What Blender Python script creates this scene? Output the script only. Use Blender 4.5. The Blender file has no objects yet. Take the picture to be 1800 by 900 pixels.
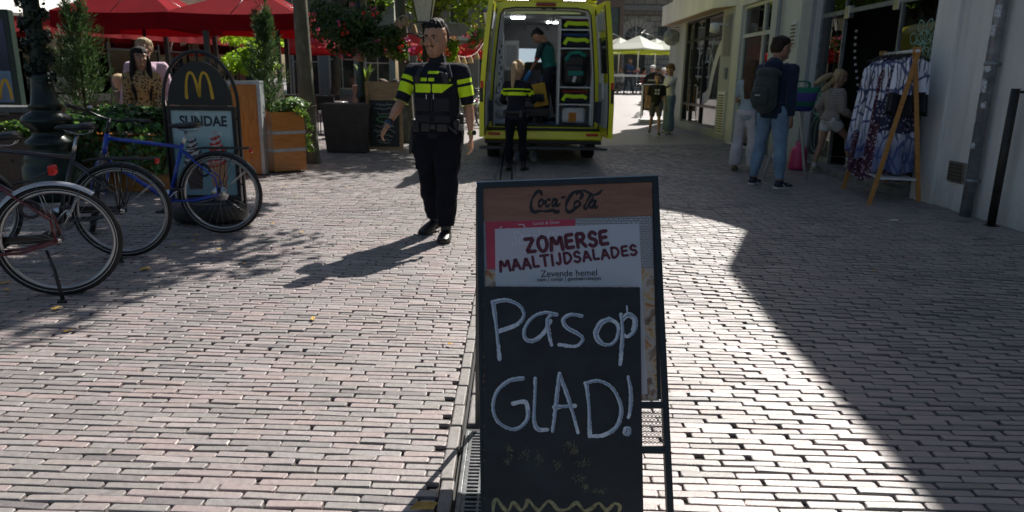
import bpy, bmesh, math, random
import numpy as np
from mathutils import Vector, Matrix, noise, Quaternion
R = math.radians
sc = bpy.context.scene
col = sc.collection
rnd = random.Random(7)

# ------------------------------------------------------------------ camera
FPX, TH, ROLL, CH = 1250.0, math.atan(314/1250.0), R(0.9), 1.42
_f = Vector((0, math.cos(TH), -math.sin(TH)))
_u0 = Vector((0, math.sin(TH), math.cos(TH)))
_r0 = Vector((1, 0, 0))
_r = _r0*math.cos(ROLL) + _u0*math.sin(ROLL)
_u = -_r0*math.sin(ROLL) + _u0*math.cos(ROLL)
CAM = Vector((0, 0, CH))
cd = bpy.data.cameras.new('camera')
cam = bpy.data.objects.new('camera', cd)
col.objects.link(cam)
cam.matrix_world = Matrix(((_r.x, _u.x, -_f.x, 0), (_r.y, _u.y, -_f.y, 0), (_r.z, _u.z, -_f.z, CH), (0, 0, 0, 1)))
cd.sensor_width = 36; cd.lens = FPX/1800*36
cd.clip_start = .05; cd.clip_end = 600
cd.dof.use_dof = True; cd.dof.focus_distance = 2.75; cd.dof.aperture_fstop = 5.0
sc.camera = cam

# ------------------------------------------------------------------ light
SUNH = Vector((.46, .888)).normalized(); SEL = R(46)
sun_dir = Vector((SUNH.x*math.cos(SEL), SUNH.y*math.cos(SEL), math.sin(SEL)))
w = bpy.data.worlds.new('World'); sc.world = w; w.use_nodes = True
nt = w.node_tree
sky = nt.nodes.new('ShaderNodeTexSky'); sky.sky_type = 'NISHITA'; sky.sun_disc = False
sky.sun_elevation = SEL; sky.sun_rotation = math.atan2(SUNH.x, SUNH.y)
sky.air_density = 1.2; sky.dust_density = 2.0; sky.ozone_density = 1.0
nt.links.new(sky.outputs[0], nt.nodes['Background'].inputs[0])
nt.nodes['Background'].inputs[1].default_value = 0.053
sl = bpy.data.lights.new('sun', 'SUN'); sl.energy = 5.0; sl.angle = R(.53); sl.color = (1, .95, .88)
so = bpy.data.objects.new('sun', sl); col.objects.link(so)
so.rotation_euler = (-sun_dir).to_track_quat('-Z', 'Y').to_euler()
sc.view_settings.view_transform = 'Standard'; sc.view_settings.look = 'None'
sc.view_settings.gamma = 1; sc.view_settings.use_curve_mapping = False
sc.view_settings.exposure = 0.7
sc.cycles.max_bounces = 6; sc.cycles.diffuse_bounces = 3; sc.cycles.glossy_bounces = 3
sc.cycles.transparent_max_bounces = 10; sc.cycles.transmission_bounces = 4
sc.cycles.use_denoising = True
sc.cycles.caustics_reflective = False; sc.cycles.caustics_refractive = False
sc.cycles.sample_clamp_indirect = 6

# ------------------------------------------------------------------ geometry helpers
def terr(x, y):
    z = .10*min(1, max(0, (x-1.0)/3.6)) + .05*min(1, max(0, (-x-1.5)/3.5))
    t = y-21
    if t > 0: z += .56*(lambda s: s*s*(3-2*s))(min(1, t/13))
    return z
def ray(px, py):
    return (_f*FPX + _r*(px-900) + _u*(450-py))
def aty(px, py, Y):            # point seen at pixel, at depth Y
    d = ray(px, py); return CAM + d*(Y/d.y)
def atx(px, py, X):
    d = ray(px, py); return CAM + d*(X/d.x)
def atz(px, py, z):
    d = ray(px, py); return CAM + d*((z-CH)/d.z)
def atg(px, py):               # on the ground
    z = 0
    for _ in range(30):
        p = atz(px, py, z); z = .5*z + .5*terr(p.x, p.y)
    return Vector((p.x, p.y, terr(p.x, p.y)))
def onplane(px, py, o, n):
    d = ray(px, py); return CAM + d*((o-CAM).dot(n)/d.dot(n))

class MB:
    def __init__(s): s.v = []; s.f = []; s.m = []; s.sm = []
    def add(s, vs, fs, m=0, smooth=False):
        b = len(s.v); s.v += [tuple(v) for v in vs]
        for f in fs: s.f.append(tuple(i+b for i in f)); s.m.append(m); s.sm.append(smooth)
        return s
    def box(s, c, size, rot=None, m=0, bev=0.0):
        hx, hy, hz = size[0]/2, size[1]/2, size[2]/2
        c = Vector(c)
        if bev > 0:
            b = min(bev, hx*.95, hy*.95, hz*.95)
            bm = bmesh.new(); bmesh.ops.create_cube(bm, size=1)
            for v in bm.verts: v.co = Vector((v.co.x*2*hx, v.co.y*2*hy, v.co.z*2*hz))
            bmesh.ops.bevel(bm, geom=bm.edges[:], offset=b, segments=2, affect='EDGES', profile=.5)
            vs = [v.co.copy() for v in bm.verts]; bm.verts.index_update()
            fs = [[v.index for v in f.verts] for f in bm.faces]; bm.free()
        else:
            vs = [Vector((x, y, z)) for x in (-hx, hx) for y in (-hy, hy) for z in (-hz, hz)]
            fs = [(0,1,3,2),(4,6,7,5),(0,4,5,1),(2,3,7,6),(0,2,6,4),(1,5,7,3)]
        if rot is not None:
            q = rot if isinstance(rot, (Matrix, Quaternion)) else Matrix.Rotation(rot, 3, 'Z')
            vs = [q @ v for v in vs]
        return s.add([v+c for v in vs], fs, m)
    def b2(s, a, b, m=0, bev=0.0):
        a = Vector(a); b = Vector(b)
        return s.box((a+b)/2, [abs(b[i]-a[i]) for i in range(3)], m=m, bev=bev)
    def tube(s, pts, r, n=8, m=0, cap=True, smooth=True, closed=False, flat=1.0, upv=None):
        pts = [Vector(p) for p in pts]; L = len(pts)
        rs = r if isinstance(r, (list, tuple)) else [r]*L
        vs = []; prev = None
        for i, p in enumerate(pts):
            if closed: t = pts[(i+1) % L]-pts[i-1]
            else: t = pts[min(i+1, L-1)]-pts[max(i-1, 0)]
            if t.length < 1e-9: t = Vector((0, 0, 1))
            t.normalize()
            if prev is None:
                a = Vector(upv) if upv is not None else (Vector((0, 0, 1)) if abs(t.z) < .9 else Vector((1, 0, 0)))
            else: a = prev
            a = (a - t*a.dot(t))
            if a.length < 1e-6: a = t.orthogonal()
            a.normalize(); b = t.cross(a); prev = a
            for k in range(n):
                an = 2*math.pi*k/n
                vs.append(p + (a*math.cos(an) + b*math.sin(an)*flat)*rs[i])
        fs = []
        for i in range(L if closed else L-1):
            j = (i+1) % L
            for k in range(n):
                k2 = (k+1) % n
                fs.append((i*n+k, i*n+k2, j*n+k2, j*n+k))
        s.add(vs, fs, m, smooth)
        if cap and not closed:
            b = len(s.v)-len(vs)
            s.f.append(tuple(b+k for k in range(n))[::-1]); s.m.append(m); s.sm.append(False)
            s.f.append(tuple(b+(L-1)*n+k for k in range(n))); s.m.append(m); s.sm.append(False)
        return s
    def lathe(s, prof, c=(0, 0, 0), n=24, m=0, axis='Z', smooth=True, sx=1, sy=1):
        vs = []; c = Vector(c)
        for r, z in prof:
            for k in range(n):
                an = 2*math.pi*k/n
                v = Vector((r*math.cos(an)*sx, r*math.sin(an)*sy, z))
                if axis == 'Y': v = Vector((v.x, v.z, v.y))
                if axis == 'X': v = Vector((v.z, v.x, v.y))
                vs.append(v+c)
        fs = []
        for i in range(len(prof)-1):
            for k in range(n):
                k2 = (k+1) % n; fs.append((i*n+k, i*n+k2, (i+1)*n+k2, (i+1)*n+k))
        fs.append(tuple(range(n))[::-1]); fs.append(tuple((len(prof)-1)*n+k for k in range(n)))
        return s.add(vs, fs, m, smooth)
    def ell(s, c, r, n=12, m=0, rot=None):
        c = Vector(c); vs = []; fs = []; h = n//2
        if not isinstance(r, (tuple, list)): r = (r, r, r)
        for i in range(1, h):
            ph = math.pi*i/h
            for k in range(n):
                an = 2*math.pi*k/n
                vs.append(Vector((r[0]*math.sin(ph)*math.cos(an), r[1]*math.sin(ph)*math.sin(an), r[2]*math.cos(ph))))
        vs.append(Vector((0, 0, r[2]))); vs.append(Vector((0, 0, -r[2]))); T = len(vs)-2; B = T+1
        for i in range(h-2):
            for k in range(n):
                k2 = (k+1) % n; fs.append((i*n+k, (i+1)*n+k, (i+1)*n+k2, i*n+k2))
        for k in range(n):
            k2 = (k+1) % n; fs.append((T, k, k2)); fs.append((B, (h-2)*n+k2, (h-2)*n+k))
        if rot is not None: vs = [rot @ v for v in vs]
        return s.add([v+c for v in vs], fs, m, True)
    def loft(s, rings, lat, n=14, m=0, cap=True):
        """rings: (centre, half-width along lat, half-depth)"""
        lat = Vector(lat).normalized(); cs = [Vector(r[0]) for r in rings]; L = len(cs); vs = []
        for i, (c, a, b) in enumerate(rings):
            t = cs[min(i+1, L-1)]-cs[max(i-1, 0)]
            if t.length < 1e-9: t = Vector((0, 0, 1))
            t.normalize()
            x = lat - t*lat.dot(t)
            if x.length < .05: x = t.orthogonal()
            x.normalize(); y = t.cross(x)
            for k in range(n):
                an = 2*math.pi*k/n
                vs.append(cs[i] + x*(a*math.cos(an)) + y*(b*math.sin(an)))
        fs = []
        for i in range(L-1):
            for k in range(n):
                k2 = (k+1) % n; fs.append((i*n+k, i*n+k2, (i+1)*n+k2, (i+1)*n+k))
        if cap:
            fs.append(tuple(range(n))[::-1]); fs.append(tuple((L-1)*n+k for k in range(n)))
        return s.add(vs, fs, m, True)
    def prism(s, outline, d, m=0):
        """outline: list of 3D points (planar), d: extrusion vector"""
        d = Vector(d); n = len(outline); P = [Vector(p) for p in outline]
        vs = P + [p+d for p in P]
        fs = [tuple(range(n))[::-1], tuple(range(n, 2*n))] + [(i, (i+1) % n, n+(i+1) % n, n+i) for i in range(n)]
        return s.add(vs, fs, m)
    def xf(s, M):
        s.v = [tuple(M @ Vector(v)) for v in s.v]; return s
    def mesh(s, name='mesh', mats=()):
        me = bpy.data.meshes.new(name)
        me.from_pydata(s.v, [], s.f)
        if s.f:
            me.polygons.foreach_set('material_index', s.m); me.polygons.foreach_set('use_smooth', s.sm)
        for m in (mats if isinstance(mats, (list, tuple)) else [mats]): me.materials.append(m)
        me.update(); return me
    def build(s, name, mats, parent=None, loc=None, rz=0, fix=True):
        me = s.mesh(name, mats)
        if fix:
            bm = bmesh.new(); bm.from_mesh(me); bmesh.ops.recalc_face_normals(bm, faces=bm.faces[:]); bm.to_mesh(me); bm.free()
        return link(name, me, parent, loc, rz)

def link(name, me, parent=None, loc=None, rz=0):
    o = bpy.data.objects.new(name, me); col.objects.link(o)
    if loc is not None: o.location = loc
    if rz: o.rotation_euler.z = rz
    if parent is not None: o.parent = parent
    return o
def tag(o, label=None, cat=None, group=None, kind=None):
    if label: o['label'] = label
    if cat: o['category'] = cat
    if group: o['group'] = group
    if kind: o['kind'] = kind
    return o
def thing(name, label, cat, loc=(0, 0, 0), rz=0, group=None):
    o = bpy.data.objects.new(name, None); col.objects.link(o); o.empty_display_size = .1
    o.location = loc; o.rotation_euler.z = rz
    return tag(o, label, cat, group)
def copy_tree(o, parent=None):
    c = o.copy(); col.objects.link(c); c.parent = parent
    for ch in list(o.children): copy_tree(ch, c)
    return c

# ------------------------------------------------------------------ materials
class NT:
    def __init__(s, name):
        s.m = bpy.data.materials.new(name); s.m.use_nodes = True
        s.t = s.m.node_tree; s.b = s.t.nodes['Principled BSDF']; s.out = s.t.nodes['Material Output']
    def n(s, t, **k):
        x = s.t.nodes.new(t)
        for a, v in k.items():
            if a.startswith('i_'):
                key = a[2:]; key = int(key) if key.isdigit() else key.replace('_', ' ')
                x.inputs[key].default_value = v
            else: setattr(x, a, v)
        return x
    def l(s, a, b): s.t.links.new(a, b)
    def math(s, op, a, b=None, c=None):
        x = s.n('ShaderNodeMath', operation=op)
        for i, v in enumerate((a, b, c)):
            if v is None: continue
            if isinstance(v, (int, float)): x.inputs[i].default_value = v
            else: s.l(v, x.inputs[i])
        return x.outputs[0]
    def mix(s, fac, a, b, mode='MIX'):
        x = s.n('ShaderNodeMix', data_type='RGBA', blend_type=mode)
        for i, v in ((0, fac), (6, a), (7, b)):
            if isinstance(v, (int, float)): x.inputs[i].default_value = v
            elif isinstance(v, tuple): x.inputs[i].default_value = (*v[:3], 1)
            else: s.l(v, x.inputs[i])
        return x.outputs[2]
    def noise(s, scale, detail=4, rough=.55, vec=None, dist=0):
        x = s.n('ShaderNodeTexNoise'); x.inputs['Scale'].default_value = scale
        x.inputs['Detail'].default_value = detail; x.inputs['Roughness'].default_value = rough
        x.inputs['Distortion'].default_value = dist
        if vec is not None: s.l(vec, x.inputs['Vector'])
        return x.outputs['Fac']
    def ramp(s, fac, stops):
        x = s.n('ShaderNodeValToRGB'); e = x.color_ramp.elements
        while len(e) < len(stops): e.new(.5)
        for i, (p, c) in enumerate(stops):
            e[i].position = p; e[i].color = (*(c if isinstance(c, tuple) else (c, c, c)), 1)
        s.l(fac, x.inputs[0]); return x.outputs[0]
    def obj(s):
        return s.n('ShaderNodeTexCoord').outputs['Object']
    def geo(s): return s.n('ShaderNodeNewGeometry').outputs['Position']
    def mapv(s, vec, scale=(1, 1, 1), rot=(0, 0, 0), loc=(0, 0, 0)):
        x = s.n('ShaderNodeMapping'); x.inputs['Scale'].default_value = scale
        x.inputs['Rotation'].default_value = rot; x.inputs['Location'].default_value = loc
        s.l(vec, x.inputs[0]); return x.outputs[0]
    def bump(s, h, strength=.3, dist=.01):
        x = s.n('ShaderNodeBump'); x.inputs['Strength'].default_value = strength
        x.inputs['Distance'].default_value = dist; s.l(h, x.inputs['Height']); s.l(x.outputs[0], s.b.inputs['Normal'])
    def base(s, c):
        if isinstance(c, tuple): s.b.inputs['Base Color'].default_value = (*c[:3], 1)
        else: s.l(c, s.b.inputs['Base Color'])
    def set(s, **k):
        for a, v in k.items():
            i = s.b.inputs[a.replace('_', ' ')]
            if hasattr(v, 'is_linked') or hasattr(v, 'links'): s.l(v, i)
            else: i.default_value = v
_mc = {}
def M(name, c=(.5, .5, .5), rough=.6, metal=0, var=.15, vs=8, bump=0, bs=60, bd=.003, spec=.5, alpha=None, emit=None, coat=0):
    """ordinary material with noise-varied colour and roughness"""
    if name in _mc: return _mc[name]
    k = NT(name); o = k.obj()
    nz = k.noise(vs, 5, .6, o)
    lo = tuple(max(0, x*(1-var)) for x in c); hi = tuple(min(1, x*(1+var)) for x in c)
    k.base(k.ramp(nz, [(.3, lo), (.7, hi)]))
    rr = k.math('MULTIPLY_ADD', nz, .25*rough, rough*.87); k.l(rr, k.b.inputs['Roughness'])
    k.b.inputs['Metallic'].default_value = metal
    k.b.inputs['Specular IOR Level'].default_value = spec
    if coat: k.b.inputs['Coat Weight'].default_value = coat; k.b.inputs['Coat Roughness'].default_value = .08
    if bump: k.bump(k.noise(bs, 4, .6, o), bump, bd)
    if emit: k.b.inputs['Emission Color'].default_value = (*emit[:3], 1); k.b.inputs['Emission Strength'].default_value = emit[3]
    _mc[name] = k.m; return k.m
def cloth(name, c=None, rough=.9, wr=.35, ws=14, var=.12, sheen=.2):
    if name in _mc: return _mc[name]
    k = NT(name); o = k.obj()
    nz = k.noise(5, 3, .6, o); lo = tuple(x*(1-var) for x in c); hi = tuple(min(1, x*(1+var)) for x in c)
    k.base(k.ramp(nz, [(.3, lo), (.7, hi)])); k.set(Roughness=rough, Specular_IOR_Level=.25)
    k.b.inputs['Sheen Weight'].default_value = sheen
    k.bump(k.math('ADD', k.noise(ws, 3, .5, k.mapv(o, (1, 1, .6)), 1.2), k.math('MULTIPLY', k.noise(300, 2, .5, o), .12)), wr, .03)
    _mc[name] = k.m; return k.m
def wood(name, c=None, c2=None, rough=.5, scale=(2, 2, 14), ax=None, coat=0):
    if name in _mc: return _mc[name]
    k = NT(name); o = k.obj(); c2 = c2 or tuple(x*.55 for x in c)
    v = k.mapv(o, scale)
    g = k.noise(3, 6, .65, v, .6); g2 = k.noise(14, 3, .6, v)
    k.base(k.ramp(k.math('ADD', k.math('MULTIPLY', g, .7), k.math('MULTIPLY', g2, .3)), [(.32, c2), (.62, c)]))
    k.set(Roughness=rough); k.bump(g2, .15, .002)
    if coat: k.b.inputs['Coat Weight'].default_value = coat
    _mc[name] = k.m; return k.m
def glass(name, tint=(.9, .95, .95), rough=.02, refl=1.0):
    if name in _mc: return _mc[name]
    k = NT(name); t = k.n('ShaderNodeBsdfTransparent'); g = k.n('ShaderNodeBsdfGlossy')
    t.inputs[0].default_value = (*tint, 1); g.inputs['Roughness'].default_value = rough
    fr = k.n('ShaderNodeFresnel'); fr.inputs[0].default_value = 1.5
    m = k.n('ShaderNodeMixShader'); f = k.math('MULTIPLY', fr.outputs[0], refl)
    k.l(f, m.inputs[0]); k.l(t.outputs[0], m.inputs[1]); k.l(g.outputs[0], m.inputs[2])
    k.l(m.outputs[0], k.out.inputs[0]); _mc[name] = k.m; return k.m
def leafmat(name, c1, c2, c3=None, trans=.35, rough=.45):
    if name in _mc: return _mc[name]
    k = NT(name); g = k.n('ShaderNodeNewGeometry'); rp = g.outputs['Random Per Island']
    k.base(k.ramp(rp, [(0, c1), (.55, c2), (1, c3 or c2)])); k.set(Roughness=rough)
    t = k.n('ShaderNodeBsdfTranslucent'); ms = k.n('ShaderNodeMixShader'); ms.inputs[0].default_value = trans
    k.l(k.ramp(rp, [(0, tuple(min(1, x*1.6) for x in c1)), (1, tuple(min(1, x*1.8) for x in (c3 or c2)))]), t.inputs[0])
    k.l(k.b.outputs[0], ms.inputs[1]); k.l(t.outputs[0], ms.inputs[2]); k.l(ms.outputs[0], k.out.inputs[0])
    _mc[name] = k.m; return k.m

def rawmesh(name, V, F, mats, smooth=False):
    """V (n,3) array, F (m,k) int array"""
    me = bpy.data.meshes.new(name); k = F.shape[1]
    me.vertices.add(len(V)); me.vertices.foreach_set('co', V.astype(np.float32).ravel())
    me.loops.add(F.size); me.loops.foreach_set('vertex_index', F.astype(np.int32).ravel())
    me.polygons.add(len(F)); me.polygons.foreach_set('loop_start', np.arange(0, F.size, k, dtype=np.int32))
    me.polygons.foreach_set('loop_total', np.full(len(F), k, dtype=np.int32))
    if smooth: me.polygons.foreach_set('use_smooth', np.ones(len(F), dtype=bool))
    for m in (mats if isinstance(mats, (list, tuple)) else [mats]): me.materials.append(m)
    me.update(calc_edges=True); return me
def leaves(name, P, N, size, mat, parent=None, aspect=.6, seed=1, loc=None, jitter=.5, up=0.0, matidx=None):
    """a cloud of diamond leaves at points P with normals N"""
    g = np.random.default_rng(seed); n = len(P)
    N = N + g.normal(0, jitter, (n, 3)); N /= np.linalg.norm(N, axis=1)[:, None]+1e-9
    T = g.normal(0, 1, (n, 3)); T[:, 2] += up; T -= N*(T*N).sum(1)[:, None]; T /= np.linalg.norm(T, axis=1)[:, None]+1e-9
    B = np.cross(N, T); s = size*g.uniform(.6, 1.35, n)[:, None]
    fold = N*s*.18
    V = np.stack([P-T*s*.5, P+B*s*aspect*.5-T*s*.08+fold, P+T*s*.5, P-B*s*aspect*.5-T*s*.08+fold], 1).reshape(-1, 3)
    i = np.arange(n)*4
    F = np.concatenate([np.stack([i, i+1, i+2], 1), np.stack([i, i+2, i+3], 1)])
    me = rawmesh(name, V, F, mat)
    if matidx is not None:
        me.polygons.foreach_set('material_index', np.concatenate([matidx, matidx]).astype(np.int32))
    return link(name, me, parent, loc)
def blob_points(n, c, r, seed=1, shell=.5, clumps=0, cr=.3):
    g = np.random.default_rng(seed)
    if clumps:
        d = g.normal(0, 1, (clumps, 3)); d /= np.linalg.norm(d, axis=1)[:, None]
        cc = d*g.uniform(shell, 1, (clumps, 1))**.5*np.array(r)*(1-cr*.5)
        k = g.integers(0, clumps, n); e = g.normal(0, 1, (n, 3)); e /= np.linalg.norm(e, axis=1)[:, None]
        off = e*(g.uniform(.3, 1, (n, 1))**.5)*cr*np.array(r)*g.uniform(.6, 1.2, (clumps, 1))[k]
        P = cc[k]+off; N = off/np.array(r)+.3*cc[k]/np.array(r)
    else:
        d = g.normal(0, 1, (n, 3)); d /= np.linalg.norm(d, axis=1)[:, None]
        P = d*g.uniform(shell, 1, (n, 1))*np.array(r); N = d.copy()
    N /= np.linalg.norm(N, axis=1)[:, None]+1e-9
    return P+np.array(c), N

def textmesh(s, size=1, bold=0.0, shear=0, extrude=0.0006, space=1.0, align='LEFT'):
    cu = bpy.data.curves.new('t', 'FONT'); cu.body = s; cu.size = size; cu.offset = bold*size
    cu.shear = shear; cu.extrude = extrude; cu.space_character = space; cu.align_x = align; cu.resolution_u = 4
    o = bpy.data.objects.new('t', cu); col.objects.link(o)
    bpy.context.view_layer.update()
    dg = bpy.context.evaluated_depsgraph_get()
    me = bpy.data.meshes.new_from_object(o.evaluated_get(dg)); bpy.data.objects.remove(o); return me
def text_on(name, s, p, xd, ud, width, mat, parent=None, bold=0.0, shear=0, height=None, lift=.001):
    """text whose ink starts at p (bottom-left), runs along xd over width, up along ud"""
    me = textmesh(s, 1, bold, shear)
    co = np.array([v.co[:] for v in me.vertices]); mn = co.min(0); mx = co.max(0)
    k = width/(mx[0]-mn[0]); kz = (height/(mx[1]-mn[1])) if height else k
    xd = Vector(xd).normalized(); ud = Vector(ud).normalized(); n = xd.cross(ud)
    for v in me.vertices:
        v.co = Vector(p) + xd*((v.co.x-mn[0])*k) + ud*((v.co.y-mn[1])*kz) + n*(lift + (.0004 if v.co.z > 0 else 0))
    me.materials.clear(); me.materials.append(mat)
    return link(name, me, parent)
def smooth_pts(pts, sub=6):
    P = [Vector(p) for p in pts]; out = []
    for i in range(len(P)-1):
        p0, p1, p2, p3 = P[max(i-1, 0)], P[i], P[i+1], P[min(i+2, len(P)-1)]
        for k in range(sub):
            t = k/sub
            out.append(.5*((2*p1)+(p2-p0)*t+(2*p0-5*p1+4*p2-p3)*t*t+(3*p1-p0-3*p2+p3)*t**3))
    out.append(P[-1]); return out
def ribbon(mb, pts, w, n, lift=.001, m=0, wf=None):
    """flat painted stroke along pts on a plane with normal n"""
    n = Vector(n).normalized(); vs = []; L = len(pts)
    P = [Vector(p) for p in pts]
    for i, p in enumerate(P):
        t = (P[min(i+1, L-1)]-P[max(i-1, 0)])
        if t.length < 1e-9: t = Vector((1, 0, 0))
        t.normalize(); b = n.cross(t); ww = w*(wf(i/(L-1)) if wf else 1)/2
        vs += [p+b*ww+n*lift, p-b*ww+n*lift]
    mb.add(vs, [(2*i, 2*i+1, 2*i+3, 2*i+2) for i in range(L-1)], m)
    for e in (0, L-1):     # round ends
        t = (P[1]-P[0]) if e == 0 else (P[-1]-P[-2]); t = t.normalized()*(-1 if e == 0 else 1)
        b = n.cross(t); ww = w*(wf(e/(L-1)) if wf else 1)/2
        q = [P[e]+n*lift+(b*math.cos(a)+t*math.sin(a))*ww for a in [math.pi*k/6 for k in range(7)]]
        mb.add(q, [tuple(range(7))], m)

def wall(s0, s1, z0, z1, ops, th=.25, reveal=.18):
    """wall in local coords: runs along +x, outer face at y=0 facing -y. ops: (x0,x1,z0,z1). returns MB"""
    mb = MB()
    xs = sorted({s0, s1, *[o[0] for o in ops], *[o[1] for o in ops]}); zs = sorted({z0, z1, *[o[2] for o in ops], *[o[3] for o in ops]})
    def hole(x, z): return any(o[0] < x < o[1] and o[2] < z < o[3] for o in ops)
    for i in range(len(xs)-1):
        for j in range(len(zs)-1):
            a, b, c, d = xs[i], xs[i+1], zs[j], zs[j+1]
            if hole((a+b)/2, (c+d)/2): continue
            mb.add([(a, 0, c), (b, 0, c), (b, 0, d), (a, 0, d)], [(0, 1, 2, 3)])
            mb.add([(a, th, c), (a, th, d), (b, th, d), (b, th, c)], [(0, 1, 2, 3)])
    for (a, b, c, d) in ops:
        mb.add([(a, 0, c), (a, th, c), (a, th, d), (a, 0, d)], [(0, 1, 2, 3)])
        mb.add([(b, 0, c), (b, 0, d), (b, th, d), (b, th, c)], [(0, 1, 2, 3)])
        mb.add([(a, 0, d), (a, th, d), (b, th, d), (b, 0, d)], [(0, 1, 2, 3)])
        mb.add([(a, 0, c), (b, 0, c), (b, th, c), (a, th, c)], [(0, 1, 2, 3)])
    for (x) in (s0, s1): mb.add([(x, 0, z0), (x, th, z0), (x, th, z1), (x, 0, z1)], [(0, 1, 2, 3)])
    mb.add([(s0, 0, z1), (s1, 0, z1), (s1, th, z1), (s0, th, z1)], [(0, 1, 2, 3)])
    return mb
def frameof(p0, p1):
    """matrix: local +x from p0 to p1, outer face (-y local) on the right-hand side seen from above"""
    d = Vector((p1[0]-p0[0], p1[1]-p0[1], 0)); a = math.atan2(d.y, d.x)
    return Matrix.Translation((p0[0], p0[1], p0[2] if len(p0) > 2 else 0)) @ Matrix.Rotation(a, 4, 'Z'), d.length
# ================================================================== SETTING: ground
def und(x, y): return .006*math.sin(x*.9+1)*math.sin(y*1.3)+.004*math.sin(x*2.7)*math.sin(y*3.1+2)
def brick_ground():
    g = np.random.default_rng(3)
    BW, BH, ROT = .205, .0445, R(-1.6)
    y0, y1 = 1.2, 15.5
    ys = np.arange(y0-1, y1+1, BH); xs = np.arange(-14, 7, BW)
    X, Y = np.meshgrid(xs, ys); row = np.arange(len(ys))[:, None]
    X = X + (row % 2)*BW*.5 + g.normal(0, .012, (len(ys), 1)) + np.zeros_like(X)
    X = X + g.normal(0, .0022, X.shape); Y = Y + .006*np.sin(X*1.1+Y*.7) + .004*np.sin(X*3.1+Y*1.9)+g.normal(0, .0009, Y.shape)
    X = X.ravel(); Y = Y.ravel()
    c, s = math.cos(ROT), math.sin(ROT); Xr = X*c-Y*s; Yr = X*s+Y*c
    keep = (Yr > y0) & (Yr < y1) & (np.abs(Xr) < Yr*.80+1.2) & (Xr < 5.0)
    X, Y = Xr[keep], Yr[keep]; n = len(X)
    hw = (BW-.004)/2 - np.abs(g.normal(0, .0017, n)); hh = (BH-.0044)/2 - np.abs(g.normal(0, .0014, n))
    bad = g.random(n) < .04; hw[bad] -= g.uniform(.004, .02, bad.sum())
    xleft = X-hw; xr = X+hw
    m1 = (xleft < -.28) & (xr > -.25); m2 = (xr > .065) & (xleft < .038) & ~m1; dead = (xr > -.25) & (xleft < .038) & ~m1 & ~m2
    d = xr[m1]+.25; hw[m1] -= d/2; X[m1] -= d/2
    d = .038-xleft[m2]; hw[m2] -= d/2; X[m2] += d/2
    hw[dead] = 0
    ok = hw > .02; X, Y, hw, hh = X[ok], Y[ok], hw[ok], hh[ok]; n = len(X)
    tz = np.array([terr(a, b) for a, b in zip(X, Y)])
    tz += .006*np.sin(X*.9+1)*np.sin(Y*1.3)+.004*np.sin(X*2.7)*np.sin(Y*3.1+2)
    dz = g.normal(0, .0012, n) - (g.random(n) < .03)*g.uniform(.002, .005, n)
    ang = ROT + g.normal(0, .010, n)
    tx, ty = g.normal(0, .011, n), g.normal(0, .03, n)
    # ring profile: bottom, side, shoulder, inner top (8 points each, chipped corners)
    ck = g.uniform(.05, .22, (n, 4))
    def ring(ax, ay, z, jit):
        # corners order: (-,-),(+,-),(+,+),(-,+), each cut in two
        pts = []
        sg = [(-1, -1), (1, -1), (1, 1), (-1, 1)]
        for q, (sx, sy) in enumerate(sg):
            cut = ck[:, q]*.035
            a = (sx*ax, sy*(ay-np.minimum(cut, ay*.6))); b = (sx*(ax-cut), sy*ay)
            o = (a, b) if sx*sy > 0 else (b, a)
            for (u, v) in o: pts.append(np.stack([u*np.ones(n), v*np.ones(n), np.full(n, z)], 1))
        A = np.stack(pts, 1)
        A[:, :, :2] += g.normal(0, jit, (n, 8, 2)); return A
    rings = [ring(hw+.001, hh+.001, -.03, 0), ring(hw, hh, -.0045, .0012), ring(hw-.0012, hh-.0010, -.0012, .0010), ring(hw-.004, hh-.0035, .0, .0012)]
    V = np.stack(rings, 1)                     # n,4,8,3
    V[..., 2] += V[..., 0]*tx[:, None, None] + V[..., 1]*ty[:, None, None]
    ca, sa = np.cos(ang)[:, None, None], np.sin(ang)[:, None, None]
    vx = V[..., 0]*ca-V[..., 1]*sa; vy = V[..., 0]*sa+V[..., 1]*ca
    V[..., 0] = vx+X[:, None, None]; V[..., 1] = vy+Y[:, None, None]; V[..., 2] += (tz+dz)[:, None, None]+.0
    V = V.reshape(-1, 3)
    i = np.arange(n)[:, None]*32
    quads = []
    for r in range(3):
        for k in range(8):
            k2 = (k+1) % 8; quads.append((r*8+k, r*8+k2, (r+1)*8+k2, (r+1)*8+k))
    t = 24
    for a in [(0, 1, 2, 3), (0, 3, 4, 7), (4, 5, 6, 7)]: quads.append(tuple(t+q for q in a))
    F = (i[:, :, None] + np.array(quads)[None]).reshape(-1, 4)
    k = NT('clinker_brick')
    at = k.n('ShaderNodeAttribute', attribute_name='tone').outputs['Fac']
    P = k.geo(); nz = k.noise(40, 5, .65, P); big = k.noise(.55, 4, .6, P); fine = k.noise(230, 3, .6, P)
    base = k.ramp(at, [(0, (.17, .155, .155)), (.2, (.24, .22, .21)), (.45, (.28, .258, .245)), (.6, (.35, .275, .265)), (.75, (.295, .278, .27)), (.9, (.33, .265, .255)), (1, (.38, .33, .32))])
    base = k.mix(.5, base, k.ramp(nz, [(.25, .45), (.75, .95)]), 'MULTIPLY')
    base = k.mix(k.ramp(big, [(.42, 0.0), (.68, .35)]), base, (.20, .19, .19))
    spots = k.ramp(k.noise(9, 6, .7, P), [(.60, 0.0), (.70, .6)])
    base = k.mix(spots, base, (.13, .115, .115)); gum = k.n('ShaderNodeTexVoronoi'); gum.inputs['Scale'].default_value = 1.6; k.l(P, gum.inputs[0]); base = k.mix(k.ramp(gum.outputs['Distance'], [(.030, .7), (.042, 0.)]), base, (.12, .12, .12)); k.base(base)
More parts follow.
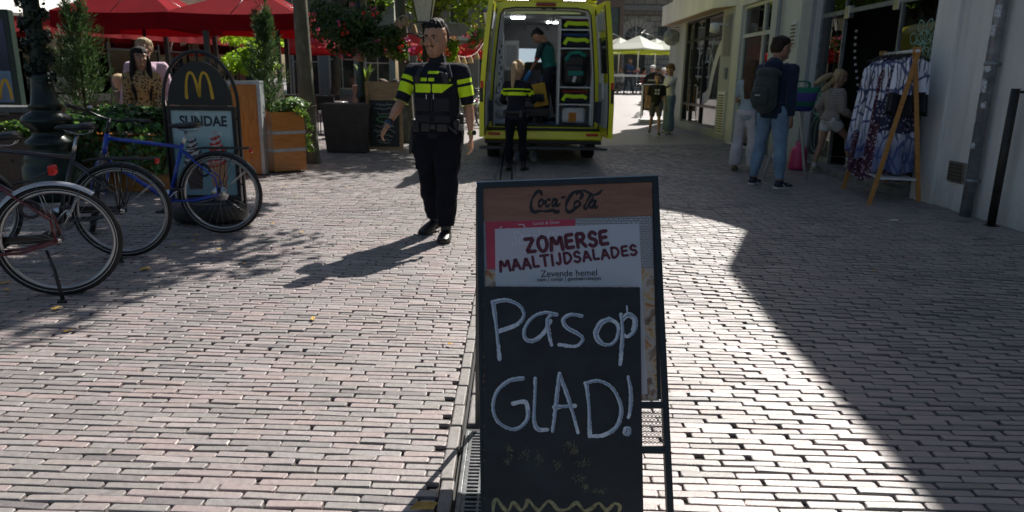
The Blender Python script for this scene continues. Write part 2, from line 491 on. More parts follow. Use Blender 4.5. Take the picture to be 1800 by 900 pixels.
    k.l(k.ramp(nz, [(.2, .36), (.8, .62)]), k.b.inputs['Roughness']); k.set(Specular_IOR_Level=.65)
    k.bump(k.math('ADD', nz, k.math('MULTIPLY', fine, .4)), .55, .004)
    me = rawmesh('pavement', V, F, k.m, smooth=False)
    tone = np.repeat(np.clip(.5+.26*g.normal(0, 1, n)+.12*np.sin(X*.8+Y*.5), 0, 1), 32)
    a = me.attributes.new('tone', 'FLOAT', 'POINT'); a.data.foreach_set('value', tone.astype(np.float32))
    sm = np.zeros(len(me.polygons), bool); me.polygons.foreach_set('use_smooth', sm)
    tag(link('pavement', me), kind='structure')
brick_ground()

def ground_sheet():
    xs = sorted(list(np.arange(-60, -14, 4))+list(np.arange(-14, 7, .25))+list(np.arange(8, 61, 4))+[-.251, -.2445, .0325, .039])
    ys = [-8, -4, 0]+list(np.arange(1, 15, .25))+list(np.arange(15, 40, .5))+list(np.arange(42, 130, 6))
    V = []; F = []
    for y in ys:
        for x in xs:
            near = 15.4 > y
            V.append((x, y, terr(x, y)+(und(x, y)-.0165-(.06 if -.248 < x < .036 else 0) if y < 15.2 else (-.006 if y < 15.7 else 0))))
    nx = len(xs)
    for j in range(len(ys)-1):
        for i in range(nx-1):
            a = j*nx+i; F.append((a, a+1, a+nx+1, a+nx))
    mb = MB(); mb.v = V; mb.f = F; mb.m = [0 if ys[j+1] <= 15.2 else 1 for j in range(len(ys)-1) for i in range(nx-1)]; mb.sm = [True]*len(F)
    j = M('joint_sand', (.018, .016, .015), .95, var=.4, vs=20, bump=.4)
    k = NT('far_paving'); P = k.mapv(k.geo(), (1, 1, 1), (0, 0, R(1.6)))
    b = k.n('ShaderNodeTexBrick'); b.offset = .5; b.inputs['Scale'].default_value = 1
    b.inputs['Brick Width'].default_value = .207; b.inputs['Row Height'].default_value = .0432; b.inputs['Mortar Size'].default_value = .006
    b.inputs['Color1'].default_value = (.25, .235, .235, 1); b.inputs['Color2'].default_value = (.35, .31, .30, 1); b.inputs['Mortar'].default_value = (.09, .08, .075, 1)
    k.l(P, b.inputs[0]); big = k.noise(.5, 4, .6, P)
    k.base(k.mix(k.ramp(big, [(.4, 0.0), (.7, .3)]), b.outputs[0], (.2, .19, .19))); k.set(Roughness=.55)
    k.bump(b.outputs['Fac'], -.4, .006)
    mb.build('ground', [j, k.m]).__setitem__('kind', 'structure')
ground_sheet()

# gutter strip of long stones + slot drain grate
def gutter():
    st = M('gutter_stone', (.20, .185, .175), .55, var=.25, vs=30, bump=.5, bs=120)
    for sx, nm in ((-.222, 'kerb'), (.012, 'kerb')):
        mb = MB(); y = 1.3
        while y < 15:
            L = .2+rnd.uniform(-.01, .02)
            mb.box((sx+rnd.uniform(-.004, .004), y+L/2, -.03+rnd.uniform(-.002, .002)), (.048, L-.012, .06), rot=rnd.uniform(-.01, .01), bev=.006)
            y += L
        o = mb.build('gutter_edging', st); tag(o, kind='structure')
    mb = MB(); mb.b2((-.195, 1.2, -.05), (-.015, 15.2, -.028)); mb.b2((-.27, 1.0, -.075), (.06, 15.4, -.07)); tag(mb.build('gutter_bed', M('joint_dark', (.03, .03, .03), .8)), kind='structure')
    mb = MB(); y = 2.75
    while y < 15:
        mb.box((-.105, y+.15, -.026+rnd.uniform(-.002, .002)), (.145, .285, .04), bev=.008); y += .3
    tag(mb.build('gutter_slabs', st), kind='structure')
    mt = M('cast_iron', (.16, .165, .17), .4, .6, var=.3, vs=25, bump=.3)
    r = thing('drain_grate', 'grey metal slotted drain grate in the pavement beside the sandwich board', 'drain grate', (-.105, 1.2, -.02))
    mb = MB(); mb.b2((-.076, 0, -.01), (-.06, 1.5, .012), bev=.003); mb.b2((.06, 0, -.01), (.076, 1.5, .012), bev=.003); mb.build('rim', mt, r)
    for q in range(3):
        mb = MB(); y = q*.5+.012
        while y < q*.5+.49:
            mb.b2((-.059, y, -.004), (.059, y+.012, .009), bev=.003); y += .0235
        mb.b2((-.059, q*.5, -.004), (-.045, q*.5+.497, .0085)); mb.b2((.045, q*.5, -.004), (.059, q*.5+.497, .0085)); mb.b2((-.004, q*.5, -.004), (.004, q*.5+.497, .0085))
        mb.build('grate', mt, r)
gutter()
# ================================================================== BUILDINGS on the right
FX = 4.76
def plaster(name, c, rough=.75):
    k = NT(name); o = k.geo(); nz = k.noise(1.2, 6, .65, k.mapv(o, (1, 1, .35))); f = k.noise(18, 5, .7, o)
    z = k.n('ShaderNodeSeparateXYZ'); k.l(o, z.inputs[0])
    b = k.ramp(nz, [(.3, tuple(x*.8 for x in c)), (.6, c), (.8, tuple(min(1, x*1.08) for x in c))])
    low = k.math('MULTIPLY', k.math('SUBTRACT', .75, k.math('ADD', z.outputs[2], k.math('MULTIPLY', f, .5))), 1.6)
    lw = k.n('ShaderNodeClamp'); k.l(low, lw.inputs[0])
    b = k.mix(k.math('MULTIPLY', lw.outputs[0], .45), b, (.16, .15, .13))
    b = k.mix(k.ramp(k.noise(5, 6, .75, o), [(.62, 0.0), (.7, .35)]), b, tuple(x*.55 for x in c))
    st = k.ramp(k.noise(3.0, 5, .7, k.mapv(o, (1, 3, .22))), [(.56, 0.0), (.70, .4)]); b = k.mix(st, b, tuple(x*.6 for x in c)); k.base(b); k.set(Roughness=rough); k.bump(k.math('ADD', f, k.noise(120, 3, .6, o)), .25, .004); return k.m
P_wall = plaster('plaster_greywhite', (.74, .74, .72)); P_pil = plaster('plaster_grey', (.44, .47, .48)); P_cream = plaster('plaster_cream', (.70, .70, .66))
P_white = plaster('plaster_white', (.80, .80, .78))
mBlack = M('black_paint', (.012, .012, .013), .35, var=.3); mWhiteP = M('white_gloss_paint', (.7, .7, .66), .35, var=.08, vs=3)
mSteel = M('galvanised', (.27, .29, .31), .5, .5, var=.35, vs=9, bump=.2); mDark = M('interior_dark', (.02, .02, .022), .8)
gShop = glass('shop_glass', (.82, .88, .88), .01, 1.6)
def rwall(Y0, Y1, z0, z1, ops, x=FX, th=.3):
    """street wall on plane x, from far Y0 to near Y1; ops in (Ynear, Yfar, z0, z1)"""
    o = [(Y0-b, Y0-a, c, d) for (a, b, c, d) in ops]
    w_ = wall(0, Y0-Y1, z0, z1, o, th)
    return w_.xf(Matrix.Translation((x, Y0, 0)) @ Matrix.Rotation(-math.pi/2, 4, 'Z'))

# --- shop building with the clothes in front
A = thing('shop_building', 'grey white plastered shop building with the glass shopfront behind the clothes rack', 'building', (FX, 5, 0))
def AB(mb, name, m, par=A):
    mb.xf(Matrix.Translation((-FX, -5, 0))); return mb.build(name, m, par)
AB(rwall(12.3, -9, -.1, 5.5, [(8.42, 11.86, .16, 3.3), (2.0, 4.0, .0, 2.9), (-2, 0, .8, 2.9)]), 'wall', P_wall)
mb = MB()                                                       # pilaster reliefs
mb.b2((FX-.045, 7.98, -.1), (FX-.002, 8.40, 6.6)); mb.b2((FX-.02, 7.3, -.1), (FX-.0021, 7.60, 6.6)); AB(mb, 'pilaster', P_white)
mb = MB(); mb.b2((FX-.07, 11.88, -.1), (FX-.003, 12.32, 5.7)); AB(mb, 'pilaster', P_pil)
mb = MB(); mb.b2((FX-.03, 6.0, -.05), (FX-.0022, 6.86, .03)); AB(mb, 'plinth', M('dark_stone', (.06, .065, .07), .4, bump=.3))
mb = MB(); mb.prism([(FX+.001, y, z) for y, z in ((-9, 5.5), (-9, 7.55), (8.5, 7.48), (9.8, 7.3), (11.3, 7.05), (11.55, 5.75), (12.32, 6.1), (12.32, 5.5))], (.298, 0, 0)); AB(mb, 'shadow_parapet', P_wall)  # unseen skyline, its heights shaped to set the shadow edge on the paving
mb = MB(); mb.b2((FX+.3, -9, 5.3), (FX+9, 12.3, 5.5)); mb.b2((FX+8.7, -9, 0), (FX+9, 12.3, 5.3)); AB(mb, 'roof', M('roof_felt', (.06, .06, .06), .9))
# step in front of shop
mb = MB(); mb.b2((FX-.14, 8.45, .02), (FX+.3, 11.84, .20), bev=.01); AB(mb, 'step', M('step_stone', (.17, .17, .17), .7, var=.3, bump=.4))
# shopfront glazing
gf = MB(); t = .035
for (y, z0, z1) in ((11.84, .2, 3.28), (11.03, .2, 3.28), (9.43, .2, 3.28), (8.44, .2, 3.28)): gf.b2((FX+.08, y-t/2, z0), (FX+.13, y+t/2, z1))
gf.b2((FX+.081, 8.45, 2.40), (FX+.129, 11.83, 2.46)); gf.b2((FX+.081, 8.45, 3.22), (FX+.129, 11.83, 3.279)); gf.b2((FX+.081, 11.05, .2), (FX+.129, 11.83, .28)); gf.b2((FX+.081, 8.46, .2), (FX+.129, 9.41, .28))
AB(gf, 'window_frame', mSteel)
for (a, b, c, d) in ((11.05, 11.82, .28, 2.4), (8.46, 9.41, .28, 2.4), (8.46, 11.82, 2.46, 3.22)):
    mb = MB(); mb.b2((FX+.1, a, c), (FX+.108, b, d)); AB(mb, 'window_pane', gShop)
mb = MB()
for y in (10.93, 9.55): mb.b2((FX+.06, y-.07, 2.33), (FX+.14, y+.07, 2.50), bev=.004)
AB(mb, 'hinge', M('brushed_steel', (.6, .6, .6), .3, .8))
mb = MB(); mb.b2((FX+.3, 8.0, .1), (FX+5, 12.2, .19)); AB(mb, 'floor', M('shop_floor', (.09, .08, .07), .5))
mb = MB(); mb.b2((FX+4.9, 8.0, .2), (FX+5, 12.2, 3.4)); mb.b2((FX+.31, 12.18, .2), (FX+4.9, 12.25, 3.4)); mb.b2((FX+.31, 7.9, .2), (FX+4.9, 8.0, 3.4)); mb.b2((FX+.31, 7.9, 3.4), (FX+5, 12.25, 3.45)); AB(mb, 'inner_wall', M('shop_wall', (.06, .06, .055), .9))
mb = MB(); mb.b2((FX-.04, 7.46, .40), (FX-.024, 7.74, .62), bev=.005); v = AB(mb, 'air_vent', M('vent_metal', (.28, .26, .22), .45, .7, var=.5, vs=30))
mb = MB()
for q in range(5): mb.b2((FX-.055, 7.49, .425+q*.038), (FX-.041, 7.71, .445+q*.038))
AB(mb, 'vent_slat', M('vent_slats', (.13, .12, .10), .5, .6), v)
# mandala stickers on the glass
def mandala(cy, cz, r, m):
    mb = MB(); n = (-1, 0, 0); X = FX+.0985
    for k in range(8):
        a = k*math.pi/4
        for (r0, r1, w_) in ((.12, .55, .22), (.5, .98, .2)):
            a2 = a + (math.pi/8 if r0 > .3 else 0)
            pts = [(r0, 0), ((r0+r1)/2, w_), (r1, 0), ((r0+r1)/2, -w_), (r0, 0)]
            P = [Vector((X, cy-r*(p*math.cos(a2)-q*math.sin(a2)), cz+r*(p*math.sin(a2)+q*math.cos(a2)))) for p, q in pts]
            ribbon(mb, smooth_pts(P, 4), .011, n, .001)
    for rr in (.1, .17): ribbon(mb, [Vector((X, cy-r*rr*math.cos(t*.3), cz+r*rr*math.sin(t*.3))) for t in range(22)], .01, n, .002)
    return AB(mb, 'window_sticker', m)
mSt = M('mint_sticker', (.30, .55, .50), .6, var=.05)
mandala(8.86, 1.86, .33, mSt)
mb = MB(); Xs = FX+.0985
for k in range(-3, 4):
    a = math.radians(90-k*24)
    for s_, w_ in ((.52, .10), (.34, .09)):
        pts = [(0, 0), (s_*.55, w_), (s_, 0), (s_*.55, -w_), (0, 0)]
        ribbon(mb, smooth_pts([Vector((Xs, 11.5-(p*math.cos(a)-q*math.sin(a)), .95+p*math.sin(a)+q*math.cos(a))) for p, q in pts], 4), .014, (-1, 0, 0))
AB(mb, 'window_sticker', mSt)
mb = MB(); ribbon(mb, smooth_pts([Vector((Xs, 11.5+.33*math.cos(t), .62+.3*math.sin(t))) for t in np.linspace(0, 6.28, 14)], 3), .014, (-1, 0, 0))
ribbon(mb, smooth_pts([Vector((Xs, 11.5+.14*math.cos(t), .62+.28*math.sin(t))) for t in np.linspace(0, 6.28, 14)], 3), .012, (-1, 0, 0), .002); AB(mb, 'window_sticker', mSt)
mb = MB(); mb.prism([(Xs, 8.50, 1.60), (Xs, 8.78, 1.42), (Xs, 8.50, 1.78)], (-.002, 0, 0)); AB(mb, 'window_sticker', M('yellow_sticker', (.55, .6, .05), .5))

# drainpipe and black rail at right
r = thing('drainpipe', 'grey metal drainpipe with peeling stickers on the plastered wall', 'drainpipe', (FX-.09, 7.24, 0))
mb = MB(); mb.tube([(0, 0, .0), (0, 0, 6.5)], .055, 14); mb.build('pipe', mSteel, r)
for z in (.45, 1.6, 2.35, 3.8):
    mb = MB(); mb.lathe([(.055, 0), (.064, .003), (.064, .035), (.055, .04)], (0, 0, z)); mb.b2((.04, -.02, z+.005), (.089, .02, z+.033)); mb.build('bracket', mSteel, r)
st = M('torn_sticker', (.5, .52, .55), .7, var=.5, vs=40)
for (z, h, a0, a1) in ((1.35, .12, 2.6, 4.0), (1.55, .07, 3.0, 4.2), (1.05, .08, 2.4, 3.1), (1.88, .10, 2.7, 3.9), (2.05, .12, 3.1, 4.3), (.80, .05, 3.0, 3.8), (1.2, .05, 3.6, 4.4)):
    mb = MB(); n = 8; vs = []
    for q in range(n+1):
        a = a0+(a1-a0)*q/n; rr = .0563
        vs += [(rr*math.cos(a), rr*math.sin(a), z+rnd.uniform(-.012, .012)), (rr*math.cos(a), rr*math.sin(a), z+h+rnd.uniform(-.015, .015))]
    mb.add(vs, [(2*q, 2*q+2, 2*q+3, 2*q+1) for q in range(n)]); mb.build('sticker', st, r)
mb = MB(); mb.tube([(0, 0, 0), (0, 0, 1.30)], .038, 12); mb.tube([(0, 0, 1.27), (.1, 0, 1.27)], .012, 8)
mb.b2((-.05, -.05, 0), (.05, .05, .012)); tag(mb.build('guard_rail', M('rusty_black', (.025, .022, .02), .5, .3, var=.5), None, (FX-.12, 6.78, .09)), 'dark upright guard tube at the wall to the right of the drainpipe', 'guard rail')

# --- middle building with white door and the corner shop
B = thing('corner_building', 'cream and grey street building with a white framed door and a corner shop window', 'building', (FX, 16, 0))
def BB(mb, name, m, par=B):
    mb.xf(Matrix.Translation((-FX, -16, 0))); return mb.build(name, m, par)
def wallsec(Y0, Y1, z1, ops, m, x=FX, nm='wall'): return BB(rwall(Y0, Y1, -.1, z1, ops, x), nm, m)
wallsec(13.6, 12.33, 5.9, [], P_cream)
mb = MB(); mb.prism([(FX+.002, 12.33, 5.9), (FX+.002, 12.33, 6.12), (FX+.002, 13.6, 6.85), (FX+.002, 13.6, 5.9)], (.296, 0, 0)); BB(mb, 'shadow_parapet', P_cream)  # unseen wall top, sloped to carry on the same shadow edge
wallsec(16.25, 13.6, 3.5, [(13.95, 15.78, .12, 2.95)], P_cream)
wallsec(22.8, 16.25, 3.15, [(17.15, 20.85, .28, 2.98)], P_pil)
# unseen upper body: skyline sloped to shape its shadow on the street
prof = [(12.33, 6.15), (13.6, 6.85), (15.0, 7.8), (17, 9.0), (19.9, 10.9), (22.8, 10.9)]
mb = MB(); pts = [(FX+.002, 13.6, 3.5)] + [(FX+.002, a, b) for a, b in prof[1:]] + [(FX+.002, 22.8, 3.16), (FX+.002, 16.26, 3.16), (FX+.002, 16.26, 3.5)]
mb.prism(pts, (.3, 0, 0)); BB(mb, 'upper_wall', P_cream)
mb = MB(); pts = [(FX+.31, a, b-.05) for a, b in prof]+[(FX+.31, 22.8, 10.7), (FX+.31, 12.33, 5.5)]; mb.prism([(FX+.31, a, b-.1) for a, b in prof[1:]]+[(FX+.31, 22.8, 10.3), (FX+.31, 19.9, 10.3), (FX+.31, 13.6, 6.3)], (8, 0, 0)); BB(mb, 'roof', M('roof_tiles', (.09, .05, .04), .8))
mb = MB(); mb.b2((FX+.3, 22.5, -.1), (FX+8, 22.8, 10)); BB(mb, 'side_wall', P_pil)
# overhanging bay slab
mb = MB(); mb.prism([(FX-.0, 16.2, 3.0), (FX-.34, 16.9, 3.0), (FX-.34, 22.6, 3.0), (FX+.3, 23.0, 3.0), (FX+.3, 16.2, 3.0)], (0, 0, .55)); BB(mb, 'canopy', P_white)
mb = MB(); mb.prism([(FX-.01, 16.35, 2.985), (FX-.30, 16.95, 2.985), (FX-.30, 22.5, 2.985), (FX-.01, 22.75, 2.985)], (0, 0, .012)); BB(mb, 'soffit', M('soffit_brown', (.30, .22, .15), .8))
# door
d = MB(); W_ = mWhiteP
for y in (13.98, 14.52, 15.75): d.b2((FX+.06, y-.035, .13), (FX+.14, y+.035, 2.93), bev=.004)
d.b2((FX+.061, 14.0, 2.30), (FX+.139, 15.74, 2.37)); d.b2((FX+.061, 14.0, 2.88), (FX+.139, 15.74, 2.94)); BB(d, 'door_frame', W_)
mb = MB(); mb.b2((FX+.10, 14.56, .13), (FX+.13, 15.71, 2.29)); dd = BB(mb, 'door', M('door_dark', (.02, .022, .025), .25))
mb = MB(); mb.b2((FX+.02, 15.5, 1.05), (FX+.10, 15.6, 1.25), bev=.01); BB(mb, 'door_handle', M('brushed_steel'), dd)
for (a, b, c, e) in ((14.02, 14.48, .13, 2.3), (14.02, 14.48, 2.37, 2.88), (14.56, 15.71, 2.37, 2.88)):
    mb = MB(); mb.b2((FX+.1, a, c), (FX+.11, b, e)); BB(mb, 'door_pane', gShop)
mb = MB(); mb.b2((FX-.10, 13.9, -.05), (FX+.2, 15.82, .12), bev=.008); BB(mb, 'threshold', P_white)
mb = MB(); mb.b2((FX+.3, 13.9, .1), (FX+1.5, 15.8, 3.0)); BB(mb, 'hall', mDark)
# louvres / dark panel / box
mb = MB(); mb.b2((FX-.02, 16.42, .22), (FX-.003, 17.0, 1.18)); lv = BB(mb, 'louvre', P_white)
mb = MB()
for q in range(15): mb.b2((FX-.035, 16.5, .27+q*.058), (FX-.021, 16.92, .295+q*.058))
BB(mb, 'louvre_slat', M('vent_dark', (.10, .11, .11), .6), lv)
mb = MB(); mb.b2((FX-.012, 16.42, 1.95), (FX-.003, 16.95, 2.85)); BB(mb, 'panel', M('grey_panel', (.22, .22, .23), .5))
mb = MB(); mb.b2((FX-.05, 16.45, 1.45), (FX-.003, 16.62, 1.7), bev=.008); BB(mb, 'call_box', mSteel)
mb = MB(); mb.b2((FX-.02, 12.6, 2.0), (FX-.003, 12.85, 2.42)); lv = BB(mb, 'louvre', P_white)
mb = MB()
for q in range(6): mb.b2((FX-.035, 12.63, 2.04+q*.06), (FX-.021, 12.82, 2.06+q*.06))
BB(mb, 'louvre_slat', mBlack, lv)
# corner shop glazing
gf = MB()
for y in (17.17, 18.9, 20.05, 20.83): gf.b2((FX+.05, y-.035, .28), (FX+.15, y+.035, 2.97))
for z in (.30, .78, 2.45, 2.95): gf.b2((FX+.052, 17.2, z-.03), (FX+.148, 20.8, z+.03))
BB(gf, 'shop_window_frame', mBlack)
mb = MB(); mb.b2((FX+.1, 17.2, .8), (FX+.108, 20.8, 2.93)); BB(mb, 'window_pane', glass('corner_glass', (.6, .66, .68), .01, 2.0))
mb = MB(); mb.b2((FX+.1, 17.2, .33), (FX+.108, 20.8, .75)); BB(mb, 'window_pane', glass('corner_glass'))
mb = MB(); mb.b2((FX+.9, 17.1, .1), (FX+1.0, 20.9, 3.0)); mb.b2((FX+.3, 17.05, .1), (FX+.9, 17.14, 3.0)); mb.b2((FX+.3, 20.87, .1), (FX+.9, 20.95, 3.0)); BB(mb, 'display_wall', M('display_back', (.05, .05, .055), .8))
mb = MB(); mb.b2((FX+.45, 17.25, .78), (FX+.8, 18.1, 2.4)); BB(mb, 'display_panel', M('orange_panel', (.55, .27, .07), .6))
mb = MB(); mb.b2((FX+.40, 17.32, 1.35), (FX+.44, 17.95, 2.3)); BB(mb, 'display_panel', M('cream_panel', (.62, .6, .52), .6))
mb = MB(); mb.ell((FX+.3, 18.9, 2.72), .13); BB(mb, 'lamp_globe', M('amber_globe', (.6, .35, .02), .3))
# white script on the pane
mb = MB()
sg = [[(0,.1),(.12,.35),(.2,.65),(.12,.8),(.02,.6),(.1,.45),(.25,.5)], [(.3,.1),(.36,.5),(.34,.85),(.45,.6),(.42,.2),(.55,.15)], [(.55,.2),(.7,.55),(.6,.6),(.58,.3),(.7,.15),(.85,.35)], [(.85,.1),(.9,.6),(.98,.9),(.92,.95),(.88,.5),(1.0,.1)]]
for s_ in sg: ribbon(mb, smooth_pts([Vector((FX+.098, 19.6-1.5*a, 1.75+.75*b)) for a, b in s_], 5), .035, (-1, 0, 0))
BB(mb, 'window_lettering', M('pale_blue_letter', (.35, .45, .6), .5))
mb = MB()
for a, b in (((FX+.097, 18.0, 1.2), (FX+.097, 17.6, 2.3)),): ribbon(mb, smooth_pts([Vector((FX+.097, 18.85, .95)), Vector((FX+.097, 18.3, 1.1)), Vector((FX+.097, 18.05, 1.6)), Vector((FX+.097, 17.7, 2.05)), Vector((FX+.097, 17.4, 2.25))], 6), .28, (-1, 0, 0))
BB(mb, 'window_lettering', M('white_banner', (.55, .57, .6), .6))
# round mirror and security lamps on corner
mb = MB(); mb.b2((FX-.3, 16.6, 2.62), (FX+.0, 16.66, 2.66)); mb.lathe([(.05, 0), (.11, .03), (.10, .2), (.04, .22)], (FX-.32, 16.63, 2.45), n=16); BB(mb, 'camera_housing', P_white)
mb = MB(); mb.lathe([(.22, 0), (.24, .02), (.24, .05), (.2, .06)], (FX-.22, 21.6, 2.62), n=24, axis='Y'); mb.tube([(FX-.03, 21.63, 2.9), (FX-.3, 21.63, 2.9)], .012, 6); BB(mb, 'round_sign', mSteel)
# vertical pipe
r = thing('drainpipe', 'slim pale drainpipe between the white framed door and the grey pilaster', 'drainpipe', (FX-.07, 13.35, 0))
mb = MB(); mb.tube([(0, 0, 0), (0, 0, 6)], .04, 10); mb.build('pipe', M('pale_pipe', (.3, .33, .36), .5), r)
mb = MB(); mb.b2((-.05, -.05, 1.2), (.068, .05, 1.25)); mb.build('bracket', mSteel, r)
# ================================================================== SANDWICH BOARD
S_TL, S_TR, S_BR, S_BL = aty(838, 320, 2.32), aty(1157, 308, 2.36), aty(1185, 900, 1.965), aty(846, 903, 1.93)
Sn = ((S_TR-S_TL)+(S_BR-S_BL)).cross((S_BL-S_TL)+(S_BR-S_TR)).normalized()
if Sn.y > 0: Sn = -Sn                                   # towards the camera
So = (S_TL+S_TR+S_BR+S_BL)/4
def sp(px, py, lift=0): return onplane(px, py, So+Sn*lift, Sn)
def quad(mb, pts, th, m=0):                             # slab from a picture outline lying in the sign's plane
    P = [sp(*p) for p in pts]; mb.prism(P, -Sn*th, m)
sgn = thing('sandwich_board', 'tall black framed sandwich board with a wooden strip and salad poster in the street', 'sandwich board', (0.2, 2.1, 0))
def SB(mb, name, m, par=sgn):
    mb.xf(Matrix.Translation((-.2, -2.1, 0))); return mb.build(name, m, par)
mFr = M('board_frame_paint', (.022, .03, .036), .42, .2, var=.25, vs=12, bump=.15, bs=200)
def down(px, py, z=0.005):                              # follow the line to the ground
    return sp(px, py)
def leg(x0, y0, x1, y1):                                # extends a picture line to ground height in the plane
    a, b = sp(x0, y0), sp(x1, y1); t = (a.z-.004)/(a.z-b.z); return a+(b-a)*t
def bar(mb, a, b, w, th, out=0.0):
    a = Vector(a); b = Vector(b); t = (b-a).normalized(); s = Sn.cross(t).normalized()*w/2
    mb.prism([a-s+Sn*out, b-s+Sn*out, b+s+Sn*out, a+s+Sn*out], -Sn*th)
WB = .0205
mb = MB()
bar(mb, sp(843.5, 320), leg(843.5, 320, 851, 903), WB, .022); bar(mb, sp(1151.5, 308), leg(1151.5, 308, 1179, 900), WB, .022, .0005); SB(mb, 'side_rail', mFr)
mb = MB(); bar(mb, sp(838.5, 325.5), sp(1156.5, 313.5), WB, .0225, .001); o = SB(mb, 'top_rail', mFr)
mb = MB(); bar(mb, sp(838.5, 320)+Sn*.0, sp(1157, 308)+Sn*.0, .004, .0228, .0012); SB(mb, 'edge', M('pale_edge', (.33, .36, .38), .4, .6))  # thin paler metallic strip along the top rail
mb = MB(); bar(mb, sp(850, 712), sp(1168, 712), .020, .018, -.001); bar(mb, sp(850, 791), sp(1172, 791), .022, .018, -.001); SB(mb, 'cross_rail', mFr)
mb = MB(); bar(mb, sp(1149, 330)-Sn*.002, sp(1159.5, 702)-Sn*.002, .010, .012); SB(mb, 'poster_clip_frame', mBlack)
mb = MB(); quad(mb, [(849, 330), (1148, 318), (1148, 378), (849, 388)], .008)
mb.v = [tuple(Vector(v)-Sn*.004) for v in mb.v]
SB(mb, 'wood_strip', wood('sign_wood', (.38, .175, .105), (.23, .10, .06), .5, (2, 2, 16)))
# poster: red corner, photo part, food part (flat print)
def patch(name, pts, m, lift, par=sgn):
    mb = MB(); P = [sp(*p)+Sn*lift for p in pts]; mb.add(P, [tuple(range(len(P)))]); return SB(mb, name, m, par)
mb = MB(); P = [sp(850, 380), sp(1149, 372), sp(1160, 705), sp(850, 705)]; mb.prism([p-Sn*.008 for p in P], -Sn*.004); pst = SB(mb, 'poster', M('poster_base', (.38, .40, .43), .3, var=.25, vs=6))
patch('poster_red', [(853, 389), (1012, 384), (1010, 470), (856, 473)], M('poster_red', (.58, .045, .08), .3, var=.1), -.0068, pst)
k = NT('poster_photo'); o = k.geo(); v = k.n('ShaderNodeTexBrick'); v.inputs['Scale'].default_value = 30; k.l(k.mapv(o, (1, 1, 1), (math.pi/2, 0, 0)), v.inputs[0])
v.inputs['Color1'].default_value = (.42, .42, .44, 1); v.inputs['Color2'].default_value = (.5, .49, .5, 1); v.inputs['Mortar'].default_value = (.2, .21, .24, 1); v.inputs['Mortar Size'].default_value = .04
k.base(k.mix(k.ramp(k.noise(14, 5, .7, o), [(.45, 0.), (.6, .8)]), v.outputs[0], (.36, .34, .33))); k.set(Roughness=.3)
patch('poster_photo', [(1012, 384), (1146, 379), (1150, 470), (1010, 470)], k.m, -.0067, pst)
k = NT('poster_food'); o = k.geo()
k.base(k.ramp(k.noise(13, 4, .6, o, 1.5), [(.3, (.10, .06, .04)), (.42, (.38, .24, .15)), (.5, (.55, .5, .46)), (.58, (.60, .36, .13)), (.66, (.35, .06, .05)), (.75, (.16, .2, .07))])); k.set(Roughness=.3)
patch('poster_food', [(853, 474), (1150, 471), (1159, 703), (853, 703)], k.m, -.0069, pst)
k = NT('tracing_paper'); t = k.n('ShaderNodeBsdfTransparent'); ms = k.n('ShaderNodeMixShader'); ms.inputs[0].default_value = .66
k.base((.84, .86, .92)); k.set(Roughness=.35); k.l(t.outputs[0], ms.inputs[1]); k.l(k.b.outputs[0], ms.inputs[2]); k.l(ms.outputs[0], k.out.inputs[0])
patch('paper_sheet', [(870, 402), (1124, 392), (1139, 693), (874, 700)], k.m, -.0055)
mPl = M('plum_print', (.13, .022, .04), .6, var=.05); mInk = M('black_print', (.03, .03, .03), .6); mWh = M('white_print', (.7, .68, .7), .6, var=.05)
def stext(name, s, x0, y0, x1, y1, m, h=None, bold=0, shear=0, lift=-.0045):
    a = sp(x0, y0)+Sn*lift; b = sp(x1, y1)+Sn*lift; xd = (b-a).normalized(); ud = Sn.cross(xd)
    me_h = None
    if h: me_h = (sp(x0, y0)-sp(x0, y0-h)).length
    o = text_on(name, s, a-Vector((.2, 2.1, 0)), xd, ud, (b-a).length, m, sgn, bold, shear, me_h, .0003); return o
GL = {'Z': [[(.05,.95),(.9,.95),(.08,.05),(.95,.05)]], 'O': [[(.5,1),(.12,.8),(.05,.4),(.3,.02),(.7,.02),(.95,.4),(.85,.85),(.5,1)]], 'M': [[(.02,0),(.12,.97),(.5,.35),(.86,.97),(.98,0)]],
 'E': [[(.9,.95),(.12,.93),(.1,.04),(.92,.05)], [(.12,.5),(.8,.52)]], 'R': [[(.12,0),(.1,.95),(.7,.93),(.85,.7),(.65,.5),(.15,.45)], [(.4,.46),(.92,.02)]], 'S': [[(.88,.85),(.5,1),(.12,.78),(.3,.55),(.75,.45),(.9,.2),(.5,.0),(.08,.12)]],
 'A': [[(.03,0),(.48,.98),(.97,0)], [(.2,.32),(.8,.32)]], 'L': [[(.12,.97),(.12,.05),(.92,.05)]], 'T': [[(.02,.95),(.98,.95)], [(.5,.95),(.5,0)]], 'I': [[(.5,.97),(.5,0)]], 'J': [[(.8,.97),(.78,.25),(.5,.0),(.12,.15)]], 'D': [[(.12,.97),(.12,.03),(.6,.08),(.95,.45),(.7,.88),(.12,.97)]]}
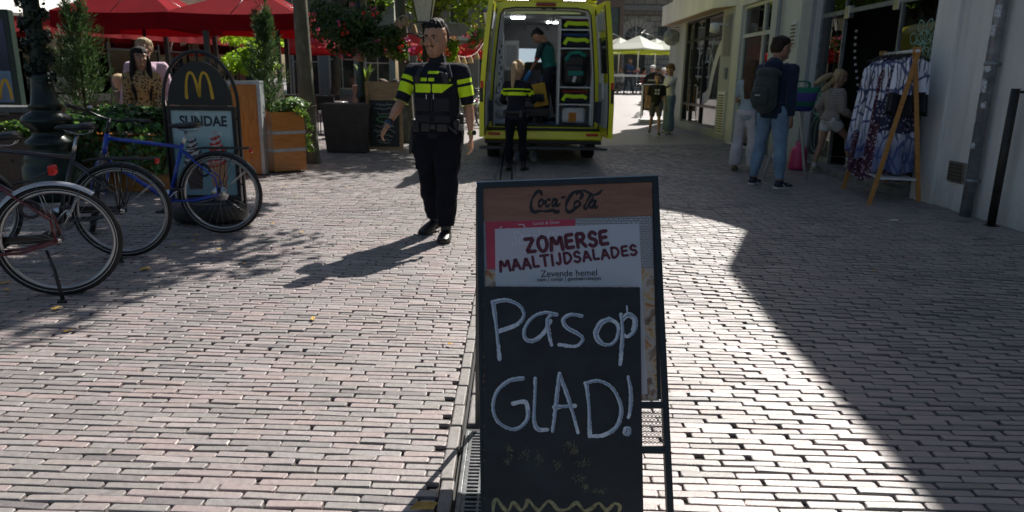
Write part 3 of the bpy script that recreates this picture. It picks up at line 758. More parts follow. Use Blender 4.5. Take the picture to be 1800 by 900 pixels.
def arc_text(name, s, x0, y0, x1, y1, m, h, wd_, wob, shrink=0.):   # rounded hand-cut letters, each a little turned
    wd = {'M': 1.25, 'I': .3, 'J': .7, 'L': .75, 'E': .85, 'S': .85}; gap = .30
    tot = sum(wd.get(c, 1.0) for c in s)+gap*(len(s)-1); x = 0; mb = MB(); a0, b0 = sp(x0, y0), sp(x1, y1); xd = (b0-a0); L_ = xd.length; xd = xd.normalized(); ud = Sn.cross(xd)
    hh = (sp(x0, y0)-sp(x0, y0-h)).length
    for i, c in enumerate(s):
        w_ = wd.get(c, 1.0); xs = x/tot*L_; ww = w_/tot*L_; x += w_+gap; k = 1-shrink*i/len(s); rt = wob*.02*math.sin(i*2.3)
        for st in GL[c]:
            P = [a0+xd*(xs+(p-q*rt)*ww)+ud*((q+rt*p*.6)*hh*k+.0006*wob*math.sin(i*2.1)) for p, q in st]
            if c in 'OSDJ': P = smooth_pts(P, 5)
            else:
                Q = [P[0]]
                for j in range(len(P)-1): Q += [P[j].lerp(P[j+1], .06), P[j].lerp(P[j+1], .94)]
                P = Q+[P[-1]]
            ribbon(mb, P, wd_*k, Sn, -.0045+.0001*(i % 3)+.00005*GL[c].index(st))
    return SB(mb, name, m)
arc_text('headline', 'ZOMERSE', 925, 444, 1070, 429, mPl, 25, .0125, 1.2)
arc_text('headline', 'MAALTIJDSALADES', 880, 477, 1121, 447, mPl, 20, .0095, 1., .12)
stext('print_line', 'Zevende hemel', 951, 486.5, 1050, 484, mInk, None, .0)
stext('print_line', 'zalm | tonijn | gambakroketjes', 944, 496.5, 1057, 493.5, mInk, None, .004)
stext('print_line', 'Lunch & Diner', 938, 395, 985, 392.5, mWh, None, .0, lift=-.006)
stext('print_line', 'Scarlatti', 899, 431, 986, 424, mWh, 25, .0, .45, lift=-.006)
stext('print_line', 'BURGERS, GRILLS', 877, 447, 940, 444, mWh, 5, .0, lift=-.006)
mb = MB(); cc = [(882, 398), (872, 412), (880, 427), (898, 428), (905, 415), (897, 402), (884, 405), (890, 420), (908, 424), (920, 412), (922, 396), (912, 394)]
ribbon(mb, smooth_pts([sp(*p) for p in cc], 5), .003, Sn, -.0062); SB(mb, 'print_line', mWh)
# script on the wood strip
def cz(x, y): return (840+x/4.091, 300+y/4.091)
cola = [[(458,168),(452,150),(428,150),(400,185),(383,235),(388,280),(412,296),(445,288),(485,292),(540,284),(560,296),(585,290),(545,288)],
 [(462,205),(444,218),(438,240),(448,255),(466,243),(475,220),(466,205)], [(520,210),(505,205),(490,220),(487,243),(498,255),(520,240)],
 [(566,206),(550,205),(537,225),(536,248),(550,250),(562,228),(570,202),(566,240),(575,252),(592,235)], [(606,192),(628,186)],
 [(738,200),(752,172),(730,146),(700,150),(668,178),(640,228),(636,275),(655,296),(690,280),(715,255)], [(712,168),(725,148),(760,140),(800,158),(840,172),(872,160),(892,138)],
 [(722,215),(700,228),(694,252),(704,268),(724,258),(736,235),(725,214)], [(795,250),(812,222),(830,190),(822,172),(804,186),(782,225),(768,258),(776,274),(795,256)],
 [(840,214),(822,216),(806,240),(806,262),(822,262),(838,238),(850,206),(840,250),(848,266),(866,252)]]
mb = MB()
for s_ in cola: 
    big = len(s_) > 9 and s_[0][0] in (458, 738)
    ribbon(mb, smooth_pts([sp(*cz(*p)) for p in s_], 6), 0.0098 if big else .0078, Sn, -.0035, wf=lambda t: .55+.75*abs(math.sin(t*9+.6)))
SB(mb, 'script_lettering', M('burnt_print', (.018, .016, .018), .6))
# mesh panel
mb = MB(); a0, a1, b0, b1 = sp(862, 723), sp(1167, 723), sp(862, 782), sp(1170, 782); nx, nz = 44, 9
for i in range(nx):
    for j in range(nz):
        c = a0.lerp(a1, (i+.5*(j % 2))/nx).lerp(b0.lerp(b1, (i+.5*(j % 2))/nx), j/nz+.04)
        w_ = (a1-a0)/nx*.5; h_ = (b0-a0)/nz
        for (p, q) in ((c-w_, c+h_*.5), (c+h_*.5, c+w_), (c+w_, c-h_*.5), (c-h_*.5, c-w_)):
            if i % 1 == 0: mb.tube([p-Sn*.008, q-Sn*.008], .0011, 3, cap=False, smooth=False)
SB(mb, 'mesh_panel', mFr)
# rear leaf
mb = MB(); nb = Vector((0, 1, 0)); tl, tr = sp(843, 326)-Sn*.03, sp(1151, 314)-Sn*.03
bl, br = Vector((tl.x-.02, 2.72, .004)), Vector((tr.x+.02, 2.76, .004))
for a, b in ((tl, bl), (tr, br)): mb.tube([a, b], .012, 4, smooth=False)
mb.tube([tl.lerp(bl, .62), tr.lerp(br, .62)], .010, 4, smooth=False); mb.tube([tl.lerp(bl, .02), tr.lerp(br, .02)], .010, 4, smooth=False); SB(mb, 'rear_leg_frame', mFr)
mb = MB(); q = [tl.lerp(bl, .03), tr.lerp(br, .03), tr.lerp(br, .62), tl.lerp(bl, .62)]; mb.prism(q, Vector((0, .006, 0))); SB(mb, 'rear_panel', mBlack)
# --- loose chalk board leaning on it
Co = So+Sn*.006; BT = .012
def cp(px, py, lift=0): return onplane(px, py, Co+Sn*(BT+lift), Sn)
ch = thing('chalkboard', 'black hand-lettered chalkboard leaning on the front of the sandwich board', 'chalkboard', (0.15, 2.1, 0))
def CB(mb, name, m, par=ch): mb.xf(Matrix.Translation((-.15, -2.1, 0))); return mb.build(name, m, par)
def cleg(x0, y0, x1, y1):
    a, b = cp(x0, y0), cp(x1, y1); t = (a.z-.012)/(a.z-b.z); return a+(b-a)*t
mb = MB(); mb.prism([cp(848, 503.5), cp(1125, 505), cleg(1125, 505, 1131, 900), cleg(848, 503.5, 851, 900)], -Sn*BT)
k = NT('chalkboard_paint'); o = k.geo()
b = k.ramp(k.noise(7, 5, .6, k.mapv(o, (1, 1, 3))), [(.35, (.012, .013, .016)), (.7, (.022, .025, .030))]); k.base(b)
k.l(k.ramp(k.noise(12, 4, .6, o), [(.3, .38), (.7, .6)]), k.b.inputs['Roughness']); k.bump(k.noise(220, 3, .6, o), .12, .002); CB(mb, 'board', k.m)
mb = MB(); rr = random.Random(4)
for q in range(26):
    x = rr.uniform(850, 1122); a = cp(x, 503.5+rr.uniform(-.3, .8)+(x-848)*.0054); mb.ell(a, (rr.uniform(.002, .006), .0012, .0011), 6)
for q in range(12):
    y = rr.uniform(520, 890); mb.ell(cp(849+(y-503)*.0075, y), (.0012, .0012, rr.uniform(.002, .008)), 6)
CB(mb, 'bare_wood_edge', M('bare_wood', (.35, .18, .06), .8))
k = NT('chalk_paint'); o = k.geo()
k.base(k.ramp(k.noise(60, 4, .7, k.mapv(o, (1, 1, .5))), [(.3, (.50, .57, .68)), (.55, (.72, .77, .84)), (.75, (.85, .88, .90))])); k.set(Roughness=.85); tr = k.n('ShaderNodeBsdfTransparent'); mx_ = k.n('ShaderNodeMixShader'); k.l(k.ramp(k.noise(110, 4, .75, k.mapv(o, (1, 1, .35))), [(.30, .45), (.38, .0)]), mx_.inputs[0]); k.l(k.b.outputs[0], mx_.inputs[1]); k.l(tr.outputs[0], mx_.inputs[2]); k.l(mx_.outputs[0], k.out.inputs[0]); mCh = k.m
def c1(x, y): return (800+x/1.476, 290+y/1.476)
strokes = [[(98,354),(103,390),(109,440),(115,503)], [(97,356),(135,351),(168,366),(178,390),(160,414),(112,432)],
 [(262,388),(232,383),(200,396),(180,425),(182,450),(202,456),(228,438),(248,404)], [(256,386),(240,400),(243,435),(250,467)],
 [(328,392),(300,388),(280,402),(290,422),(318,438),(331,452),(312,470),(270,466)],
 [(402,400),(378,408),(363,436),(374,460),(402,466),(420,446),(421,414),(398,399)], [(398,404),(382,414),(370,440),(380,457)],
 [(430,388),(434,440),(428,517)], [(432,398),(450,386),(467,400),(465,428),(448,445),(434,438)], [(445,366),(447,388)], [(436,404),(448,394),(461,404),(458,428)],
 [(176,553),(140,560),(110,585),(98,625),(108,662),(138,683),(165,682),(186,660),(188,632),(180,614),(150,619)],
 [(208,554),(206,610),(205,665),(216,686),(240,686)], [(252,691),(259,640),(268,560),(271,540)], [(270,542),(288,590),(304,640),(318,694)], [(256,628),(310,624)],
 [(340,568),(346,620),(348,668),(349,703)], [(338,566),(372,560),(408,580),(430,630),(420,676),(386,700),(348,703)], [(448,550),(455,590),(454,630),(449,655)], [(441,684),(450,684),(449,698),(438,694),(441,684)]]
mb = MB()
for i, s_ in enumerate(strokes):
    thin = i in (6, 9, 10)
    P = smooth_pts([cp(*c1(*p)) for p in s_], 16); jr = random.Random(i)
    P = [p+Vector((jr.gauss(0, .0004), 0, jr.gauss(0, .0004))) for p in P]
    ribbon(mb, P, .0055 if thin else .0135, Sn, .0008+.0002*i, wf=lambda t, i=i, jr=jr: .86+.14*math.sin(t*7+i*1.3)+jr.gauss(0, .07))
CB(mb, 'chalk_lettering', mCh)
mb = MB()
for i, s_ in enumerate(strokes):                       # darker overlap streak of the second pass
    if i in (6, 9, 10): continue
    P = smooth_pts([cp(*c1(p[0]+2.2, p[1]+1.5)) for p in s_], 6); P = P[:int(len(P)*.8)]
    ribbon(mb, P, .0045, Sn, .0052+.0001*i)
k = NT('chalk_thin'); k.base((.30, .38, .50)); k.set(Roughness=.8); CB(mb, 'chalk_lettering_overlap', k.m)
def c7(x, y): return (840+x/3.46, 640+y/3.46)
mb = MB(); wv = [(92,900),(98,840),(118,822),(150,870),(185,890),(215,842),(262,888),(292,860),(306,825),(345,872),(375,888),(432,832),(490,885),(548,880),(600,842),(645,890),(690,878),(735,845),(782,888),(830,848),(862,862),(858,892)]
ribbon(mb, smooth_pts([cp(*c7(*p)) for p in wv], 6), .0095, Sn, .0012, wf=lambda t: .8+.5*math.sin(t*31)**2); CB(mb, 'wavy_line', M('ochre_chalk', (.36, .31, .16), .8, var=.5, vs=60))
mb = MB(); rr = random.Random(9)
for (cx, cy, sx, sy) in ((190,520,28,35),(180,590,22,22),(285,548,34,36),(370,580,30,45),(490,615,26,40),(560,495,36,20),(590,530,24,24),(645,600,40,28),(615,700,46,26),(655,745,14,24),(745,775,44,20)):
    for q in range(46):
        p = c7(cx+rr.gauss(0, sx*.55), cy+rr.gauss(0, sy*.55)); a = cp(*p); s_ = rr.uniform(.0004, .0014)
        d_ = Vector((rr.uniform(-1, 1)*.4, 0, 1)).normalized(); d_ = (d_-Sn*d_.dot(Sn)).normalized(); b_ = Sn.cross(d_)
        mb.add([a+Sn*.0006-d_*s_*2-b_*s_*.5, a+Sn*.0006-d_*s_*2+b_*s_*.5, a+Sn*.0006+d_*s_*2+b_*s_*.5, a+Sn*.0006+d_*s_*2-b_*s_*.5], [(0, 1, 2, 3)])
CB(mb, 'chalk_smudge', M('smudge', (.26, .22, .13), .9, var=.4, vs=90))
# ================================================================== AMBULANCE, rear doors open
AX, AY = .49, 12.25
mY = M('ambulance_yellow', (.80, .80, .012), .3, var=.06, vs=2, coat=.6); mBk = M('black_trim', (.014, .014, .015), .5)
mIW = M('interior_white', (.66, .68, .70), .45, var=.06); mGrey = M('door_trim_grey', (.36, .38, .40), .5, var=.1)
amb = thing('ambulance', 'yellow ambulance van parked with its rear doors open', 'ambulance', (AX, AY, 0))
AL, HW, ZT = 5.9, 1.0, 2.66
def section(z, hw=HW):           # half-width of the body at a height
    t = min(1, max(0, (z-1.0)/1.66)); return hw - .04*max(0, (.9-z)/.5)*0 - .15*t**1.5
zs = [.42, .60, .9, 1.2, 1.5, 1.8, 2.1, 2.35, 2.5]
prof = [(section(z), z) for z in zs] + [(section(2.5)-.035, 2.58), (section(2.5)-.12, 2.645), (section(2.5)-.28, 2.675)]
outline = [(-x, z) for x, z in prof] + [(x, z) for x, z in reversed(prof)]
mb = MB(); n = len(outline)
def tube_shell(mb, ys):
    vs = []
    for (y, sx, sz) in ys:
        vs += [(x*sx, y, .42+(z-.42)*sz) for x, z in outline]
    fs = []
    for i in range(len(ys)-1):
        for k in range(n-1): fs.append((i*n+k, i*n+k+1, (i+1)*n+k+1, (i+1)*n+k))
    mb.add(vs, fs, 0, True)
tube_shell(mb, [(0, 1, 1), (.08, 1.004, 1), (3.6, 1.004, 1), (4.3, .99, .97), (5.0, .96, .5), (5.75, .9, .34), (5.9, .8, .2)])
mb.add([(x*.8, 5.9, .42+(z-.42)*.2) for x, z in outline], [tuple(range(n))])
mb.build('body', mY, amb)
# rear frame (D pillars + header + sill)
def ox(z): return section(z)-.135
def oz(x): return 0
mb = MB(); N = 12
zz = np.linspace(.62, 2.42, N)
inn = [(-ox(z)-.0, z) for z in zz] + [(-ox(2.42)+.05, 2.50), (-.5, 2.53), (.5, 2.53), (ox(2.42)-.05, 2.50)] + [(ox(z), z) for z in reversed(zz)]
out = [(-section(z), z) for z in zz] + [(-section(2.5)+.03, 2.58), (-.5, 2.675), (.5, 2.675), (section(2.5)-.03, 2.58)] + [(section(z), z) for z in reversed(zz)]
L = len(inn); vs = [(x, -.004, z) for x, z in out] + [(x, -.004, z) for x, z in inn] + [(x, .09, z) for x, z in inn]
mb.add(vs, [(i, i+1, L+i+1, L+i) for i in range(L-1)] + [(L+i, L+i+1, 2*L+i+1, 2*L+i) for i in range(L-1)], 0, False)
mb.b2((-.99, -.05, .40), (.99, .1, .615), bev=.03); mb.build('rear_frame', mY, amb)
mb = MB()
for off in (.012,):
    pts = [Vector((x*(1-.012), -.012, z-.0)) for x, z in inn]; mb.tube(pts, .011, 6)
mb.build('door_seal', mBk, amb)
mb = MB(); inn2 = [(x*.955, z-.03 if z > 2.4 else z) for x, z in inn]     # white inner surround
vs = [(x*.985, .05, z) for x, z in inn] + [(x, .05, z) for x, z in inn2] + [(x, .3, z) for x, z in inn2]
mb.add(vs, [(i, i+1, L+i+1, L+i) for i in range(L-1)] + [(L+i, L+i+1, 2*L+i+1, 2*L+i) for i in range(L-1)], 0, False); mb.build('inner_surround', mIW, amb)
# bumper, step and lights
mb = MB(); mb.b2((-1.0, -.17, .40), (1.0, -.051, .56), bev=.03); mb.build('bumper', mY, amb)
mb = MB(); mb.b2((-.99, -.18, .565), (.99, -.03, .60), bev=.012); mb.b2((-.98, -.178, .34), (.98, -.06, .398), bev=.01); mb.build('bumper_trim', mBk, amb)
mb = MB(); mb.b2((-1.06, -.42, .265), (1.06, -.19, .305), bev=.01)
for x in (-.7, .7): mb.b2((x-.03, -.2, .27), (x+.03, .4, .33))
mb.build('rear_step', M('step_metal', (.07, .08, .09), .45, .6, var=.3), amb)
for x in (-.82, .82):
    mb = MB(); mb.box((x, -.178, .50), (.2, .02, .045), bev=.008); mb.build('reflector', M('red_reflector', (.55, .03, .01), .25), amb)
mb = MB(); mb.b2((-.8, -.03, .62), (.8, .02, .655), bev=.01); mb.build('sill_plate', mBk, amb)
mb = MB(); mb.b2((-.16, -.06, 2.555), (.16, -.008, 2.605), bev=.01); mb.build('brake_light', M('brake_red', (.25, .015, .01), .3), amb)
mb = MB(); mb.b2((-.84, -.03, 2.62), (.84, .35, 2.76), bev=.03); mb.build('roof_light_bar', mY, amb)
for x in (-.46, .46):
    fr = MB(); fr.b2((x-.20, -.045, 2.625), (x+.20, -.0305, 2.685), bev=.004); f_ = fr.build('work_light', mBk, amb)
    mb = MB()
    for q in range(8): mb.b2((x-.175+q*.045, -.052, 2.64), (x-.14+q*.045, -.0455, 2.672))
    mb.build('lit_diode', M('work_led', (.9, .9, .9), .3, emit=(1, 1, .95, 5)), f_)
for x in (-.8, .8):
    mb = MB(); mb.b2((x-.07, -.03, 2.64), (x+.05, -.001, 2.72), bev=.01); mb.build('beacon', M('blue_lens', (.02, .05, .4), .2), amb)
mb = MB(); mb.b2((-.07, .03, 2.505), (.0, .06, 2.525)); mb.b2((.10, .03, 2.505), (.17, .06, 2.525)); mb.build('latch', M('latch_dark', (.05, .045, .02), .4), amb)
# interior
mb = MB(); mb.b2((-.86, .05, .60), (.86, 3.0, .625)); mb.build('floor', M('floor_blue', (.02, .12, .32), .5, var=.2), amb)
mb = MB()
mb.add([(-.85, .3, .62), (-.85, 3, .62), (-.74, 3, 2.46), (-.74, .3, 2.46)], [(0, 1, 2, 3)]); mb.add([(.85, .3, .62), (.85, 3, .62), (.74, 3, 2.46), (.74, .3, 2.46)], [(0, 1, 2, 3)])
mb.add([(-.74, .3, 2.46), (-.74, 3, 2.46), (.74, 3, 2.46), (.74, .3, 2.46)], [(0, 1, 2, 3)]); mb.build('interior_lining', mIW, amb)
bk = wall(-.86, .86, .6, 2.5, [(-.42, .14, 1.45, 2.0)], .04).xf(Matrix.Translation((0, 3.0, 0))); bk.build('bulkhead', M('bulkhead', (.36, .38, .40), .5), amb)
mb = MB(); mb.b2((-.85, 4.3, 1.25), (.85, 4.32, 2.3)); mb.build('windscreen', M('windscreen_glow', (.35, .4, .45), .1, emit=(.7, .85, 1, .35)), amb)  # faint glow put into the pane for daylight coming through the cab
mb = MB(); mb.b2((-.3, 3.6, 1.2), (.2, 3.9, 1.75), bev=.06); mb.build('cab_seat', mBk, amb)
mb = MB()
for z0, z1 in ((1.55, 2.1),): mb.b2((-.70, 1.9, z0), (-.42, 2.2, z1), bev=.01)
mb.b2((-.84, .35, .63), (-.62, 1.7, 1.15), bev=.02); mb.b2((-.80, .35, 1.16), (-.70, 1.9, 2.2), bev=.01); mb.build('side_cabinet', mIW, amb)
mb = MB(); mb.b2((-.66, 1.893, 1.62), (-.46, 1.899, 2.02)); mb.build('cabinet_door', mGrey, amb)
mb = MB()
for z in (.80, 1.02):
    mb.lathe([(.075, 0), (.085, .01), (.085, .03), (.05, .035), (.05, .02)], (-.73, .32, z), n=18, axis='Y')
mb.build('hose_reel', mGrey, amb)
mb = MB(); rr = random.Random(2)
for q in range(9): mb.box((-.755+.03*(q % 2), .345, 1.3+.09*q), (.025, .012, .03 if q % 3 else .06))
mb.build('wall_fitting', mBk, amb)
mb = MB(); mb.b2((-.84, .25, 2.0), (-.69, .33, 2.43), bev=.02); mb.build('overhead_locker', mIW, amb)
for (x, y) in ((-.45, 1.0), (.22, 2.0)):
    mb = MB(); mb.b2((x-.12, y-.04, 2.43), (x+.12, y+.04, 2.455)); mb.build('ceiling_lamp', M('cabin_lamp', (.9, .9, .9), .3, emit=(1, 1, .97, 7)), amb)
mb = MB(); mb.tube([(-.3, .4, 2.36), (-.3, 2.8, 2.36)], .014, 8); mb.tube([(.15, .4, 2.36), (.15, 2.8, 2.36)], .014, 8)
for x in (-.3, .15):
    for y in (.5, 1.6, 2.7): mb.tube([(x, y, 2.36), (x, y, 2.46)], .01, 6)
mb.build('ceiling_rail', mSteel, amb)
# shelf unit on the right
sh = MB(); sx0, sx1, sy0, sy1 = .27, .80, .16, .62
sh.b2((sx0-.03, sy0, .63), (sx0, sy1, 2.40)); sh.b2((sx1, sy0, .63), (sx1+.025, sy1, 2.38)); sh.b2((sx0, sy1-.02, .63), (sx1, sy1, 2.38))
SHZ = [.64, .985, 1.27, 1.905, 2.205]
for z in SHZ[1:]: sh.b2((sx0, sy0, z-.012), (sx1, sy1-.02, z+.012))
sh.b2((sx0-.03, sy0, 2.38), (sx1+.02, sy1, 2.42)); shelf = sh.build('shelf_unit', mIW, amb)
# doors, hinged at the corners and swung to face the street
def rear_door(side):
    P = []; W_ = .86; ang = R(94 if side > 0 else 92)
    hx = side*.965
    def T(u, z, t):   # u along the door from hinge, t thickness offset (0 outer, + inner)
        dx = -math.cos(ang)*side; dy = -math.sin(ang)
        nx, ny = math.sin(ang)*-side, math.cos(ang)   # inner side normal, roughly towards the centre
        hxx = side*(section(z)-.02)
        return (hxx + dx*u + nx*t, dy*u + ny*t - .02, z)
    def slab(name, u0, u1, z0, z1, t0, t1, m, par, rnd_=0):
        mb = MB(); n_ = 8; vs = []
        for q in range(n_+1):
            z = z0+(z1-z0)*q/n_
            for (u, t) in ((u0, t0), (u1, t0), (u1, t1), (u0, t1)): vs.append(T(u, z, t))
        fs = [(q*4+k, q*4+(k+1) % 4, q*4+4+(k+1) % 4, q*4+4+k) for q in range(n_) for k in range(4)] + [(0, 1, 2, 3), tuple(n_*4+k for k in (3, 2, 1, 0))]
        mb.add(vs, fs); return mb.build(name, m, par)
    d = slab('rear_door', 0, W_, .50, 2.56, -.03, .045, mY, amb)
    slab('door_seal', .03, .06, .56, 2.5, .0455, .06, mBk, d); slab('door_seal', W_-.03, W_-.005, .56, 2.5, .0457, .062, mBk, d)
    slab('trim_panel', .10, W_-.06, .66, 1.35, .046, .085, mGrey, d); slab('trim_panel', .10, .2, 1.35, 2.4, .046, .07, mIW, d)
    slab('door_window', .2, W_-.14, 1.5, 2.05, .0459, .055, M('tinted_glass', (.03, .035, .03), .08), d)
    slab('trim_panel', .22, W_-.16, 2.15, 2.42, .0461, .06, mGrey, d)
    slab('door_pocket', .16, .42, .72, 1.05, .086, .15, M('pocket_dark', (.03, .04, .06), .6), d)
    slab('door_pull', .50, .60, 1.1, 1.5, .086, .11, M('pull_pale', (.5, .55, .6), .4), d)
    mb = MB()
    for z in (.8, 1.55, 2.25):
        a = T(-.02, z, .0); mb.box(a, (.05, .06, .11), bev=.01)
    mb.build('hinge', mBk, d)
    mb = MB(); mb.box(T(W_-.005, 1.15, -.0), (.05, .03, .22), bev=.01); mb.build('latch', mBk, d)
    mb = MB(); mb.box(T(W_+.002, 1.3, .0), (.045, .012, .12)); mb.build('reflector', M('red_reflector'), d)
    return d
rear_door(1); rear_door(-1)
# wheels
mTy = M('tyre_rubber', (.018, .018, .018), .8, var=.3, bump=.3, bs=90)
for (x, y) in ((-.86, .95), (.86, .95), (-.86, 4.65), (.86, 4.65)):
    mb = MB(); mb.lathe([(.2, -.1), (.33, -.11), (.352, -.085), (.355, 0), (.352, .085), (.33, .11), (.2, .1)], (x, y, .355), n=32, axis='X'); w_ = mb.build('wheel', mTy, amb)
    mb = MB(); mb.lathe([(.04, -.09), (.2, -.1), (.215, -.08), (.215, .08), (.2, .1), (.04, .09)], (x, y, .355), n=24, axis='X'); mb.build('rim', mSteel, w_)
mb = MB(); mb.b2((-.8, .1, .32), (.8, 5.4, .43)); mb.build('underbody', mBk, amb)
for s_ in (-1, 1):
    mb = MB(); mb.tube([(s_*.97, 4.3, 1.5), (s_*1.12, 4.25, 1.5)], .02, 6); mb.box((s_*1.18, 4.2, 1.55), (.2, .1, .32), bev=.04); mb.build('wing_mirror', mBk, amb)

# ---- kit on the shelves (things of their own)
def A_(x, y, z): return (AX+x, AY+y, z)
mHV = M('hi_vis_yellow', (.62, .92, .02), .6, var=.05); mNav = M('dark_bag', (.015, .02, .035), .8, var=.3)
def kitbag(z, h, topc, label, strap=True):
    r = thing('medical_bag', label, 'bag', A_(.53, .37, z), 0)
    mb = MB(); mb.box((0, 0, h*.42), (.46, .36, h*.78), bev=.05); mb.build('body', mNav, r)
    mb = MB(); mb.box((0, -.02, h*.83), (.44, .33, h*.16), bev=.02); mb.build('lid', M('lid_'+topc[0], topc[1], .7), r)
    if strap:
        mb = MB(); mb.tube([(-.2, -.187, h*.2), (-.15, -.190, h*.55), (0, -.195, h*.48), (.15, -.190, h*.52), (.21, -.187, h*.38)], .032, 4, smooth=False, flat=.25, upv=(0, 0, 1)); mb.build('strap', mHV, r)
    return r
kitbag(2.22, .17, ('purple', (.14, .02, .10)), 'dark bag with purple top on the highest ambulance shelf')
kitbag(1.92, .25, ('blue', (.02, .06, .22)), 'dark bag with blue top on the second ambulance shelf from the top')
kitbag(1.00, .24, ('red', (.30, .02, .02)), 'dark bag with red top on the ambulance shelf above the white case')
r = thing('backpack', 'big black and teal emergency backpack on the middle ambulance shelf', 'backpack', A_(.53, .30, 1.285))
mb = MB(); mb.box((0, 0, .29), (.44, .34, .56), bev=.1); mb.box((-.02, -.16, .2), (.34, .12, .32), bev=.05); mb.build('body', mBk, r)
mb = MB(); mb.tube([(-.17, -.176, .42), (-.1, -.18, .54), (.05, -.18, .56), (.16, -.178, .5)], .03, 4, smooth=False, flat=.3); mb.box((.0, -.222, .22), (.26, .01, .07)); mb.build('strap', M('teal_fabric', (.01, .22, .19), .7), r)
mb = MB(); mb.box((-.02, -.224, .12), (.05, .01, .1), rot=Matrix.Rotation(.3, 3, 'Y')); mb.build('tag', mIW, r)
r = thing('equipment_case', 'white case with an orange label on the lowest ambulance shelf', 'case', A_(.53, .37, .65))
mb = MB(); mb.box((0, 0, .15), (.40, .32, .27), bev=.05); mb.build('case', M('case_white', (.6, .62, .62), .35), r)
mb = MB(); mb.box((-.02, -.163, .12), (.13, .006, .16)); mb.build('label_plate', M('orange_label', (.6, .2, .01), .5), r)
mb = MB(); mb.tube([(-.1, 0, .28), (-.08, 0, .31), (.08, 0, .31), (.1, 0, .28)], .012, 6); mb.build('handle', mBk, r)
# ---- stretcher
r = thing('stretcher', 'black wheeled stretcher with yellow side flaps inside the ambulance', 'stretcher', A_(-.22, 1.0, .625))
mb = MB()
for s_ in (-1, 1):
    mb.tube([(s_*.24, -.6, .42), (s_*.24, 1.2, .42)], .022, 8); mb.tube([(s_*.2, -.5, .1), (s_*.2, .5, .42)], .016, 6); mb.tube([(s_*.2, .5, .1), (s_*.2, -.5, .42)], .016, 6)
mb.tube([(-.24, -.6, .42), (.24, -.6, .42)], .022, 8); mb.build('frame', mBk, r)
mb = MB(); mb.box((0, .1, .48), (.5, 1.3, .08), bev=.03); mb.box((0, .98, .72), (.5, .55, .08), rot=Matrix.Rotation(R(50), 3, 'X'), bev=.03); mb.build('mattress', mNav, r)
mb = MB(); mb.box((.17, -.38, .50), (.26, .03, .40), rot=Matrix.Rotation(R(-12), 3, 'Y'), bev=.02); mb.build('side_flap', M('stretcher_yellow', (.65, .36, .01), .5), r)
for s_ in (-1, 1):
    for y in (-.5, .5):
        mb = MB(); mb.lathe([(.03, -.02), (.07, -.018), (.07, .018), (.03, .02)], (s_*.2, y, .07), n=16, axis='X'); mb.build('wheel', mTy, r)
mb = MB(); mb.box((.1, -.3, .2), (.5, .3, .16), bev=.02); mb.build('undertray', mBk, r)
# ================================================================== LEFT SIDE: planters, signs, post
mOr = wood('orange_wood', (.46, .19, .035), (.26, .09, .015), .4, (1.2, 1.2, 9), coat=.3)
mOrH = wood('orange_wood_across', (.46, .19, .035), (.26, .09, .015), .4, (9, 9, 1.4), coat=.3)
mBand = M('grey_band', (.33, .36, .38), .45, .4, var=.2); mSoil = M('soil', (.03, .02, .015), .95, bump=.5)
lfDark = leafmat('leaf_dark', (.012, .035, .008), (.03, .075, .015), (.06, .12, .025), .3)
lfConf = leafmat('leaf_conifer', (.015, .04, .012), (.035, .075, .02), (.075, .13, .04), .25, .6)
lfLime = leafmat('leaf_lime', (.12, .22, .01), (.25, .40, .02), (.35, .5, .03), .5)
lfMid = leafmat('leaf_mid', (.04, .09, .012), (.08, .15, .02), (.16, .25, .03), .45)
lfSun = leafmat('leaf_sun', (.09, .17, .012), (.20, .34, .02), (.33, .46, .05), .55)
lfIvy = leafmat('leaf_ivy', (.02, .06, .015), (.04, .11, .02), (.12, .24, .05), .25, .3)
def planter(name, label, cat, loc, rz, w_, d_, h, m, bands=(), group=None, taper=1.0, rim=None):
    r = thing(name, label, cat, loc, rz, group)
    b = MB(); t = taper
    v = [(sx*w_/2*(t if z == 0 else 1), sy*d_/2*(t if z == 0 else 1), z) for z in (0, h) for sx, sy in ((-1, -1), (1, -1), (1, 1), (-1, 1))]
    b.add(v, [(0, 1, 2, 3), (0, 1, 5, 4), (1, 2, 6, 5), (2, 3, 7, 6), (3, 0, 4, 7)])
    i = .03; v = [(sx*(w_/2-i), sy*(d_/2-i), z) for z in (h, h-.08) for sx, sy in ((-1, -1), (1, -1), (1, 1), (-1, 1))]
    b.add(v, [(0, 1, 5, 4), (1, 2, 6, 5), (2, 3, 7, 6), (3, 0, 4, 7)])
    vo = [(sx*w_/2, sy*d_/2, h) for sx, sy in ((-1, -1), (1, -1), (1, 1), (-1, 1))]+[(sx*(w_/2-i), sy*(d_/2-i), h) for sx, sy in ((-1, -1), (1, -1), (1, 1), (-1, 1))]
    b.add(vo, [(k, (k+1) % 4, 4+(k+1) % 4, 4+k) for k in range(4)]); b.build('box', m, r)
    s_ = MB(); s_.b2((-w_/2+i, -d_/2+i, h-.10), (w_/2-i, d_/2-i, h-.06)); s_.build('soil', mSoil, r)
    for z in bands:
        f = t+(1-t)*z/h; ww, dd = w_*f/2+.004, d_*f/2+.004; bb = MB()
        for (a, b_) in (((-ww, -dd-.003), (ww, -dd)), ((-ww, dd), (ww, dd+.003)), ((-ww-.003, -dd-.003), (-ww, dd+.003)), ((ww, -dd-.003), (ww+.003, dd+.003))): bb.b2((*a, z-.022), (*b_, z+.022))
        bb.build('band', mBand, r)
    return r
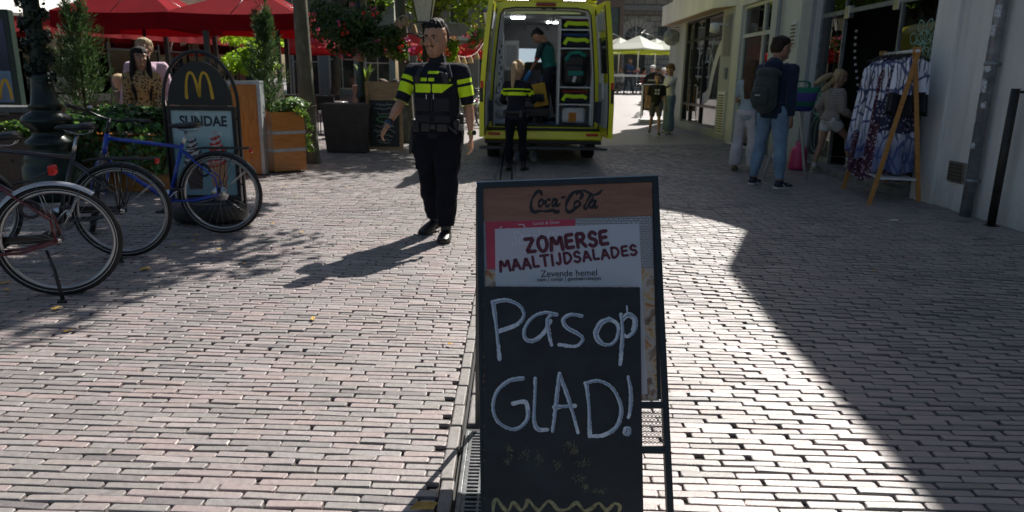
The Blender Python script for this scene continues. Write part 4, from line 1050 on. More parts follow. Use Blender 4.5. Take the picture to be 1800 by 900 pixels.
def conifer(par_loc, h, rad, label, seed, n=5200, cat='conifer', z0=0.05, dens=1.0, open_=.0):
    r = thing('conifer', label, cat, par_loc)
    g = np.random.default_rng(seed)
    mb = MB(); mb.tube([(0, 0, -.05), (.01, 0, h*.5), (0, .01, h*.93)], [.022, .014, .004], 6); mb.build('trunk', M('bark_dark', (.05, .035, .025), .9), r)
    # sprays rising from the trunk
    P = []; T = []
    ns = int(110*dens)
    for q in range(ns):
        t = g.random()**.8; z = z0+t*h*.82; a = g.uniform(0, 6.28); R_ = rad*(1-t)**.55*g.uniform(.55, 1.08)+.02
        L_ = h*.22*g.uniform(.6, 1.1)
        m = int(n/ns); s_ = g.random(m)
        x = np.cos(a)*R_*s_**.8; y = np.sin(a)*R_*s_**.8; zz = z+L_*s_**1.3
        w_ = .032*(1-s_*.6)
        P.append(np.stack([x+g.normal(0, w_), y+g.normal(0, w_), zz+g.normal(0, .02, m)], 1) if False else np.stack([x+g.normal(0, 1, m)*w_, y+g.normal(0, 1, m)*w_, zz+g.normal(0, .02, m)], 1))
        T.append(np.stack([np.cos(a)*np.ones(m), np.sin(a)*np.ones(m), np.full(m, 1.2)], 1))
    P = np.concatenate(P); T = np.concatenate(T)
    nn = len(P); T += g.normal(0, .45, (nn, 3)); T /= np.linalg.norm(T, axis=1)[:, None]
    B = np.cross(T, g.normal(0, 1, (nn, 3))); B /= np.linalg.norm(B, axis=1)[:, None]
    s_ = .06*g.uniform(.6, 1.4, nn)[:, None]
    V = np.stack([P-B*s_*.10, P+B*s_*.10, P+T*s_], 1).reshape(-1, 3); i = np.arange(nn)*3
    me = rawmesh('foliage', V, np.stack([i, i+1, i+2], 1), lfConf); link('foliage', me, r); return r
def ivy(name, label, cat, loc, size, n, seed, leaf=.07, mat=None, group=None, hang=.0):
    r = thing(name, label, cat, loc, 0, group); g = np.random.default_rng(seed)
    P, N = blob_points(n, (0, 0, 0), size, seed, .4, 14, .42); N[:, 2] += .6
    m = P[:, 2] > -size[2]*.5; P, N = P[m], N[m]
    if hang:
        k = int(n*.25); x = g.uniform(-size[0], size[0], k); z = -g.random(k)*hang
        P = np.concatenate([P, np.stack([x, -size[1]*np.ones(k)+g.normal(0, .03, k), z], 1)]); N = np.concatenate([N, np.tile([0, -1, .3], (k, 1))])
    leaves('foliage', P, N, leaf, mat or lfIvy, r, .85, seed, jitter=.45)
    mb = MB()
    for q in range(14):
        a = Vector((rnd.uniform(-.6, .6)*size[0], rnd.uniform(-.6, .6)*size[1], -size[2]*.5)); b = Vector((rnd.uniform(-.9, .9)*size[0], rnd.uniform(-.9, .9)*size[1], rnd.uniform(0, .8)*size[2]))
        mb.tube([a, (a+b)/2+Vector((0, 0, .05)), b], .004, 4)
    mb.build('stem', M('stem_green', (.05, .06, .02), .8), r); return r

# wooden planter + conifer + creeping juniper
pL = planter('wooden_planter', 'orange wooden planter with two grey bands at the foot of the pale tree trunk', 'planter', (-3.42, 10.55, .05), R(44), .50, .50, .84, mOr, (.30, .55))
conifer((-3.60, 10.62, .82), 1.5, .36, 'tall narrow conifer in the orange planter with grey bands', 4, 7000)
ivy('juniper', 'sprawling green juniper spilling over the orange planter corner', 'shrub', (-3.22, 10.5, .93), (.34, .28, .16), 900, 6, .06, leafmat('leaf_juniper', (.05, .12, .03), (.10, .2, .05), (.2, .3, .08), .3), hang=0)
r = thing('creeper', 'thin trailing creeper hanging down the right side of the orange planter', 'creeper', (-3.08, 10.25, .9))
mb = MB(); cr = [Vector((0, 0, .05)), Vector((.12, -.05, -.02)), Vector((.2, -.08, -.2)), Vector((.17, -.1, -.45)), Vector((.22, -.1, -.52))]; mb.tube(smooth_pts(cr, 5), .005, 4); mb.build('stem', M('stem_green'), r)
cp_ = smooth_pts(cr, 14); P = np.array([p[:] for p in cp_ for _ in range(3)]); P += np.random.default_rng(3).normal(0, .02, P.shape); leaves('foliage', P, np.tile([0, -1., .5], (len(P), 1)), .05, lfMid, r, .7, 3)
# tall wood screen with grey frame
r = thing('wood_screen', 'slim orange wooden screen with grey metal frame behind the arched ice cream sign', 'screen', (-3.72, 10.05, .05), R(8))
mb = MB(); mb.b2((-.16, -.12, 0), (.20, .12, 1.22)); mb.build('panel', mOrH, r)
mb = MB()
for x in (-.185, .205): mb.b2((x-.022, -.14, 0), (x+.022, .14, 1.25))
mb.b2((-.207, -.141, 1.221), (.227, .141, 1.27)); mb.build('frame', mBand, r)
r = thing('wooden_barrier', 'low orange wooden barrier standing behind the arched ice cream sign', 'panel', (-4.3, 10.2, .05)); mb = MB(); mb.b2((-.4, -.03, 0), (.35, .03, .85)); mb.build('panel', mOrH, r); mb = MB(); mb.b2((-.42, -.04, .851), (.37, .04, .9)); mb.build('top_rail', mBand, r)
# big dark planter with tree, lamp post and flower baskets
dp = planter('plastic_planter', 'large dark grey square planter under the hanging flower baskets', 'planter', (-3.08, 13.4, .05), R(6), .86, .8, .86, M('dark_planter', (.035, .033, .032), .55, var=.3, bump=.2), (), taper=.84)
mb = MB()
for z in (.28, .56): mb.b2((-.42*(.84+.16*z/.86)-.004, -.4*(.84+.16*z/.86)-.004, z-.006), (.42*(.84+.16*z/.86)+.004, .4*(.84+.16*z/.86)+.004, z+.006))
mb.b2((-.445, -.415, .80), (.445, .415, .855)); mb.build('rib', M('dark_planter'), dp)
mBark = NT('plane_bark'); o = mBark.obj(); mBark.base(mBark.ramp(mBark.noise(9, 5, .7, mBark.mapv(o, (1, 1, .4))), [(.35, (.075, .075, .055)), (.55, (.12, .115, .085)), (.7, (.19, .18, .14))])); mBark.set(Roughness=.85); mBark.bump(mBark.noise(25, 5, .7, mBark.mapv(o, (1, 1, .3))), .5, .01); mBark = mBark.m
def tree(label, loc, tr, th, lean, crown, n, seed, leafm, leaf=.11, trunk_top=.6, clumps=26, lowlimit=None, group=None, limbs=9):
    r = thing('tree', label, 'tree', loc, 0, group); rr = random.Random(seed); g = np.random.default_rng(seed)
    mb = MB(); top = Vector((lean[0], lean[1], th))
    pts = [Vector((0, 0, -.1)), Vector((lean[0]*.1, lean[1]*.1, th*.12)), Vector((lean[0]*.35, lean[1]*.35, th*.4)), Vector((lean[0]*.7, lean[1]*.7, th*.75)), top]
    mb.tube(smooth_pts(pts, 4), [tr*(1.25-.6*i/16) if i > 1 else tr*1.35 for i in range(17)], 14)
    cx = Vector(crown[0]); cr_ = crown[1]
    for q in range(limbs):
        a = q*2.4+rr.random(); e = cx+Vector((math.cos(a)*cr_[0]*.7, math.sin(a)*cr_[1]*.7, rr.uniform(-.5, .6)*cr_[2]))
        s_ = top*rr.uniform(.78, 1.0); mid = s_.lerp(e, .5)+Vector((0, 0, .3))
        mb.tube(smooth_pts([s_, mid, e], 5), [tr*.5*(1-.8*i/10) for i in range(11)], 6)
    mb.build('trunk', mBark, r)
    P, N = blob_points(n, tuple(cx), cr_, seed, .35, clumps, .36)
    if lowlimit is not None: m = P[:, 2] > lowlimit; P, N = P[m], N[m]
    leaves('crown', P, N, leaf, leafm, r, .75, seed); return r
# two street trees: crowns above the frame, dappled shade on the bricks
tree('slim street tree with smooth grey green trunk beside the orange planter', (-3.30, 11.6, .05), .125, 4.2, (-.1, .1), ((1.4, -1.6, 5.3), (2.4, 2.4, 1.5)), 9500, 11, lfMid, .16, clumps=30)
tree('street tree with pale trunk behind the walking officer', (-2.28, 15.6, .05), .13, 4.6, (-.25, .1), ((1.5, 1.3, 5.9), (2.6, 1.7, 1.5)), 6000, 12, lfMid, .15, clumps=30)
# flower lamp post behind dark planter
mLP = M('lamp_green_black', (.012, .022, .018), .3, .3, var=.3, vs=14, bump=.1)
mFlow = {'pink': leafmat('petal_pink', (.5, .05, .18), (.65, .12, .3), None, .4), 'red': leafmat('petal_red', (.5, .015, .01), (.7, .05, .03), None, .4), 'mag': leafmat('petal_magenta', (.35, .015, .25), (.55, .04, .4), None, .4), 'orange': leafmat('petal_orange', (.7, .12, .05), (.8, .3, .15), None, .4)}
def basket(label, loc, size, seed, cols=('pink', 'red'), n=2600, leaf=.07, group='hanging flower baskets', fl=.06, green=None, chain=.5, fr=.045):
    r = thing('flower_basket', label, 'flower basket', loc, 0, group)
    P, N = blob_points(n, (0, 0, 0), size, seed, .45, 16, .42); leaves('foliage', P, N, leaf, green or lfDark, r, .7, seed)
    for q, c in enumerate(cols):
        P, N = blob_points(int(n*fr), (0, 0, .03), tuple(x*1.08 for x in size), seed+q+5, .85, 0); g = np.random.default_rng(seed+q)
        k = g.integers(0, max(1, len(P)//5), len(P)); P = P[k]+g.normal(0, .03, P.shape)
        leaves('blossom', P, N[k], fl, mFlow[c], r, .9, seed+q)
    mb = MB(); mb.lathe([(.05, -.12), (.14, -.1), (.2, .0), (.21, .05), (.18, .05)], (0, 0, -.05), n=16); mb.build('bowl', M('basket_brown', (.04, .03, .02), .9), r)
    mb = MB()
    for k in range(3): mb.tube([(.19*math.cos(k*2.1), .19*math.sin(k*2.1), 0), (0, 0, chain)], .004, 4)
    mb.build('chain', mBlack, r); return r
r = thing('lamp_post', 'ornate dark green cast iron post rising behind the dark planter', 'lamp post', (-2.98, 14.2, .05))
mb = MB(); mb.lathe([(.17, 0), (.17, .3), (.14, .34), (.15, .4), (.10, .55), (.09, .9), (.12, .95), (.10, 1.0), (.075, 1.1), (.09, 1.3), (.06, 1.4), (.055, 2.2), (.08, 2.25), (.05, 2.3), (.045, 3.6)], n=20); mb.build('post', mLP, r)
mb = MB(); mb.tube(smooth_pts([Vector((-.7, 0, 2.75)), Vector((-.35, 0, 2.95)), Vector((0, 0, 2.8)), Vector((.35, 0, 2.95)), Vector((.7, 0, 2.75))], 5), .018, 6); mb.build('bracket', mLP, r)
mb = MB(); mb.lathe([(.07, 0), (.10, .02), (.09, .07), (.06, .14), (.05, .17)], (0, -.0, 1.62), n=14); mb.build('bell', M('terracotta_bell', (.35, .2, .13), .8), r)
basket('largest hanging flower basket of dark leaves above the dark grey planter', (-3.25, 14.1, 2.28), (.76, .5, .56), 21, ('pink', 'red'), 6000, fr=.012)
basket('dark flower basket hanging closer to the walking officer, right of the planter post', (-2.62, 14.0, 2.06), (.5, .4, .36), 22, ('pink',), 3000, fr=.012)

# street chalk menu board
r = thing('menu_board', 'wooden A-frame menu board with a dark chalk panel by the walking officer', 'menu board', (-2.42, 13.5, .05), R(2))
mWd = wood('pale_wood', (.40, .26, .13), (.22, .13, .06), .6)
mb = MB(); T = Matrix.Rotation(R(-9), 4, 'X')
mb.b2((-.33, -.02, 0), (-.28, .02, 1.28)); mb.b2((.28, -.02, 0), (.33, .02, 1.28)); mb.b2((-.28, -.018, .93), (.28, .018, 1.27)); mb.b2((-.28, -.018, .02), (.28, .018, .07)); mb.xf(Matrix.Translation((0, -.1, 0)) @ T); mb.build('frame', mWd, r)
mb = MB(); mb.b2((-.279, -.01, .071), (.279, .01, .929)); mb.xf(Matrix.Translation((0, -.1, 0)) @ T); pn = mb.build('panel', M('slate', (.015, .018, .018), .6), r)
mb = MB(); rr = random.Random(8)
def squig(cx, cz, w_, h_, k, wd): ribbon(mb, smooth_pts([Vector((cx-w_/2+w_*i/k, -.0115, cz+rr.uniform(-h_, h_))) for i in range(k+1)], 3), wd, (0, -1, 0), .001)
for (z, w_, h_, k) in ((.85, .3, .02, 9), (.78, .36, .02, 12), (.68, .25, .03, 7), (.45, .34, .02, 12), (.36, .4, .04, 10), (.28, .3, .03, 8), (.2, .26, .02, 9), (.15, .2, .015, 8)): squig(0, z, w_, h_, k, .009)
mb.xf(Matrix.Translation((0, -.1, 0)) @ T); mb.build('chalk_scribble', M('pale_chalk', (.4, .42, .38), .9), pn)
mb = MB(); ribbon(mb, smooth_pts([Vector((.14*math.cos(t), -.0117, .58+.05*math.sin(t))) for t in np.linspace(0, 6.3, 12)], 3), .02, (0, -1, 0), .001); mb.xf(Matrix.Translation((0, -.1, 0)) @ T); mb.build('chalk_scribble', M('green_chalk', (.1, .3, .12), .9), pn)
mb = MB(); T2 = Matrix.Translation((0, .12, 0)) @ Matrix.Rotation(R(9), 4, 'X'); mb.b2((-.33, -.02, 0), (-.28, .02, 1.26)); mb.b2((.28, -.02, 0), (.33, .02, 1.26)); mb.b2((-.28, -.018, .5), (.28, .018, .56)); mb.xf(T2); mb.build('rear_frame', mWd, r)

# foreground cast iron lamp post at far left
lp = thing('lamp_post', 'thick dark green cast iron lamp post with a wide moulded base behind the bicycles', 'lamp post', (-5.02, 7.75, .05))
mb = MB()
mb.lathe([(.30, 0), (.31, .05), (.30, .36), (.27, .40), (.28, .44), (.25, .50), (.22, .56), (.24, .59), (.235, .63), (.17, .68), (.15, .72), (.16, .74), (.245, .82), (.25, .86), (.22, .90), (.145, .94), (.15, .97), (.165, .985), (.13, 1.03), (.105, 1.2), (.095, 1.3), (.085, 1.35)], n=32)
mb.build('base', mLP, lp)
mb = MB(); n = 24; prof = [(.085, 1.33), (.08, 1.8), (.075, 2.6), (.07, 4.6)]
vs = []
for r_, z in prof:
    for k in range(n*2): a = math.pi*k/n; rr_ = r_*(1-.10*(k % 2)); vs.append((rr_*math.cos(a), rr_*math.sin(a), z))
m2 = n*2; mb.add(vs, [(i*m2+k, i*m2+(k+1) % m2, (i+1)*m2+(k+1) % m2, (i+1)*m2+k) for i in range(3) for k in range(m2)], 0, True); mb.build('shaft', mLP, lp)
mb = MB(); tq = [Vector((.6*math.cos(a), -.15, 4.3+.3*math.sin(a))) for a in np.linspace(0, math.pi, 8)]; mb.tube(tq, .02, 6); mb.build('bracket', mLP, lp)
mb = MB(); rr = random.Random(5)
for k in range(2):
    ribbon(mb, smooth_pts([Vector((-.075+.014*i, -.098+abs(i-5)*.0022, 2.27-.045*k+rr.uniform(-.012, .012))) for i in range(11)], 3), .012, (0, -1, 0), .004)
mb.build('graffiti', M('pink_spray', (.5, .03, .3), .6), lp)
gl = thing('garland', 'dark leafy garland winding round the shaft of the green lamp post', 'garland', (-5.02, 7.75, 1.4))
g = np.random.default_rng(31); k = 1900; t = g.random(k); a = t*42+g.normal(0, .9, k); rr_ = .10+.04*g.random(k)
P = np.stack([rr_*np.cos(a), rr_*np.sin(a), t*1.5-.1], 1); N = np.stack([np.cos(a), np.sin(a), .3*np.ones(k)], 1)
leaves('foliage', P, N, .055, leafmat('leaf_garland', (.008, .012, .008), (.015, .03, .012), (.05, .08, .04), .1, .3), gl, .6, 31)
basket('trailing basket of magenta flowers hanging from the green lamp post, top left corner', (-5.35, 7.7, 2.62), (.62, .5, .30), 41, ('mag', 'mag'), 2600, .06)
basket('thin trailing basket with magenta blooms hanging right of the green lamp post', (-4.55, 7.7, 2.60), (.60, .45, .26), 43, ('mag', 'mag'), 1600, .05)

# arched ice cream sign
MX, MYy = -2.93, 6.78
ms = thing('arched_sign', 'black arched pavement sign with golden arches and a sundae poster on a round base', 'pavement sign', (MX, MYy, .05), R(3)); ms.scale = (.84, .9, .95)
mb = MB(); mb.lathe([(.40, 0), (.42, .02), (.42, .12), (.39, .16), (.30, .17), (.29, .13), (.05, .12)], n=36, sx=1, sy=.75); mb.build('base', M('rubber_base', (.02, .02, .02), .6, bump=.2), ms)
mSg = M('sign_black', (.012, .012, .013), .4)
hw_, zt_ = .405, 1.14
mb = MB(); arc = [Vector((-hw_, 0, .1)), Vector((-hw_, 0, zt_))] + [Vector((-hw_*math.cos(a), 0, zt_+.50*math.sin(a))) for a in np.linspace(.12, math.pi-.12, 22)] + [Vector((hw_, 0, zt_)), Vector((hw_, 0, .1))]
mb.tube(arc, .019, 10, upv=(0, 1, 0)); mb.build('tube_frame', mSg, ms)
mb = MB(); dome = [(-.35, .018, 1.13)] + [(-.35*math.cos(a), .018, 1.13+.42*math.sin(a)) for a in np.linspace(0.05, math.pi-.05, 24)] + [(.35, .018, 1.13)]; mb.prism(dome, (0, -.036, 0)); mb.build('header_panel', mSg, ms)
mb = MB()
for a in (.7, 1.57, 2.44): mb.tube([(-.35*math.cos(a), 0, 1.13+.41*math.sin(a)), (-.405*math.cos(a), 0, 1.14+.49*math.sin(a))], .012, 6)
for s_ in (-1, 1):
    for z in (.35, 1.0): mb.tube([(s_*.37, 0, z), (s_*.405, 0, z)], .01, 6)
mb.build('spacer', mSg, ms)
def msx(px, py): # picture -> sign face plane
    n = Vector((math.sin(R(3)), -math.cos(R(3)), 0)); p = onplane(px, py, Vector((MX, MYy, .05))+n*.022, n)
    q = Matrix.Rotation(-R(3), 3, 'Z') @ (p-Vector((MX, MYy, .05))); return Vector((q.x/.84, q.y/.9, q.z/.95))
def mz(x, y): return Vector((-.0+(x-186)*.00262, -.0185, 1.20+(228-y)*.00222))
mb = MB()
for pl in ([(133,226),(134,190),(139,150),(150,122),(165,126),(176,160),(186,218)], [(186,218),(190,180),(197,140),(208,120),(222,128),(233,165),(240,226)]):
    P = smooth_pts([mz(*p) for p in pl], 5); L_ = len(P)
    ribbon(mb, P, .036, (0, -1, 0), .001, wf=lambda t: 1.0-.35*math.sin(t*math.pi))
mb.build('arches_emblem', M('golden', (.65, .38, .02), .5), ms)
mb = MB()
mb.b2((-.375, -.03, .18), (-.335, .03, 1.12)); mb.b2((.335, -.03, .18), (.375, .03, 1.12)); mb.b2((-.335, -.0301, 1.08), (.335, .0301, 1.121)); mb.b2((-.335, -.0301, .18), (.335, .0301, .24)); mb.build('poster_frame', mSg, ms)
k = NT('sundae_backdrop'); o = k.obj(); z = k.n('ShaderNodeSeparateXYZ'); k.l(o, z.inputs[0])
bk_ = k.n('ShaderNodeTexVoronoi'); bk_.inputs['Scale'].default_value = 7; k.l(o, bk_.inputs[0])
base = k.ramp(k.math('ADD', z.outputs[2], k.math('MULTIPLY', k.noise(4, 3, .5, o), .3)), [(.35, (.25, .42, .48)), (.85, (.13, .30, .33)), (1.15, (.42, .58, .60))])
k.base(k.mix(k.ramp(bk_.outputs['Distance'], [(.10, .45), (.22, 0.)]), base, (.7, .8, .8))); k.set(Roughness=.35)
mb = MB(); mb.b2((-.335, -.012, .24), (.335, .012, 1.08)); pp = mb.build('poster', k.m, ms)
me = textmesh('SUNDAE', 1, .035); co = np.array([v.co[:] for v in me.vertices]); mn, mx = co.min(0), co.max(0)
for v in me.vertices: v.co = Vector((-.245+(v.co.x-mn[0])/(mx[0]-mn[0])*.52, -.0135-(.0006 if v.co.z > 0 else 0), .925+(v.co.y-mn[1])/(mx[1]-mn[1])*.105))
me.materials.append(M('poster_ink', (.02, .035, .045), .5)); link('poster_lettering', me, ms)
def swirl(cx, cz, s_, m1, m2, seed):
    mb = MB(); rr = random.Random(seed)
    for q in range(7):
        w_ = s_*(1-.13*q); z = cz+q*s_*.24
        pts = [(cx+w_*math.cos(a)*.62, -.0125-.0004*q, z+w_*.2*math.sin(a)+.18*w_*math.cos(a)) for a in np.linspace(0, 6.28, 20)[:-1]]
        mb.add(pts, [tuple(range(19))])
    mb.build('poster_picture', m1, ms); mb = MB()
    for q in range(6):
        w_ = s_*(1-.13*q); z = cz+q*s_*.24
        ribbon(mb, smooth_pts([Vector((cx+w_*math.cos(a)*.6, -.0156, z+w_*.2*math.sin(a)+.18*w_*math.cos(a)+rr.uniform(-.004, .004))) for a in np.linspace(3.3, 6.2, 6)], 4), s_*.10, (0, -1, 0), .0003, wf=lambda t: .4+abs(math.sin(t*6+q)))
    mb.build('poster_picture', m2, ms)
mIce = M('ice_cream', (.62, .60, .58), .5, var=.15, vs=30)
swirl(-.13, .56, .19, mIce, M('choc_sauce', (.06, .04, .035), .4), 1); swirl(.13, .58, .20, M('ice_pink', (.62, .45, .42), .5, var=.2, vs=30), M('red_sauce', (.45, .03, .03), .4), 2)
for cx, m_ in ((-.13, M('cup_choc', (.08, .055, .05), .5)), (.14, M('cup_orange', (.50, .25, .12), .5))):
    mb = MB(); mb.add([(cx-.075, -.0127, .3), (cx+.075, -.0127, .3), (cx+.1, -.0127, .57), (cx-.1, -.0127, .57)], [(0, 1, 2, 3)]); mb.build('poster_picture', m_, ms)
# ================================================================== LEFT BACKGROUND
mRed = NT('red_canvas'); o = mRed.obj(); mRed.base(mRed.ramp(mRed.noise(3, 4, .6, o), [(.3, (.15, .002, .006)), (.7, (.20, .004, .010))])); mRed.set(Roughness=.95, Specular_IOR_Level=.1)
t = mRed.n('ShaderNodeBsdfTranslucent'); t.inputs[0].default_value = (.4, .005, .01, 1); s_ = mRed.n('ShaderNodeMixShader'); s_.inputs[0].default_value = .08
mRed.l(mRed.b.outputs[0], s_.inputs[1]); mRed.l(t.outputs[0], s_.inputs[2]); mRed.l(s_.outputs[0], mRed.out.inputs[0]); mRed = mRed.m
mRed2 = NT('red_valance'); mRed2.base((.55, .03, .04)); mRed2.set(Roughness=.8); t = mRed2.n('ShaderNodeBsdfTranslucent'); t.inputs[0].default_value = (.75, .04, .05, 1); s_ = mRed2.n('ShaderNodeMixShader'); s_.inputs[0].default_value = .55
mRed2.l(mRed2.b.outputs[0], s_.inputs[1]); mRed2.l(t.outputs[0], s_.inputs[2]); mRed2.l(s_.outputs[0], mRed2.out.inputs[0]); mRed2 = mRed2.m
def canopy_cloth(mb, h, z0, z1, val, scallop=0, sag=.04):
    n = 8; e = []
    for s_ in range(4):
        a = R(45+90*s_); b = R(135+90*s_)
        pa = Vector((math.cos(a)*h*1.414, math.sin(a)*h*1.414, z0)); pb = Vector((math.cos(b)*h*1.414, math.sin(b)*h*1.414, z0))
        for q in range(n): p = pa.lerp(pb, q/n); p.z -= sag*math.sin(math.pi*q/n); e.append(p)
    N = len(e); rows = [[p for p in e], [p.lerp(Vector((0, 0, z1)), .5)-Vector((0, 0, sag)) for p in e], [p.lerp(Vector((0, 0, z1)), .97) for p in e]]
    v = [p for r_ in rows for p in r_]; f = [(i*N+k, i*N+(k+1) % N, (i+1)*N+(k+1) % N, (i+1)*N+k) for i in range(2) for k in range(N)]+[tuple(2*N+k for k in range(N))]
    mb.add(v, f)
    vv = e + [p*1.004-Vector((0, 0, val+rnd.uniform(-.01, .01))) for p in e]; mb.add(vv, [(k, (k+1) % N, N+(k+1) % N, N+k) for k in range(N)])
def parasol(label, loc, rz, half, z0, z1, val, m, polem, group, mval=None, ribs=True):
    r = thing('parasol', label, 'parasol', loc, rz, group)
    mb = MB(); canopy_cloth(mb, half, z0, z1, val); mb.build('canopy', m, r)
    mb = MB(); mb.tube([(0, 0, 0), (0, 0, z1)], .035, 10); mb.build('pole', polem, r)
    if ribs:
        for k in range(8):
            a = k*math.pi/4; L_ = half*(1.38 if k % 2 else .97); mb = MB(); mb.tube([(0, 0, z1-.08), (math.cos(a)*L_, math.sin(a)*L_, z0-.02)], .012, 5); mb.build('rib', polem, r)
    mb = MB(); mb.b2((-.35, -.35, 0), (.35, .35, .08), bev=.01); mb.build('base', mBlack, r); return r
GR = 'red terrace parasols'
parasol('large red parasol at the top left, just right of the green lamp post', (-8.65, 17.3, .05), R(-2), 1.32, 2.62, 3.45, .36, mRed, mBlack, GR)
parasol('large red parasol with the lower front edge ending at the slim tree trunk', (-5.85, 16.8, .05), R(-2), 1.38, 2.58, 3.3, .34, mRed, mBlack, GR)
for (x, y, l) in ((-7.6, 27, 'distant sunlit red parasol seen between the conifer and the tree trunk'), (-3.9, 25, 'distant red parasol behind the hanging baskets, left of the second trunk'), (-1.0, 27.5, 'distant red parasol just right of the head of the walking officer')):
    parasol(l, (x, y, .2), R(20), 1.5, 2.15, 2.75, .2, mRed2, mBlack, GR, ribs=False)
# restaurant: facade direction
RP0, RP1 = Vector((-11.8, 15.6, 0)), Vector((-8.6, 25.5, 0))
Mx, RL = frameof(RP0, RP1)
REST = thing('restaurant_building', 'restaurant front with dark windows behind the red awning', 'building', RP0+Vector((-.8, 1.5, 0)), math.atan2((RP1-RP0).y, (RP1-RP0).x))
mBrick = NT('dark_brick'); o = mBrick.obj(); b_ = mBrick.n('ShaderNodeTexBrick'); b_.inputs['Scale'].default_value = 1; b_.inputs['Brick Width'].default_value = .22; b_.inputs['Row Height'].default_value = .07; b_.inputs['Mortar Size'].default_value = .008
b_.inputs['Color1'].default_value = (.14, .075, .05, 1); b_.inputs['Color2'].default_value = (.21, .12, .08, 1); b_.inputs['Mortar'].default_value = (.2, .19, .17, 1); mBrick.l(mBrick.mapv(o, (1, 1, 1), (math.pi/2, 0, 0)), b_.inputs[0]); mBrick.base(b_.outputs[0]); mBrick.set(Roughness=.85); mBrick = mBrick.m
ops = [(a, a+1.9, .5, 2.5) for a in (-3.6, -1.4, .8, 3.0, 5.2, 7.4)]+[(a, a+1.1, 3.9, 5.9) for a in (-3, -.6, 1.8, 4.2, 6.6)]
wall(-4, 9.6, -.1, 9, ops, .3).build('wall', mBrick, REST)
mb = MB(); mb.b2((-4, .3, 8.8), (9.6, 8, 9)); mb.build('roof', M('roof_felt'), REST)
mPane = glass('restaurant_glass', (.35, .38, .36), .03, 2.2); mOlive = M('olive_frame', (.20, .19, .11), .6)
for (a, b, c, d) in ops:
    mb = MB(); 
    for x in (a+.03, (a+b)/2, b-.03): mb.b2((x-.03, .08, c), (x+.03, .15, d))
    for z in (c+.03, d-.03, c+(d-c)*.7): mb.b2((a+.06, .082, z-.03), (b-.06, .148, z+.03))
    w_ = mb.build('window', mOlive, REST); mb = MB(); mb.b2((a, .11, c), (b, .118, d)); mb.build('pane', mPane, w_)
mb = MB(); mb.b2((-3.9, 1.6, 0), (9.5, 1.7, 3)); mb.b2((-3.9, .31, 2.9), (9.5, 1.6, 2.95)); mb.build('inner_wall', M('warm_room', (.11, .07, .04), .9), REST)
aw = thing('awning', 'long cream awning with red valance along the restaurant front', 'awning', RP0, REST.rotation_euler.z)
mb = MB(); mb.add([(-3.5, 0, 2.66), (9.4, 0, 2.66), (9.4, 1.6, 3.5), (-3.5, 1.6, 3.5)], [(0, 1, 2, 3)]); mb.build('awning_sheet', M('cream_canvas', (.72, .70, .66), .8), aw)
mb = MB(); mb.b2((-3.5, -.05, 2.60), (9.4, .03, 2.68), bev=.01); mb.build('front_bar', M('bar_cream', (.42, .41, .36), .5), aw)
mb = MB(); N = 90; vs = []
for q in range(N+1):
    x = -3.5+12.9*q/N; w_ = .02*math.sin(q*1.3)+.01*math.sin(q*3.1); vs += [(x, -.02+w_*.3, 2.6), (x, -.04+w_, 2.27-.015*abs(math.sin(q*.9)))]
mb.add(vs, [(2*q, 2*q+2, 2*q+3, 2*q+1) for q in range(N)], 0, True); vl = mb.build('valance', mRed2, aw)
for x, s_ in ((-.3, 'ala'),):
    me = textmesh(s_, .24, .0); 
    for v in me.vertices: v.co = Vector((x+v.co.x, -.075, 2.36+v.co.y))
    me.materials.append(M('white_print')); link('valance_lettering', me, aw)
for x in (-1.6, .35, 3.2, 6.2): mb = MB(); mb.tube([(x, .0, 2.6), (x+.35, .75, 1.2)], .03, 6); mb.build('awning_arm', M('arm_white', (.5, .5, .5), .5), aw)
# glass terrace screens under the awning
for i, x in enumerate((3.6, 5.6)):
    r = thing('terrace_screen', ('near','far')[i]+' dark framed glass terrace screen under the red awning valance', 'glass screen', Mx @ Vector((x, -.2, .05)), REST.rotation_euler.z)
    mb = MB(); mb.b2((0, -.03, 0), (.06, .03, 2.1)); mb.b2((1.7, -.03, 0), (1.76, .03, 2.1)); mb.b2((.06, -.028, 1.9), (1.7, .028, 1.95)); mb.b2((.06, -.028, .7), (1.7, .028, .75)); mb.build('frame', mBlack, r)
    mb = MB(); mb.b2((.06, -.004, .75), (1.7, .004, 1.9)); mb.build('pane', glass('clear_pane', (.85, .9, .88), .01), r)
